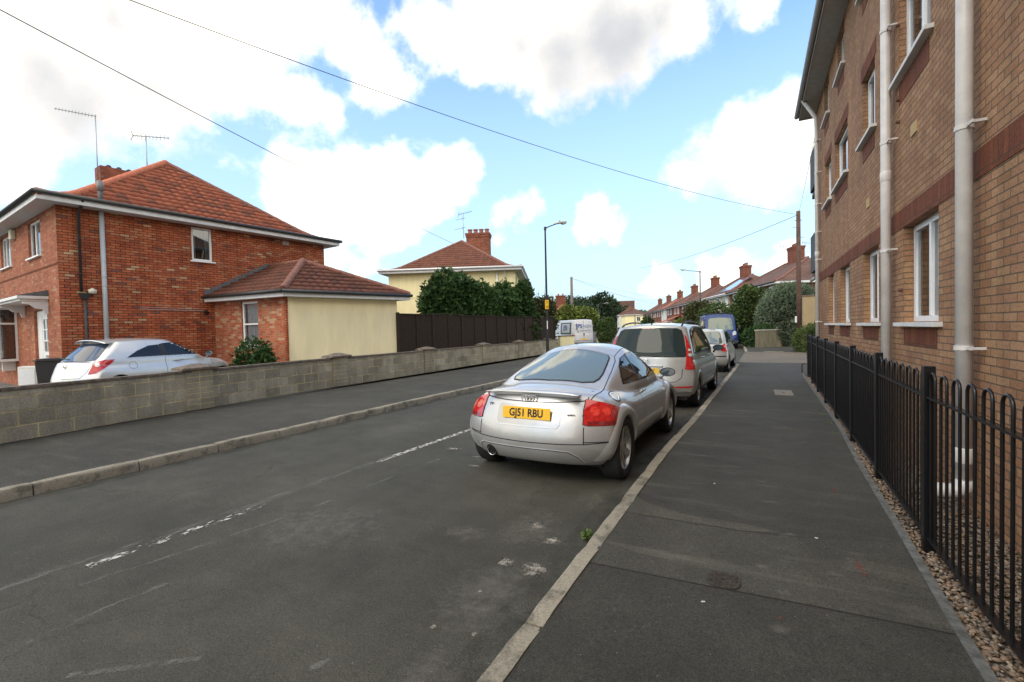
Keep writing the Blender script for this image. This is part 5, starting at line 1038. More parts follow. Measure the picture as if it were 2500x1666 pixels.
g = MB(); g.box(-.21,-.11,-.15,-.14,1.62,1.98); nt_ = g.build('notice', M_white, poleA); 
pQ = rd((1398-1250)/1126*54,54); poleB = pole('pale telegraph pole rising from the shrubs beyond the silver van', (pQ.x,pQ.y,0), 7.55, .19, m=mat('pale_pole_wood',(.17,.14,.12),.85,noise=.3,nscale=3))
pole('pale pole before the yellow hipped house in the far street', rd((1551-1250)/1126*118,118), 5.2, .14, steps=False, m=MATS['pale_pole_wood'])
pole('short dark leaning pole beside the bush in the far street', rd((1586-1250)/1126*95,95), 4.8, .10, steps=False, lean=-.12)
# overhead wires
def wire(label, pts, sag, r=.008, m=None):
    P = []
    for a, b in zip(pts[:-1], pts[1:]):
        a, b = Vector(a), Vector(b); n = 24; P += [a.lerp(b, i/n)-Vector((0,0,sag*4*(i/n)*(1-i/n))) for i in range(n)]
    P.append(Vector(pts[-1])); g = MB(); g.tube(P, r, 5); o = g.build('overhead_wire', m or M_dkmetal); return tag(o, label, 'wire', 'overhead telephone wires')
def pxd(x, y, d): v = ray(x, y); q_ = d/((v.x*-.4668+v.y*.8840)); return Vector((0,0,CAMZ))+v*q_
topA = Vector((pP.x,pP.y,7.75)); topB = Vector((pQ.x,pQ.y,7.4))
wire('black wire running from the top left corner down to the cream house chimney', [pxd(-200,-95,7.5), pxd(0,24,8.2), HBM@Vector((3.3,4.3,7.35))], .12, r=.0105)
wire('black wire from the top of the picture to the tall wooden telegraph pole', [pxd(215,-38,8.3), topA], .55, r=.009)
wire('thin grey wire falling left from the tall wooden pole towards the far houses', [topA, pxd(1560,655,66)], .5, r=.017, m=mat('pale_wire',(.12,.13,.14),.6))
wire('short black wire from the wooden pole to the brick flats', [topA, Vector((1.45,14.8,6.6))], .1, r=.006)
for i, (x, y, d) in enumerate(((1700,734,80),(1640,748,95),(1600,735,100))): wire(['thin pale wire from the left pole to the cream house with solar panel','thin pale wire from the left pole to the brick houses','lowest thin pale wire from the left pole to the far row'][i], [topB, pxd(x,y,d)], .6, r=.012, m=MATS['pale_wire'])
# aerials on far chimneys
a_lab = ['spindly aerial left of the chimney of the nearest red semi','spindly aerial right of the chimney of the nearest red semi','small aerial on the chimney of the cream semi with solar panel','tall thin aerial left of the chimney beyond the solar panel','short aerial right of the chimney beyond the solar panel','tiny aerial by the chimney above the right street lamp','tiny aerial by the fifth chimney of the far row']
for i, (px, yb, yt, d) in enumerate(((1914,655,600,44.4),(1966,650,592,44.0),(1833,665,652,58),(1733,712,670,71),(1758,695,677,71),(1685,722,701,85),(1650,735,712,98))):
    b = pxd(px,yb,d); t_ = pxd(px,yt,d); k = yagi(a_lab[i], b, a27+.3*i, (t_-b).length, .9 if i < 3 else .5, 5 if i < 3 else 3, el=.16)
    k['group'] = 'aerials on the far right chimneys'
# garden walls
def gwall(name, label, pts, h, th, m, cap=None, group=None):
    o = Vector((*pts[0],0)); root = empty(name, o, 0, label, 'wall', group); g = MB(); c = MB()
    for a, b in zip(pts[:-1], pts[1:]):
        t = Vector((b[0]-a[0],b[1]-a[1],0)); M = frameM((a[0]-o.x,a[1]-o.y,0), t); g.box(0,t.length,0,th,0,h,M); c.box(-.03,t.length+.03,-.03,th+.03,h,h+.07,M)
    g.build('wall_face', m, root); c.build('wall_coping', cap or M_cop, root); return root
M_gw = render_wall('weathered_grey_render', (.17,.15,.10), streak=.4)
gwall('garden_wall', 'low weathered rendered wall in front of the round bush', [W2(rd(15.4,28.9)), W2(rd(17.3,29.6))], 1.16, .2, M_gw, cap=mat('pale_coping',(.40,.38,.32),.8,noise=.4,nscale=2))
gwall('garden_wall', 'short red brick wall return beside the low rendered garden wall', [W2(rd(17.45,29.7)), W2(rd(17.9,31))], 1.1, .22, M_farred)
gwall('garden_wall', 'tall tan rendered wall between the round bush and the flats', [W2(rd(15.55,24.6)), W2(rd(17.6,24.0))], 3.0, .2, mat('tan_panel',(.36,.27,.15),.8,noise=.12,nscale=2))
gwall('garden_wall', 'low cream garden wall with brick capping left of the silver van', [W2(rd(3.45,33)), W2(rd(4.6,34))], 1.0, .2, M_yel, cap=M_farred)
gwall('gate_pier', 'cream gate pier with flat cap right of the silver van', [W2(rd(8.35,45)), W2(rd(8.95,45))], 1.2, .5, M_yel)
for i, (x0, x1, d) in enumerate(((14.9,16.4,50),(16.5,18.4,60),(19,21,75),(22,24,92))): gwall('garden_wall', ['low brick front garden wall behind the blue van','low brick front wall of the cream semi with solar panel','low brick front wall farther down the far row','farthest low brick front wall of the right row'][i], [W2(rd(x0+1.6,d-2)), W2(rd(x0+2.8+.9,d+6))], .8, .2, M_farred)
# covers in the pavement
mc = empty('inspection_cover', (.52,11.4,.114), 0, 'pale rectangular concrete inspection cover in the right pavement', 'cover')
g = MB(); g.box(-.17,.17,-.42,.42,-.02,.006); g.build('cover_plate', mat('pale_cover',(.17,.155,.125),.85,noise=.25,nscale=20), mc, bevel=.003); g = MB(); g.box(-.02,.02,-.06,.02,.006,.008); g.build('lifting_slot', M_dark, mc)
wc = empty('water_cover', (-.175,2.90,.113), 0, 'small rusty iron water meter cover marked W in the near pavement', 'cover')
M_rust = mat('rusty_cast_iron', (.058,.046,.034), .75, metal=.3, noise=.6, nscale=40, bump=1.2, bscale=130)
oc = []
for i in range(24): a = 2*PI*i/24; k = 1/(abs(math.cos(a))**3.2+abs(math.sin(a))**3.2)**(1/3.2); oc.append((.088*k*math.cos(a), .088*k*math.sin(a)))
g = MB(); g.prism(oc, .006); g.build('cover_plate', M_rust, wc, bevel=.001); 
g = MB(); rnd = random.Random(2)
for i in range(7):
    for j in range(7):
        if (i-3)**2+(j-3)**2 > 1.5 and abs(i-3)+abs(j-3) < 6 and not (i > 4 and 1 < j < 5): g.box(-.073+i*.0215,-.060+i*.0215,-.073+j*.0215,-.060+j*.0215,.006,.0085)
g.build('raised_studs', M_rust, wc)
g = MB(); g.lathe([(0,.0066),(.012,.0066)], 12); g.build('key_hole', M_dark, wc)
text_obj('letter_w', 'W', .045, M_rust, wc, Matrix.Translation((.052,-.002,.0075)), extrude=.0012, bold=.001)
# litter
for i, (x, y, lab) in enumerate(((.36,3.74,'tiny white litter scrap on the middle of the right pavement'),(-.26,2.62,'tiny pale stone below the rusty water cover'),(-.35,4.65,'white litter scrap on the pavement beside the coupe rear wheel'))):
    g = MB(); g.box(-.010,.010,-.004,.004,0,.002, Matrix.Rotation(.5*i,4,'Z')@Matrix.Rotation(.1,4,'X')); o = g.build('litter', M_sillw); o.location = (x,y,.116); tag(o, lab, 'litter', 'scraps of litter')
# bin and meter box
bp = rd(-11.35,11.45); bn = empty('wheelie_bin', (bp.x,bp.y,.1), a27+.5, 'black wheelie bin by the front door of the brick house', 'bin')
g = MB(); v = [(-.23,-.27,.05),(.23,-.27,.05),(.25,.22,.05),(-.25,.22,.05),(-.29,-.33,.98),(.29,-.33,.98),(.29,.33,.98),(-.29,.33,.98)]; g.add(v, [(0,3,2,1),(4,5,6,7),(0,1,5,4),(1,2,6,5),(2,3,7,6),(3,0,4,7)]); g.build('bin_body', M_blkpl, bn, bevel=.02)
g = MB(); g.box(-.31,.31,-.37,.36,.985,1.01); g.box(-.27,.27,-.3,.3,1.01,1.04); g.build('bin_lid', M_blkpl, bn, bevel=.01)
for s in (-1,1): g = MB(); g.lathe([(0,-.025),(.1,-.025),(.1,.025),(0,.025)], 16, Matrix.Translation((s*.26,.24,.1))@Matrix.Rotation(PI/2,4,'Y')); g.build('wheel', M_blkpl, bn)
bp = rd(-11.9,11.35); bx = empty('meter_cabinet', (bp.x,bp.y,.1), a27+.4, 'small white meter cabinet on the ground left of the black wheelie bin', 'cabinet')
g = MB(); g.box(-.18,.18,-.12,.12,0,.86); g.build('cabinet_body', M_whitewall, bx, bevel=.03); g = MB(); g.box(-.14,.14,-.128,-.12,.08,.78); g.build('cabinet_door', M_white, bx, bevel=.004)
# ------------------------------------------------------------------ vehicles
def paint(name, col, metal=.7, rough=.3):
    q = NT(name); ob = q.n('TexCoord').outputs['Object']; fl = q.noise(ob, 900, 2, .6); dirt = q.noise(ob, 3.5, 6, .7)
    c = q.mix(1, (*col,1), q.rng(fl.outputs['Fac'], .3, .7, .92, 1.08), 'MULTIPLY'); c = q.mix(1, c, q.rng(dirt.outputs['Fac'], .3, .7, .93, 1.05), 'MULTIPLY')
    q.l(c, q.b.inputs['Base Color']); q.b.inputs['Metallic'].default_value = metal; q.l(q.rng(dirt.outputs['Fac'], .3, .7, rough*.9, rough*1.15), q.b.inputs['Roughness'])
    q.b.inputs['Coat Weight'].default_value = .8; q.b.inputs['Coat Roughness'].default_value = .05; return q.m
P_silver = paint('silver_paint', (.53,.53,.525), .55, .35); P_silver2 = paint('pale_silver_paint', (.47,.475,.46), .5, .36); P_blue = paint('royal_blue_paint', (.013,.036,.14), .0, .4); P_blue.node_tree.nodes['Principled BSDF'].inputs['Coat Weight'].default_value = .25; P_dark = paint('dark_car_paint', (.03,.035,.045), .3, .3); P_whitev = paint('white_silver_paint', (.62,.63,.66), .25, .4)
def carglass(name, col, ior=2.0, ro=.025):
    q = NT(name); q.b.inputs['Base Color'].default_value=(*col,1); q.b.inputs['Roughness'].default_value=ro; q.b.inputs['IOR'].default_value=ior
    return q.m
G_rear = carglass('rear_glass_greenish', (.13,.165,.14), 2.4); G_side = carglass('side_glass_dark', (.012,.016,.017), 1.8); G_dark = carglass('privacy_glass', (.010,.012,.013), 1.5); G_screen = carglass('windscreen_glass', (.10,.13,.11), 2.2)
M_trim = mat('black_trim', (.012,.012,.012), .45); M_tyre = mat('tyre_rubber', (.018,.018,.018), .8, bump=.3, bscale=50); M_rim = mat('alloy_rim', (.45,.45,.44), .3, metal=.85, noise=.15); M_chrome = mat('chrome', (.7,.7,.7), .08, metal=1)
M_gap = mat('panel_gap', (.02,.02,.02), .8); M_under = mat('underbody_black', (.01,.01,.01), .9)
def lens(name, col, k=.3):
    q = NT(name); ob = q.n('TexCoord').outputs['Object']; v = q.n('TexVoronoi', {'Vector':ob,'Scale':26}).outputs['Distance']
    q.l(q.mix(q.rng(v, 0, .6), tuple(x*.55 for x in col)+(1,), (*col,1)), q.b.inputs['Base Color']); q.b.inputs['Roughness'].default_value=.12; q.b.inputs['Coat Weight'].default_value=1; q.b.inputs['Coat Roughness'].default_value=.02; return q.m
M_red_l = lens('red_lamp_lens', (.52,.014,.014)); M_redd = lens('dark_red_lens', (.22,.012,.015)); M_clear = lens('clear_lamp_lens', (.6,.6,.58)); M_pink = lens('pale_red_lens', (.75,.22,.18)); M_plate = mat('yellow_plate', (.88,.50,.02), .4); M_wplate = mat('white_plate', (.75,.75,.72), .4); M_ink = mat('plate_ink', (.012,.012,.014), .6)
def interp(tab):
    X = np.array([p[0] for p in tab], float); Y = np.array([p[1] for p in tab], float); h = np.diff(X); dl = np.diff(Y)/h; m = np.zeros(len(X)); m[0], m[-1] = dl[0], dl[-1]
    for i in range(1, len(X)-1): m[i] = 0 if dl[i-1]*dl[i] <= 0 else (h[i-1]+h[i])/(h[i-1]/dl[i-1]+h[i]/dl[i])
    def f(x):
        x = min(max(x, X[0]), X[-1]); i = min(int(np.searchsorted(X, x, side='right')-1), len(X)-2); t = (x-X[i])/h[i]
        return float(Y[i]*(1+2*t)*(1-t)**2+h[i]*m[i]*t*(1-t)**2+Y[i+1]*t*t*(3-2*t)+h[i]*m[i+1]*t*t*(t-1))
    return f
AS = [-1,-.965,-.88,-.7,-.45,-.2,0,.2,.45,.7,.88,.965,1]
def lattice(aS, bS, cS, fn):
    idx = {}; V = []; F = []
    def vid(i,j,k):
        if (i,j,k) not in idx: idx[(i,j,k)] = len(V); V.append(fn(aS[i],bS[j],cS[k]))
        return idx[(i,j,k)]
    na, nb, nc = len(aS)-1, len(bS)-1, len(cS)-1
    for j in range(nb):
        for k in range(nc): F.append((vid(0,j,k),vid(0,j,k+1),vid(0,j+1,k+1),vid(0,j+1,k))); F.append((vid(na,j,k),vid(na,j+1,k),vid(na,j+1,k+1),vid(na,j,k+1)))
    for i in range(na):
        for k in range(nc): F.append((vid(i,0,k),vid(i+1,0,k),vid(i+1,0,k+1),vid(i,0,k+1))); F.append((vid(i,nb,k),vid(i,nb,k+1),vid(i+1,nb,k+1),vid(i+1,nb,k)))
        for j in range(nb): F.append((vid(i,j,0),vid(i,j+1,0),vid(i+1,j+1,0),vid(i+1,j,0))); F.append((vid(i,j,nc),vid(i+1,j,nc),vid(i+1,j+1,nc),vid(i,j+1,nc)))
    return V, F
def evaluated(o):
    dg = bpy.context.evaluated_depsgraph_get(); me = bpy.data.meshes.new_from_object(o.evaluated_get(dg)); o.modifiers.clear(); old = o.data; o.data = me; bpy.data.meshes.remove(old); return o
class Car:
    def __init__(s, name, label, loc, rz, L, group=None, cat='car'):
        s.root = empty(name, loc, rz, label, cat, group); s.L = L
    def shell(s, T, vox=.02, smooth=10, m=P_silver, arches=(), archR=.345, name='body'):
        L = s.L; zt, zb, w, S, rz_, fz_ = (interp(T[k]) for k in ('zt','zb','w','S','rz','fz')); crown = T.get('crown', .05); rr, fr_ = T.get('rr',.28), T.get('fr',.42); pr = T.get('pr', 3.2)
        def tub(a,b,c):
            y0 = rz_(c)+rr*abs(a)**pr; y1 = L-fz_(c)-fr_*abs(a)**pr; y = y0+(y1-y0)*b
            top = zt(y)-crown*abs(a)**2.4; bot = zb(y); return (a*w(y)*S(c), y, bot+(top-bot)*c)
        bS = [0,.012,.04,.09,.16,.25,.35,.45,.55,.65,.75,.84,.91,.96,.988,1]
        V, F = lattice(AS, bS, [0,.05,.16,.32,.5,.68,.82,.92,.98,1], tub); mb = MB(); mb.add(V, F)
        bm_parts = [(V,F)]
        if 'cab' in T:
            K = T['cab']; cr, cf, ch, cw = interp(K['rear']), interp(K['front']), interp(K['top']), interp(K['w']); base = K['base']; tum = K['tum']; tp = K.get('tp',1.7); rb, fb = K.get('rb',.16), K.get('fb',.22); cc_ = K.get('crown',.05)
            def cab(a,b,c):
                y0 = cr(c)+rb*abs(a)**2.6; y1 = cf(c)-fb*abs(a)**2.4; y = y0+(y1-y0)*b
                top = ch(y)-cc_*abs(a)**2.2; return (a*cw(y)*(1-tum*c**tp), y, base+(top-base)*c)
            V2, F2 = lattice(AS, [0,.03,.1,.2,.32,.45,.58,.7,.82,.92,.975,1], [0,.15,.35,.55,.75,.9,.975,1], cab); bm_parts.append((V2,F2))
        allV, allF = [], []
        for V_, F_ in bm_parts:
            me = bpy.data.meshes.new('t'); me.from_pydata(V_, [], F_); o = bpy.data.objects.new('t', me); C.objects.link(o); md = o.modifiers.new('s','SUBSURF'); md.levels = 2; evaluated(o)
            n = len(allV); allV += [v.co[:] for v in o.data.vertices]; allF += [tuple(i+n for i in p.vertices) for p in o.data.polygons]; bpy.data.objects.remove(o)
        me = bpy.data.meshes.new(name); me.from_pydata(allV, [], allF); o = bpy.data.objects.new(name, me); C.objects.link(o)
        bm = bmesh.new(); bm.from_mesh(me); bmesh.ops.recalc_face_normals(bm, faces=bm.faces); bm.to_mesh(me); bm.free()
        md = o.modifiers.new('r','REMESH'); md.mode = 'VOXEL'; md.voxel_size = vox; md.use_smooth_shade = True
        md = o.modifiers.new('m','SMOOTH'); md.factor = .5; md.iterations = smooth
        o.data.materials.append(m); evaluated(o)
        s.bvh0 = BVHTree.FromPolygons([v.co[:] for v in o.data.vertices], [tuple(p.vertices) for p in o.data.polygons])
        if arches:
            ct = MB()
            for (y, z) in arches:
                for sg in (-1,1):
                    ct.lathe([(archR,-.21),(archR,.21)], 40, Matrix.Translation((sg*(T['hw']-.05),y,z))@Matrix.Rotation(PI/2,4,'Y'), cap=True)
            c_ = ct.build('cut', M_under, None, uv=False); bm = bmesh.new(); bm.from_mesh(c_.data); bmesh.ops.recalc_face_normals(bm, faces=bm.faces); bm.to_mesh(c_.data); bm.free()
            md = o.modifiers.new('b','BOOLEAN'); md.operation = 'DIFFERENCE'; md.object = c_; md.solver = 'EXACT'; md.material_mode = 'TRANSFER'; evaluated(o); bpy.data.objects.remove(c_)
        for p in o.data.polygons: p.use_smooth = True
        o.name = name; o.parent = s.root; s.body = o; s.bvh = s.bvh0; return o
    def hit(s, u, v, side):
        if side in ('R','L'): sg = 1 if side == 'R' else -1; o = Vector((sg*3,u,v)); d = Vector((-sg,0,0))
        elif side == 'C': o = Vector((math.sin(u)*3, 1.2-math.cos(u)*3, v)); d = Vector((-math.sin(u), math.cos(u), 0))
        elif side == 'B': o = Vector((u,-3,v)); d = Vector((0,1,0))
        elif side == 'F': o = Vector((u,s.L+3,v)); d = Vector((0,-1,0))
        else: o = Vector((u,v,4)); d = Vector((0,0,-1))
        p, n, i, dist = s.bvh.ray_cast(o, d)
        return (p, n if n.dot(d) < 0 else -n) if p else (None, None)
    def patch(s, name, outline, side, m, off=.004, res=.05, parent=None, smoothn=0, thick=0):
        bm = bmesh.new(); vs = [bm.verts.new((a,b,0)) for a,b in outline]; f = bm.faces.new(vs); bmesh.ops.triangulate(bm, faces=[f])
        for ax in (0,1):
            lo, hi = min(p[ax] for p in outline), max(p[ax] for p in outline); k = lo+res
            while k < hi-res*.2:
                bmesh.ops.bisect_plane(bm, geom=bm.verts[:]+bm.edges[:]+bm.faces[:], dist=1e-6, plane_co=(k if ax == 0 else 0, k if ax == 1 else 0, 0), plane_no=(1,0,0) if ax == 0 else (0,1,0)); k += res
        bad = []
        for v in bm.verts:
            p, n = s.hit(v.co.x, v.co.y, side)
            if p is None: bad.append(v)
            else: v.co = p+n*off
        bmesh.ops.delete(bm, geom=bad, context='VERTS')
        if thick: pass
        me = bpy.data.meshes.new(name); bm.to_mesh(me); bm.free(); me.materials.append(m)
        for p in me.polygons: p.use_smooth = True
        o = bpy.data.objects.new(name, me); C.objects.link(o); o.parent = parent or s.root; return o
    def line(s, name, pts, side, m=None, w=.008, off=.0025, parent=None, closed=False, step=.03):
        P = list(pts)+([pts[0]] if closed else []); D = []
        for a, b in zip(P[:-1], P[1:]):
            n = max(1, int(math.dist(a,b)/step)); D += [(a[0]+(b[0]-a[0])*i/n, a[1]+(b[1]-a[1])*i/n) for i in range(n)]
        D.append(P[-1]); V = []; F = []; run = []
        for i, p in enumerate(D):
            a, b = D[max(i-1,0)], D[min(i+1,len(D)-1)]; dx, dy = b[0]-a[0], b[1]-a[1]; l = math.hypot(dx,dy) or 1; nx, ny = -dy/l*w/2, dx/l*w/2
            h1, n1 = s.hit(p[0]+nx, p[1]+ny, side); h2, n2 = s.hit(p[0]-nx, p[1]-ny, side)
            if h1 is None or h2 is None: run.append(None); continue
            V += [(h1+n1*off)[:], (h2+n2*off)[:]]; run.append(len(V)-2)
        for a, b in zip(run[:-1], run[1:]):
            if a is not None and b is not None: F.append((a,a+1,b+1,b))
        mb = MB(); mb.add(V, F); return mb.build(name, m or M_gap, parent or s.body)
    def flare(s, y, z, side, R0, R1, bulge, m, a0=-6, a1=186, name='wheel_arch'):
        V = []; F = []; n = 44; prof = [(R0-.012,-.05),(R0-.012,bulge*.8),(R0+.006,bulge),(R0+(R1-R0)*.55,bulge*.9),(R0+(R1-R0)*.85,bulge*.6),(R1,.001)]
        sg = 1 if side == 'R' else -1
        for i in range(n+1):
            a = math.radians(a0+(a1-a0)*i/n)
            for r, o in prof:
                h, nn = s.hit(y+math.cos(a)*max(r,R0+.01), z+math.sin(a)*max(r,R0+.01), side)
                if h is None: h = Vector((V[-1][0] if V else sg*.8,0,0)); 
                V.append((h.x+sg*o, y+math.cos(a)*r, z+math.sin(a)*r))
        k = len(prof); F = [(i*k+j, i*k+j+1, (i+1)*k+j+1, (i+1)*k+j) for i in range(n) for j in range(k-1)]
        mb = MB(); mb.add(V, F); return mb.build(name, m, s.root, smooth=True)
    def wheel(s, x, y, R=.315, rimR=.215, wd=.2, spokes=6, twin=False, m=None, cap=False):
        sg = 1 if x > 0 else -1; e = bpy.data.objects.new('wheel', None); C.objects.link(e); e.parent = s.root; e.location = (x,y,R-.003); e.rotation_euler = (0,PI/2*sg,0)
        h = wd/2; t = MB(); t.lathe([(rimR-.01,-h*.8),(rimR+.01,-h*.92),(R-.03,-h),(R-.006,-h*.82),(R,-h*.6),(R,h*.6),(R-.006,h*.82),(R-.03,h),(rimR+.01,h*.92),(rimR-.012,h*.80)], 44); t.build('tyre', M_tyre, e, angle=.9)
        g = MB(); rm = m or M_rim
        g.lathe([(rimR-.002,h*.83),(rimR-.012,h*.80),(rimR-.03,h*.35),(rimR-.035,-h*.7)], 40)
        g.lathe([(0,h*.62),(.045,h*.60),(.062,h*.42),(.062,h*.2)], 20)
        if cap: g.lathe([(.0,h*.6),(.05,h*.62),(.12,h*.6),(rimR-.02,h*.72)], 36)
        for k in range(spokes):
            for q_ in ((-.13,.13) if twin else (0,)):
                a = 2*PI*k/spokes; M = Matrix.Rotation(a+q_,4,'Z'); w0, w1 = (.016,.014) if twin else (.034,.026)
                g.add([M@Vector(p) for p in ((.045,-w0,h*.5),(rimR-.015,-w1,h*.72),(rimR-.015,w1,h*.72),(.045,w0,h*.5),(.045,-w0*1.2,h*.1),(rimR-.015,-w1*1.2,h*.35),(rimR-.015,w1*1.2,h*.35),(.045,w0*1.2,h*.1))], [(0,1,2,3),(0,4,5,1),(3,2,6,7)])
        g.build('rim', rm, e, angle=.5)
        g = MB(); g.lathe([(0,-h*.2),(.15,-h*.2)], 24); g.lathe([(0,-h*.65),(rimR-.03,-h*.65)], 24); g.build('brake_disc', mat('brake_disc',(.10,.095,.09),.5,metal=.6), e)
        return e
def ell(mb, c, r, n=14, m=10, pw=1.0):
    mb.grid(lambda u, v: (c[0]+r[0]*math.cos(2*PI*u)*math.sin(PI*v), c[1]+r[1]*math.sin(2*PI*u)*math.sin(PI*v), c[2]+r[2]*math.cos(PI*v)), n, m, closed_u=True)
def mirror(car, x, y, z, w=.11, h=.068, d=.06, m=P_silver, gm=None):
    sg = 1 if x > 0 else -1; g = MB(); g.grid(lambda u, v: (x+sg*0+w*math.cos(2*PI*u)*math.sin(PI/2*v)**.7, y+d*1.3*(1-(v)**2.2), z+h*math.sin(2*PI*u)*math.sin(PI/2*v)**.7), 20, 8, closed_u=True)
    g.tube([(x-sg*w*.6,y+.03,z-h*.6),(x-sg*(w*.8+.02),y+.04,z-h*1.5)], .022, 8); o = g.build('door_mirror', m, car.root, smooth=True)
    g = MB(); n = 20; g.add([(x+w*.88*math.cos(2*PI*i/n), y-.002, z+h*.86*math.sin(2*PI*i/n)) for i in range(n)], [tuple(range(n))]); g.build('mirror_glass', gm or carglass('mirror_glass_'+str(len(MATS)), (.03,.06,.08), 2.2), o); return o
def plate(car, c, text, w=.52, h=.111, tilt=0, yaw=0, m=None, body=None):
    M = Matrix.Translation(c)@Matrix.Rotation(yaw,4,'Z')@Matrix.Rotation(tilt,4,'X')
    g = MB(); g.box(-w/2,w/2,-.006,.004,-h/2,h/2,M); p = g.build('number_plate', m or M_plate, car.root, bevel=.002)
    if text: t = text_obj('plate_text', text, h*.92, M_ink, p, M@Matrix.Translation((0,-.0075,-.002))@UP, extrude=.0004, squeeze=.86, bold=.003)
    return p
def at(c, dx, dy, dz=0): return c.root.matrix_basis@Vector((dx,dy,dz))
# --- silver coupe in the foreground
TTloc = Vector((-2.10,4.20,0)); TTrz = -math.radians(1.7)
tt = Car('silver_coupe', 'silver two door coupe with a low rear spoiler parked nearest at the kerb', TTloc, TTrz, 4.04)
TT = dict(hw=.88, zt=[(0,.80),(.12,.885),(.22,.95),(.42,.985),(.8,1.0),(1.6,.98),(2.6,.965),(3.0,.94),(3.4,.87),(3.75,.77),(4.04,.62)], zb=[(0,.24),(.3,.20),(.8,.19),(3.2,.19),(3.8,.2),(4.04,.26)],
  w=[(0,.80),(.2,.845),(.45,.872),(.8,.882),(1.3,.872),(2.2,.866),(3.2,.882),(3.7,.85),(4.04,.76)], S=[(0,.84),(.12,.93),(.3,.985),(.45,1.0),(.62,.995),(.75,.97),(.86,.915),(.94,.84),(1,.74)],
  rz=[(0,.10),(.1,.045),(.25,.0),(.45,.0),(.6,.02),(.75,.05),(.88,.10),(1,.17)], fz=[(0,.12),(.2,.02),(.4,0),(.6,.04),(.8,.14),(1,.3)], crown=.075, rr=.26, fr=.55, pr=3.4,
  cab=dict(base=.84, rear=[(0,.36),(.3,.52),(.5,.72),(.7,1.0),(.85,1.30),(1,1.62)], front=[(0,3.05),(.5,2.75),(.8,2.48),(1,2.22)], top=[(.3,1.25),(1.3,1.33),(1.7,1.372),(2.0,1.385),(2.3,1.37),(3,1.3)], w=[(.3,.62),(.8,.72),(1.3,.775),(2,.79),(2.6,.775),(3.1,.70)], tum=.34, tp=1.5, rb=.20, fb=.32, crown=.075))
tt.shell(TT, vox=.017, smooth=20, arches=((.67,.32),(3.10,.32)), archR=.362)
for sd in ('R','L'):
    tt.flare(.67,.32,sd,.362,.465,.030,P_silver); tt.flare(3.10,.32,sd,.362,.465,.030,P_silver)
for x in (.762,-.762):
    for y in (.67,3.10): tt.wheel(x, y, R=.328, rimR=.238, wd=.225, spokes=6, twin=False)
RG = [(-.53,1.085),(-.50,1.055),(-.40,1.035),(0,1.02),(.40,1.035),(.50,1.055),(.53,1.085),(.51,1.16),(.46,1.26),(.42,1.315),(.38,1.33),(0,1.345),(-.38,1.33),(-.42,1.315),(-.46,1.26),(-.51,1.16)]
def scalep(P, k, dz=0): cx, cy = sum(p[0] for p in P)/len(P), sum(p[1] for p in P)/len(P); return [(cx+(p[0]-cx)*k, cy+(p[1]-cy)*k+dz) for p in P]
RGT = [(-.52,.80),(-.49,.72),(-.38,.66),(0,.62),(.38,.66),(.49,.72),(.52,.80),(.525,.92),(.50,1.12),(.46,1.38),(.42,1.44),(0,1.47),(-.42,1.44),(-.46,1.38),(-.50,1.12),(-.525,.92)]
tt.patch('rear_window_seal', scalep(RGT,1.035), 'T', M_gap, .003, .05); rgl = tt.patch('rear_window', RGT, 'T', G_rear, .006, .05)
SG = [(1.10,.945),(1.16,1.03),(1.30,1.13),(1.50,1.205),(1.75,1.25),(2.05,1.262),(2.30,1.235),(2.50,1.15),(2.70,1.02),(2.80,.935),(2.3,.93),(1.7,.935)]
for sd in ('R','L'):
    tt.patch('side_window_seal', scalep(SG,1.04), sd, M_trim, .003, .05); tt.patch('side_window', SG, sd, G_side, .006, .05)
    tt.patch('window_pillar', [(1.60,.94),(1.65,.94),(1.70,1.245),(1.66,1.24)], sd, M_trim, .0075, .05)
tt.patch('windscreen', [(-.55,2.45),(0,2.40),(.55,2.45),(.66,2.88),(0,3.0),(-.66,2.88)], 'T', G_side, .005, .06)
for sg in (1,-1):
    tl = [(sg*.505,.645),(sg*.55,.635),(sg*.845,.635),(sg*.915,.75),(sg*.905,.765),(sg*.73,.83),(sg*.57,.87),(sg*.55,.865),(sg*.52,.78)]
    if sg < 0: tl = tl[::-1]
    tt.patch('lamp_seal', scalep(tl,1.05), 'C', M_gap, .003, .03); t_ = tt.patch('tail_light', tl, 'C', M_red_l, .008, .03)
    lo = [(sg*.54,.642),(sg*.77,.642),(sg*.78,.672),(sg*.54,.672)]; tt.patch('lower_lens', lo if sg > 0 else lo[::-1], 'C', M_redd, .0095, .03, t_)
    for (cx, cz, r) in ((.61,.765,.042),(.71,.76,.038)):
        tt.patch('round_lens', [(sg*cx+r*math.cos(a*PI/8),cz+r*math.sin(a*PI/8)) for a in range(16)], 'C', M_pink if sg < 0 and cx < .65 else lens('bright_red_lens%d'%len(MATS), (.70,.045,.03)), .0095, .03, t_)
for ln, sd in (([(-.875,.475),(-.6,.455),(0,.445),(.6,.455),(.875,.475)],'B'), ([(-.575,.86),(-.3,.845),(0,.84),(.3,.845),(.575,.86)],'B'), ([(.60,.45),(.595,.62)],'B'), ([(-.60,.45),(-.595,.62)],'B'), ([(.575,.72),(.60,.85),(.575,.93)],'B'), ([(-.575,.72),(-.60,.85),(-.575,.93)],'B')): tt.line('panel_line', ln, sd, w=.009)
for sg in (1,-1): tt.line('hatch_line', [(sg*.60,.20),(sg*.625,.35),(sg*.64,.5),(sg*.62,.8),(sg*.595,1.05),(sg*.55,1.35),(sg*.50,1.48)], 'T', w=.009); tt.line('roof_seam', [(sg*.50,1.48),(sg*.49,1.9),(sg*.50,2.3)], 'T', w=.007)
tt.line('roof_seam', [(-.5,1.48),(0,1.50),(.5,1.48)], 'T', w=.004)
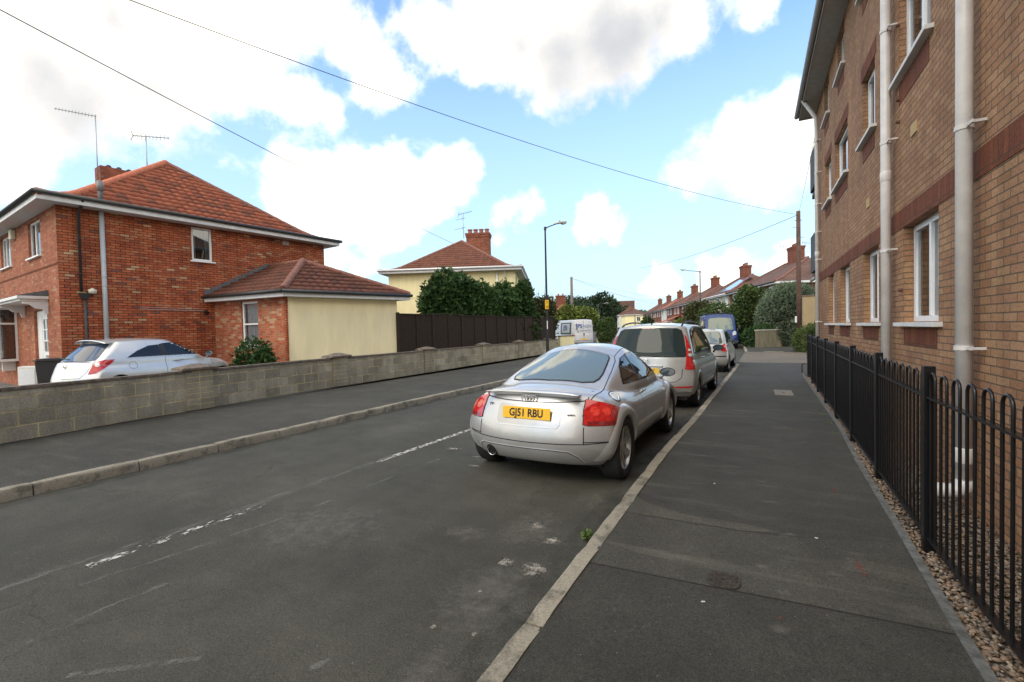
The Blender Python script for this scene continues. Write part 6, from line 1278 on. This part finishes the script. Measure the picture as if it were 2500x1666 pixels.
for sd in ('R','L'):
    tt.line('door_line', [(1.52,.90),(1.50,.75),(1.50,.5),(1.56,.33),(1.75,.27),(2.5,.27),(2.72,.33),(2.76,.5),(2.78,.75),(2.80,.90)], sd, w=.007)
    tt.line('bumper_line', [(.10,.475),(.25,.475),(.335,.47)], sd, w=.009)
    tt.patch('sill_step', [(1.45,.235),(2.55,.235),(2.62,.262),(1.5,.262)], sd, M_chrome, .012, .05)
# spoiler lip
g = MB(); vs = []; n = 30; zc = tt.hit(0,.16,'T')[0].z
for i in range(n+1):
    x = -.54+1.08*i/n; e = abs(x/.54)**6; y = .11+.05*abs(x/.54)**2; h, nn = tt.hit(x, y+.10, 'T'); z = zc-.012*abs(x/.54)**2+.034; k = 1-e*.75
    vs += [(x,y+.09,z-.004),(x,y+.03,z+.018*k),(x,y-.03,z+.026*k),(x,y-.034,z+.012*k),(x,y+.03,z-.028)]
g.add(vs, [(i*5+j,i*5+(j+1)%5,(i+1)*5+(j+1)%5,(i+1)*5+j) for i in range(n) for j in range(5)]+[(0,1,2,3,4),tuple(n*5+j for j in range(5))[::-1]]); g.build('spoiler', P_silver, tt.root, angle=.5)
h0, _ = tt.hit(0,.72,'B')
tt.patch('plate_recess', [(-.36,.635),(-.33,.605),(.33,.605),(.36,.635),(.36,.79),(.34,.81),(-.34,.81),(-.36,.79)], 'B', paint('recess_silver',(.40,.40,.395),.8,.3), .0035, .04)
tt.line('recess_edge', [(-.36,.64),(-.33,.605),(.33,.605),(.36,.64),(.36,.80)], 'B', m=P_whitev, w=.014, off=.006)
hp, _ = tt.hit(0,.725,'B'); pl = plate(tt, (.0,hp.y-.022,.735), 'GJ51 RBU', tilt=math.radians(-7), w=.55, h=.12); g = MB(); g.box(-.19,.17,hp.y-.012,hp.y+.02,.648,.668); g.build('plate_holder', M_trim, pl)
hr, _ = tt.hit(0,.875,'B'); g = MB()
for k in range(4): g.grid(lambda u, v, k=k: (-.0555+.037*k+(.034+.0045*math.cos(2*PI*v))*math.cos(2*PI*u), tt.hit(0,.875,'B')[0].y-.016+.003*math.sin(2*PI*v)-(.875-.875), .872+(.034+.0045*math.cos(2*PI*v))*math.sin(2*PI*u)), 24, 8, closed_u=True)
g.build('ring_badge', M_chrome, tt.root, smooth=True)
ht, _ = tt.hit(-.49,.79,'B'); text_obj('model_badge', 'TT', .05, M_chrome, tt.root, Matrix.Translation((-.485,ht.y-.008,.785))@Matrix.Rotation(math.radians(14)*-1,4,'Z')@UP, extrude=.003, bold=.001, shear=.3)
ht, _ = tt.hit(.47,.73,'B'); text_obj('side_badge', 'quattro', .026, M_chrome, tt.root, Matrix.Translation((.47,ht.y-.008,.735))@Matrix.Rotation(math.radians(13),4,'Z')@UP, extrude=.002, bold=.001)
ht, _ = tt.hit(-.5,.30,'B'); g = MB(); g.lathe([(.048,-.04),(.053,-.045),(.053,.12),(.046,.12),(.044,-.03)], 20, Matrix.Translation((-.46,ht.y+.03,.285))@Matrix.Rotation(-PI/2,4,'X')); ex = g.build('exhaust_pipe', M_chrome, tt.root, smooth=True)
g = MB(); g.lathe([(0,0),(.047,0)], 20, Matrix.Translation((-.46,ht.y+.01,.285))@Matrix.Rotation(PI/2,4,'X')); g.build('exhaust_bore', M_dark, ex)
tt.patch('exhaust_cutout', [(-.46+.075*math.cos(a*PI/10), .285+.075*math.sin(a*PI/10)) for a in range(20)], 'B', M_under, .0035, .03)
tt.line('valance_line', [(-.64,.29),(-.62,.36),(-.56,.385),(-.3,.39),(.3,.39),(.46,.38),(.54,.33),(.58,.26)], 'B', m=P_whitev, w=.012, off=.005)
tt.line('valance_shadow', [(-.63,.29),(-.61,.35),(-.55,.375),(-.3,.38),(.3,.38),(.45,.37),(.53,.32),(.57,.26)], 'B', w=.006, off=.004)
fc = (1.02,.0)
hh = []; 
for i in range(24): a = 2*PI*i/24; hh.append((.745+.055*math.cos(a), .66+.10*math.sin(a)))
tt.line('fuel_cap_ring', hh, 'T', m=M_trim, w=.008, closed=True); tt.line('fuel_cap_ring', [(.745+(p[0]-.745)*.72,.66+(p[1]-.66)*.72) for p in hh], 'T', m=M_chrome, w=.010, off=.006, closed=True)
for sg in (1,-1):
    h_, n_ = tt.hit(1.66,.80,'R' if sg > 0 else 'L'); g = MB(); g.tube([(h_.x+sg*.006,1.58,.80),(h_.x+sg*.028,1.62,.805),(h_.x+sg*.028,1.72,.805),(h_.x+sg*.006,1.76,.80)], .011, 8); g.build('door_handle', M_chrome, tt.root, smooth=True)
    mirror(tt, sg*.955, 2.42, .965, w=.105, h=.062, m=P_silver)
g = MB()
for y in (.67,3.10): g.tube([(-.7,y,.3),(.7,y,.3)], .05, 8)
g.box(-.70,.70,.35,3.8,.17,.30); g.build('underbody', M_under, tt.root)
hw_, _ = tt.hit(0,.98,'T'); 
# emblem etched in the rear window
g = MB(); 
# --- silver people carrier behind it
mz = Car('silver_people_carrier', 'silver people carrier with roof rails and tall red tail lights parked behind the coupe', Vector((-1.88,8.98,0)), -math.radians(2.3), 4.5)
MZ = dict(hw=.877, zt=[(0,1.0),(.15,1.04),(1,1.06),(3.2,1.03),(3.7,.97),(4.2,.86),(4.5,.70)], zb=[(0,.30),(.4,.22),(4,.2),(4.5,.28)], w=[(0,.82),(.3,.865),(1,.877),(3.4,.877),(4.1,.84),(4.5,.74)],
  S=[(0,.86),(.15,.97),(.35,1.0),(.6,1.0),(.8,.975),(.92,.93),(1,.86)], rz=[(0,.08),(.15,.0),(.35,.0),(.42,.03),(.6,.05),(1,.09)], fz=[(0,.1),(.3,0),(.6,.05),(1,.3)], crown=.05, rr=.22, fr=.5,
  cab=dict(base=.9, rear=[(0,.10),(.3,.17),(.6,.26),(.85,.34),(1,.40)], front=[(0,3.72),(.5,3.2),(.85,2.85),(1,2.6)], top=[(.1,1.60),(.5,1.635),(1.5,1.665),(2.5,1.64),(3.5,1.5)], w=[(.1,.80),(1,.835),(2.8,.835),(3.7,.76)], tum=.20, tp=1.6, rb=.18, fb=.3, crown=.06))
mz.shell(MZ, vox=.022, smooth=9, arches=((.83,.32),(3.58,.32)), archR=.35, m=P_silver2)
for x in (.76,-.76):
    for y in (.83,3.58): mz.wheel(x, y, R=.32, rimR=.21, wd=.2, spokes=7)
for sd in ('R','L'): mz.flare(.83,.32,sd,.35,.40,.012,P_silver2); mz.flare(3.58,.32,sd,.35,.40,.012,P_silver2)
RW = [(-.70,1.03),(-.66,1.01),(.66,1.01),(.70,1.03),(.62,1.40),(.58,1.50),(.50,1.54),(0,1.56),(-.50,1.54),(-.58,1.50),(-.62,1.40)]
mz.patch('rear_window_seal', scalep(RW,1.035), 'B', M_trim, .004, .06); mz.patch('rear_window', RW, 'B', carglass('rear_glass_dark', (.022,.032,.032), 1.28, .05), .008, .06)
for sg in (1,-1):
    t_ = [(sg*.655,1.0),(sg*.62,.76),(sg*.86,.76),(sg*.872,.9),(sg*.83,1.12),(sg*.74,1.36),(sg*.69,1.46),(sg*.665,1.40),(sg*.70,1.2)]
    t_ = [(sg*.70,1.04),(sg*.66,.78),(sg*.80,.765),(sg*.872,.775),(sg*.868,.95),(sg*.80,1.22),(sg*.725,1.42),(sg*.70,1.43),(sg*.69,1.30),(sg*.72,1.15)]
    t_ = [(sg*.60,.775),(sg*.68,.765),(sg*.775,.775),(sg*.775,.95),(sg*.76,1.2),(sg*.735,1.40),(sg*.715,1.42),(sg*.695,1.25),(sg*.655,1.03)]; tl = mz.patch('tail_light', t_ if sg > 0 else t_[::-1], 'C', M_red_l, .010, .03)
    for cz, cx, r in ((1.13,.722,.026),(1.04,.72,.036)):
        ci = [(sg*cx+r*math.cos(a*PI/8),cz+r*math.sin(a*PI/8)) for a in range(16)]; mz.patch('round_lens', ci, 'C', M_clear if r < .04 else M_pink, .014, .02, tl)
        mz.line('lens_ring', ci, 'C', m=M_chrome, w=.008, off=.016, closed=True, parent=tl)
    rf = [(sg*.45,.43),(sg*.80,.43),(sg*.84,.465),(sg*.45,.455)]; mz.patch('reflector', rf if sg > 0 else rf[::-1], 'B', M_red_l, .006, .05)
mz.patch('third_brake_light', [(-.13,1.548),(.13,1.548),(.12,1.575),(-.12,1.575)], 'B', M_redd, .012, .05)
mz.line('tailgate_line', [(.66,.78),(.645,.62),(.55,.545),(.3,.52),(0,.515),(-.3,.52),(-.55,.545),(-.645,.62),(-.66,.78)], 'B', w=.010)
mz.line('bumper_crease', [(-.84,.34),(0,.32),(.84,.34)], 'B', w=.012)
hb, _ = mz.hit(0,.80,'B'); g = MB(); g.box(-.32,.32,hb.y-.03,hb.y+.01,.825,.85); g.build('tailgate_trim', P_silver2, mz.root, bevel=.006)
mz.patch('plate_recess', [(-.33,.68),(.33,.68),(.36,.82),(-.36,.82)], 'B', P_whitev, .004, .06)
plate(mz, (0,hb.y-.02,.745), 'YN07 FJV', m=mat('amber_plate',(.78,.50,.06),.4)); g = MB(); 
g.grid(lambda u, v: (.0+(.055+.006*math.cos(2*PI*v))*math.cos(2*PI*u), hb.y-.035+.006*math.sin(2*PI*v), .93+(.042+.006*math.cos(2*PI*v))*math.sin(2*PI*u)), 24, 6, closed_u=True); g.tube([(-.05,hb.y-.035,.945),(-.02,hb.y-.035,.935),(0,hb.y-.035,.915),(.02,hb.y-.035,.935),(.05,hb.y-.035,.945)], .005, 6); g.build('tailgate_badge', M_chrome, mz.root, smooth=True)
g = MB(); g.tube([(-.02,.165,1.06),(-.3,.155,1.065),(-.42,.15,1.06)], .012, 6); g.build('rear_wiper', M_trim, mz.root)
SGm = [[(.58,1.08),(.86,1.06),(.86,1.50),(.72,1.46),(.62,1.30)],[(.93,1.06),(1.95,1.05),(1.95,1.55),(1.5,1.56),(.93,1.52)],[(2.03,1.05),(3.05,1.02),(3.25,1.03),(2.9,1.32),(2.6,1.48),(2.3,1.54),(2.03,1.55)]]
for sd in ('R','L'):
    mz.patch('window_surround', [(.54,1.05),(.86,1.035),(3.3,1.0),(2.92,1.34),(2.6,1.50),(2.0,1.57),(1.4,1.575),(.75,1.51),(.6,1.34)], sd, M_trim, .004, .06)
    for w_ in SGm: mz.patch('side_window', w_, sd, G_dark, .009, .06)
    for ln in ([(.90,1.03),(.92,.9),(1.18,.62),(1.2,.3),(1.95,.28),(1.98,1.03)],[(1.98,.28),(3.1,.28),(3.16,.6),(3.2,1.0)]): mz.line('door_line', ln, sd, w=.007)
    mz.line('fuel_flap', [(.62,.86),(.78,.86),(.78,.70),(.62,.70)], sd, w=.006, closed=True); mz.patch('side_strip', [(1.2,.52),(3.1,.50),(3.1,.54),(1.2,.56)], sd, P_silver, .012, .1)
    sg = 1 if sd == 'R' else -1
    for y in (1.45,2.45): h_, _ = mz.hit(y,.93,sd); g = MB(); g.tube([(h_.x+sg*.004,y,.93),(h_.x+sg*.03,y+.04,.935),(h_.x+sg*.03,y+.14,.935),(h_.x+sg*.004,y+.18,.93)], .012, 6); g.build('door_handle', M_chrome, mz.root, smooth=True)
    mirror(mz, sg*.98, 3.0, 1.06, w=.12, h=.075, m=M_trim)
    g = MB(); P = [(sg*.585,.55+2.0*i/16, mz.hit(sg*.585,.55+2.0*i/16,'T')[0].z+.062*math.sin(PI*i/16)**.35) for i in range(17)]; g.tube(P, .017, 8); g.build('roof_rail', M_blkpl, mz.root, smooth=True)
hs, _ = mz.hit(0,.5,'T'); g = MB(); g.tube([(0,.62,hs.z),(0,.60,hs.z+.03),(0,.42,hs.z+.20)], [.02,.012,.004], 6); g.build('aerial', M_trim, mz.root)
g = MB(); g.lathe([(0,.01),(.012,.008),(.012,0)], 10, Matrix.Translation((.12,.35,mz.hit(.12,.35,'T')[0].z))); g.build('washer_jet', M_trim, mz.root)
g = MB(); g.box(-.72,.72,.25,4.2,.19,.34); g.build('underbody', M_under, mz.root)
# --- silver hatchback third in the row
po = Car('silver_hatchback', 'small silver hatchback parked third in the kerb row, in front of the blue van', Vector((-1.62,16.6,0)), -math.radians(2), 3.9)
PO = dict(hw=.825, zt=[(0,.92),(.2,.96),(2.6,.95),(3.1,.88),(3.6,.76),(3.9,.62)], zb=[(0,.28),(.4,.2),(3.6,.2),(3.9,.26)], w=[(0,.76),(.3,.81),(1,.825),(3,.825),(3.6,.79),(3.9,.7)], S=[(0,.88),(.15,.97),(.35,1),(.6,.995),(.82,.96),(.93,.92),(1,.85)],
  rz=[(0,.06),(.15,0),(.4,0),(.5,.05),(1,.1)], fz=[(0,.1),(.3,0),(.6,.04),(1,.25)], crown=.04, rr=.2, fr=.45,
  cab=dict(base=.85, rear=[(0,.13),(.5,.30),(.85,.45),(1,.52)], front=[(0,2.95),(.5,2.6),(.85,2.3),(1,2.1)], top=[(.1,1.41),(.6,1.44),(1.4,1.465),(2.2,1.43),(3,1.3)], w=[(.1,.74),(1,.77),(2.4,.77),(3,.7)], tum=.2, tp=1.5, rb=.14, fb=.25, crown=.05))
po.shell(PO, vox=.028, smooth=6, arches=((.68,.29),(3.14,.29)), archR=.32, m=P_silver2)
for x in (.72,-.72):
    for y in (.68,3.14): po.wheel(x, y, R=.29, rimR=.185, wd=.18, spokes=8, cap=True)
RWp = [(-.58,.97),(.58,.97),(.60,1.02),(.52,1.31),(.45,1.36),(-.45,1.36),(-.52,1.31),(-.60,1.02)]
po.patch('rear_window_seal', scalep(RWp,1.04), 'B', M_trim, .004, .08); po.patch('rear_window', RWp, 'B', G_screen, .008, .08)
for sg in (1,-1):
    t_ = [(sg*.60,.72),(sg*.80,.70),(sg*.815,.80),(sg*.79,.93),(sg*.70,.955),(sg*.63,.93),(sg*.585,.82)]; tl = po.patch('tail_light', t_ if sg > 0 else t_[::-1], 'B', M_red_l, .008, .04)
    po.patch('round_lens', [(sg*.715+.045*math.cos(a*PI/6),.865+.045*math.sin(a*PI/6)) for a in range(12)], 'B', M_pink, .012, .04, tl)
po.patch('bumper_strip', [(-.80,.53),(.80,.53),(.80,.565),(-.80,.565)], 'B', M_trim, .01, .08)
for sd in ('R','L'):
    for w_ in ([(.55,.98),(1.3,.97),(1.3,1.35),(.95,1.35),(.70,1.22)],[(1.38,.97),(2.5,.95),(2.05,1.28),(1.75,1.36),(1.38,1.36)]): po.patch('side_window', w_, sd, G_dark, .008, .07)
    po.line('door_line', [(1.34,.96),(1.34,.28),(2.4,.28),(2.5,.9)], sd); sg = 1 if sd == 'R' else -1; mirror(po, sg*.91, 2.25, .97, w=.1, h=.06, m=P_silver2)
plate(po, (0,-.012,.62), '', m=M_plate)
g = MB(); g.tube([(0,.62,1.45),(0,.5,1.62)], .006, 5); g.build('aerial', M_trim, po.root); g = MB(); g.box(-.68,.68,.2,3.6,.18,.3); g.build('underbody', M_under, po.root)
# --- silver three door hatchback on the driveway behind the wall
cp = rd(-9.9,9.95); co = Car('driveway_hatchback', 'silver three door hatchback with roof spoiler on the driveway behind the block wall', Vector((0,0,.1)), 0, 4.0)
hdg = math.atan2(ts.y,ts.x)-PI/2
CO = dict(hw=.868, zt=[(0,.93),(.2,.98),(1,1.0),(2.6,.97),(3.1,.93),(3.6,.80),(4.0,.62)], zb=[(0,.30),(.4,.22),(3.6,.2),(4,.28)], w=[(0,.80),(.3,.85),(.8,.868),(3.2,.868),(3.7,.82),(4,.7)], S=[(0,.87),(.15,.97),(.4,1.0),(.65,.995),(.85,.95),(.94,.9),(1,.83)],
  rz=[(0,.08),(.15,0),(.4,.0),(.6,.05),(1,.12)], fz=[(0,.1),(.3,0),(.6,.06),(1,.3)], crown=.05, rr=.26, fr=.5,
  cab=dict(base=.88, rear=[(0,.16),(.4,.34),(.7,.50),(.9,.60),(1,.66)], front=[(0,3.15),(.5,2.7),(.85,2.35),(1,2.1)], top=[(.2,1.42),(.7,1.46),(1.3,1.488),(2.0,1.46),(3,1.3)], w=[(.1,.76),(1,.81),(2.4,.80),(3.1,.7)], tum=.24, tp=1.5, rb=.16, fb=.3, crown=.06))
P_silver3 = paint('bright_silver_paint', (.60,.61,.61), .5, .34); co.shell(CO, vox=.022, smooth=9, arches=((.68,.31),(3.19,.31)), archR=.345, m=P_silver3)
for x in (.75,-.75):
    for y in (.68,3.19): co.wheel(x, y, R=.31, rimR=.2, wd=.19, spokes=5)
RWc = [(-.58,1.0),(-.45,.985),(.45,.985),(.58,1.0),(.60,1.06),(.52,1.33),(.46,1.37),(-.46,1.37),(-.52,1.33),(-.60,1.06)]
co.patch('rear_window', RWc, 'B', carglass('blue_rear_glass',(.02,.035,.07),1.9), .007, .06)
for sd in ('R','L'):
    co.patch('side_window', [(.88,1.035),(1.66,1.035),(1.62,1.31),(1.40,1.29),(1.12,1.18)], sd, G_dark, .008, .05)
    co.patch('side_window', [(1.78,1.035),(2.62,1.03),(2.98,1.0),(2.75,1.15),(2.45,1.28),(2.05,1.36),(1.75,1.34)], sd, G_dark, .008, .05)
    co.patch('window_pillar', [(1.665,1.035),(1.775,1.035),(1.745,1.34),(1.63,1.31)], sd, M_trim, .007, .05)
    co.line('window_chrome', [(.86,1.02),(1.7,1.02),(3.0,.99)], sd, m=P_whitev, w=.012, off=.008)
    co.line('door_line', [(1.72,1.02),(1.72,.6),(1.78,.30),(2.8,.30),(2.92,.6),(2.95,.98)], sd, w=.007); co.line('fuel_flap', [(.98+.085*math.cos(a*PI/10),.85+.085*math.sin(a*PI/10)) for a in range(20)], sd, w=.006, closed=True)
    sg = 1 if sd == 'R' else -1; h_, _ = co.hit(1.98,.90,sd); g = MB(); g.tube([(h_.x+sg*.004,1.9,.90),(h_.x+sg*.03,1.94,.905),(h_.x+sg*.03,2.1,.905),(h_.x+sg*.004,2.14,.90)], .014, 8); g.build('door_handle', P_silver2, co.root, smooth=True)
    mirror(co, sg*.96, 2.72, 1.03, w=.11, h=.075, m=P_silver2)
    t_ = [(sg*.56,.70),(sg*.68,.72),(sg*.80,.83),(sg*.92,.98),(sg*.93,1.01),(sg*.80,1.01),(sg*.69,.985),(sg*.61,.90)]
    tl = co.patch('tail_light', t_ if sg > 0 else t_[::-1], 'C', M_red_l, .008, .03)
    ci = [(sg*.69+.038*math.cos(a*PI/8),.895+.038*math.sin(a*PI/8)) for a in range(16)]; co.patch('round_lens', ci, 'C', M_clear, .013, .03, tl)
g = MB(); vs = []; n = 16
for i in range(n+1):
    x = -.56+1.12*i/n; e = abs(x/.56)**4; z = co.hit(x,.80,'T')[0].z; y = .50+.06*e
    vs += [(x,y+.30,z+.002),(x,y+.02,z-.004-.02*e),(x,y,z-.022-.02*e),(x,y+.14,z-.045)]
g.add(vs, [(i*4+j,i*4+(j+1)%4,(i+1)*4+(j+1)%4,(i+1)*4+j) for i in range(n) for j in range(4)]+[(0,1,2,3),(n*4+3,n*4+2,n*4+1,n*4)]); g.build('roof_spoiler', P_silver3, co.root, angle=.5)
co.line('tailgate_line', [(.60,1.02),(.64,.90),(.60,.74),(.5,.62),(0,.6)], 'B'); g = MB(); hy = co.hit(0,.86,'B')[0].y; g.grid(lambda u, v: ((.04+.005*math.cos(2*PI*v))*math.cos(2*PI*u), hy-.01+.005*math.sin(2*PI*v), .87+(.04+.005*math.cos(2*PI*v))*math.sin(2*PI*u)), 20, 6, closed_u=True); g.tube([(-.035,hy-.01,.86),(.0,hy-.01,.875),(.035,hy-.01,.88)], .005, 5); g.build('round_badge', M_chrome, co.root, smooth=True)
g = MB(); g.tube([(-.02,.19,1.03),(-.22,.18,1.05),(-.34,.19,1.06)], .013, 6); g.build('rear_wiper', M_trim, co.root)
g = MB(); g.box(-.09,.09,hy-.012,hy+.01,.77,.795); g.build('tailgate_handle', M_chrome, co.root, bevel=.004)
hdg = a27-math.radians(19.5); cp = rd(-9.25,9.9)
M_ = Matrix.Translation(cp+Vector((0,0,.11)))@Matrix.Rotation(hdg,4,'Z')@Matrix.Translation((-.8,0,0)); co.root.location = M_.translation; co.root.rotation_euler = (0,0,hdg)
# --- vans
def van(name, label, loc, rz, H=1.97, L=4.8, m=P_blue, hw=.95, nose=1.0):
    v = Car(name, label, loc, rz, L, cat='van')
    T = dict(hw=hw, zt=[(0,1.08),(3.4,1.08),(3.9,1.06),(4.4,.98),(4.8,.82)], zb=[(0,.34),(.4,.26),(4.5,.25),(4.8,.3)], w=[(0,.90),(.3,.945),(1,.95),(4,.95),(4.5,.90),(4.8,.78)], S=[(0,.92),(.12,.99),(.4,1),(.8,1.0),(.95,.985),(1,.96)],
      rz=[(0,.03),(.2,0),(1,.02)], fz=[(0,.05),(.3,0),(.6,.04),(1,.22)], crown=.03, rr=.10, fr=.38, pr=4,
      cab=dict(base=.95, rear=[(0,.02),(.6,.05),(1,.09)], front=[(0,4.35),(.5,3.98),(.85,3.62),(1,3.45)], top=[(0,H-.03),(.5,H),(3,H),(3.6,H-.04),(4.3,H-.2)], w=[(0,.90),(.4,.93),(3.5,.92),(4.35,.82)], tum=.10, tp=2.2, rb=.08, fb=.22, crown=.05))
    v.shell(T, vox=.03, smooth=4, arches=((.95,.33),(3.95,.33)), archR=.37, m=m)
    for x in (.84,-.84):
        for y in (.95,3.95): v.wheel(x, y, R=.33, rimR=.2, wd=.2, spokes=6, cap=True)
    g = MB(); g.box(-.75,.75,.3,4.4,.2,.36); g.build('underbody', M_under, v.root); return v
bl = rd(13.55,31.2); bvn = van('blue_van', 'royal blue van with roof rack facing the camera beyond the silver hatchback', Vector((0,0,0)), 0, H=2.12)
WS = [(-.72,1.16),(0,1.12),(.72,1.16),(.66,1.78),(.55,1.86),(0,1.90),(-.55,1.86),(-.66,1.78)]
bvn.patch('windscreen', WS, 'F', carglass('bright_windscreen',(.14,.17,.13),1.8), .008, .08)
for sg in (1,-1):
    hl = [(sg*.58,.80),(sg*.80,.86),(sg*.84,1.04),(sg*.74,1.06),(sg*.60,.95)]; bvn.patch('headlight', hl if sg > 0 else hl[::-1], 'F', M_clear, .01, .06)
    sd = 'R' if sg > 0 else 'L'; bvn.patch('side_window', [(3.05,1.2),(3.95,1.16),(3.75,1.5),(3.45,1.8),(3.05,1.82)], sd, G_dark, .008, .08); bvn.patch('side_window', [(1.9,1.2),(2.9,1.2),(2.9,1.82),(1.9,1.82)], sd, carglass('pale_reflecting_glass',(.2,.24,.28),2.4), .008, .08)
    g = MB(); ell(g, (sg*1.08,3.85,1.25), (.10,.06,.17)); g.tube([(sg*.9,3.85,1.2),(sg*1.05,3.85,1.22)], .03, 6); g.build('door_mirror', M_trim, bvn.root, smooth=True)
bvn.patch('lower_grille', [(-.42,.50),(.42,.50),(.42,.66),(-.42,.66)], 'F', M_trim, .01, .08); bvn.patch('upper_grille', [(-.5,.84),(.5,.84),(.5,.90),(-.5,.90)], 'F', M_trim, .01, .08)
bvn.patch('bumper', [(-.84,.30),(.84,.30),(.86,.50),(-.86,.50)], 'F', M_blkpl, .012, .08)
g = MB(); hy = bvn.hit(0,.75,'F')[0].y; g.box(-.26,.26,hy-.0,hy+.015,.70,.80); g.build('number_plate', M_wplate, bvn.root)
hy = bvn.hit(0,.99,'F')[0].y; text_obj('bonnet_lettering', 'omsky', .22, M_white, bvn.root, Matrix.Translation((.0,hy+.03,1.0))@Matrix.Rotation(PI,4,'Z')@UP, extrude=.004, bold=.006, shear=.25)
g = MB()
for y in (.6,1.8,3.0): g.box(-.72,.72,y,y+.04,2.16,2.20)
for x in (-.72,.70): g.box(x,x+.04,.5,3.3,2.16,2.22)
for x in (-.7,.7):
    for y in (.62,3.02): g.box(x-.02,x+.02,y-.02,y+.02,2.04,2.16)
g.build('roof_rack', M_blkpl, bvn.root)
def place_front(v, front, hd):      # put the nose's ground point at front, heading hd in the rd frame (radians right of the view axis)
    a = a27-hd; f = Vector((-math.sin(a+0),math.cos(a+0),0)); f = Matrix.Rotation(a27-hd,3,'Z')@Vector((0,1,0)); v.root.rotation_euler = (0,0,a27-hd); v.root.location = front-f*v.L
place_front(bvn, rd(13.75,30.2), math.radians(180+17))
bvn.root.scale = (1.07,1.07,1.09)
jp = van('silver_van', 'silver van with blue lettering on its side and rear doors behind the cream gate wall', Vector((0,0,0)), 0, H=2.30, m=P_whitev)
place_front(jp, rd(4.46,42.56), math.radians(-18))
j0 = jp.hit(0,1.3,'B')[0].y
jp.line('door_line', [(0,.55),(0,2.2)], 'B', w=.02); jp.line('door_line', [(-.82,.55),(.82,.55)], 'B', w=.02)
jp.patch('side_panel', [(.5,1.05),(2.6,1.05),(2.6,2.05),(.5,2.05)], 'L', mat('charcoal_panel',(.05,.05,.05),.5), .01, .2); jp.patch('sign_board', [(.75,1.2),(2.35,1.2),(2.35,1.95),(.75,1.95)], 'L', mat('grey_sign_board',(.42,.43,.44),.4), .02, .2)
M_logo = mat('blue_lettering', (.02,.07,.42), .4)
xl = jp.hit(1.5,1.5,'L')[0].x; ML = Matrix.Translation((xl-.085,1.55,1.62))@Matrix.Rotation(-PI/2,4,'Z')@UP
text_obj('side_lettering', 'JPS', .55, M_logo, jp.root, ML, extrude=.004, bold=.008, shear=.1)
text_obj('rear_lettering', 'JPS', .48, M_logo, jp.root, Matrix.Translation((-.40,j0-.02,1.72))@UP, extrude=.003, bold=.003)
for i, (t_, x, z, s_) in enumerate((('GLAZING AND',.42,1.80,.15),('WINDOWS',.38,1.66,.15),('jpsgroup.co.uk',.15,1.38,.17))): text_obj('rear_small_lettering', t_, s_, mat('grey_blue_lettering',(.25,.3,.45),.5), jp.root, Matrix.Translation((x,j0-.02,z))@UP, extrude=.002)
plate(jp, (.0,j0-.03,.66), '', m=M_plate)
g = MB(); g.tube([(-.68,j0-.02,1.95),(-.60,j0-.03,1.45),(-.45,j0-.03,1.2)], .018, 6); g.build('rear_wiper', M_trim, jp.root)
jp.patch('rear_handle', [(-.04,.95),(.06,.95),(.06,1.15),(-.04,1.15)], 'B', M_trim, .02, .1)
for sg in (1,-1):
    tl = [(sg*.86,.75),(sg*.93,.75),(sg*.92,1.1),(sg*.87,1.1)]; jp.patch('tail_light', tl if sg > 0 else tl[::-1], 'B', M_red_l, .01, .06)
# --- simple parked cars far away, and one half hidden by the hedge
def small_car(label, loc, rz, m, group=None, name='parked_car', vox=.05):
    c = Car(name, label, loc, rz, 4.1, group=group)
    T = dict(PO); c.L = 3.9; c.shell(PO, vox=vox, smooth=3, arches=((.68,.29),(3.14,.29)), archR=.32, m=m)
    for x in (.72,-.72):
        for y in (.68,3.14): c.wheel(x, y, R=.29, rimR=.185, wd=.18, spokes=5, cap=True)
    c.patch('rear_window', RWp, 'B', G_dark, .012, .1); c.patch('windscreen', [(-.6,1.0),(.6,1.0),(.5,1.33),(-.5,1.33)], 'F', G_screen, .012, .1)
    for sd in ('R','L'): c.patch('side_window', [(.6,.99),(2.5,.97),(2.05,1.28),(1.7,1.36),(.95,1.35)], sd, G_dark, .012, .12)
    for sg in (1,-1):
        t_ = [(sg*.60,.72),(sg*.80,.70),(sg*.79,.93),(sg*.63,.93)]; c.patch('tail_light', t_ if sg > 0 else t_[::-1], 'B', M_red_l, .012, .08)
        h_ = [(sg*.48,.60),(sg*.70,.62),(sg*.72,.76),(sg*.52,.72)]; c.patch('headlight', h_ if sg > 0 else h_[::-1], 'F', M_clear, .012, .08)
    return c
hc = small_car('dark blue car with its nose showing between the blue van and the low dark bush', Vector((0,0,0)), 0, paint('navy_paint',(.03,.05,.12),.4,.3), vox=.035)
place_front(hc, rd(16.3,34.6), math.radians(180+62))
s_c = small_car('white car nearest of the far parked group beside the left hedge', rd(19.2,99), a27-math.radians(14), P_whitev, 'cars parked far down the street')
d_c = small_car('dark car behind the nearest white one in the far parked group', rd(21.0,106), a27-math.radians(14), P_dark, 'cars parked far down the street')
def dupc(c, label, p, rz): o = copy_tree(c.root); o.location = p; o.rotation_euler = (0,0,rz); o['label'] = label
dupc(s_c, 'second white car of the far parked group', rd(22.8,114), a27-math.radians(14)); dupc(s_c, 'white car farthest left in front of the timbered terrace', rd(25.5,128), a27-math.radians(12)); dupc(d_c, 'dark car in front of the far cream terrace', rd(29.5,128), a27-math.radians(14)); dupc(s_c, 'small white car in the distance left of the cream terrace', rd(29.0,146), a27-math.radians(12)); dupc(d_c, 'distant dark car beside the distant small white one', rd(31.5,143), a27-math.radians(14))
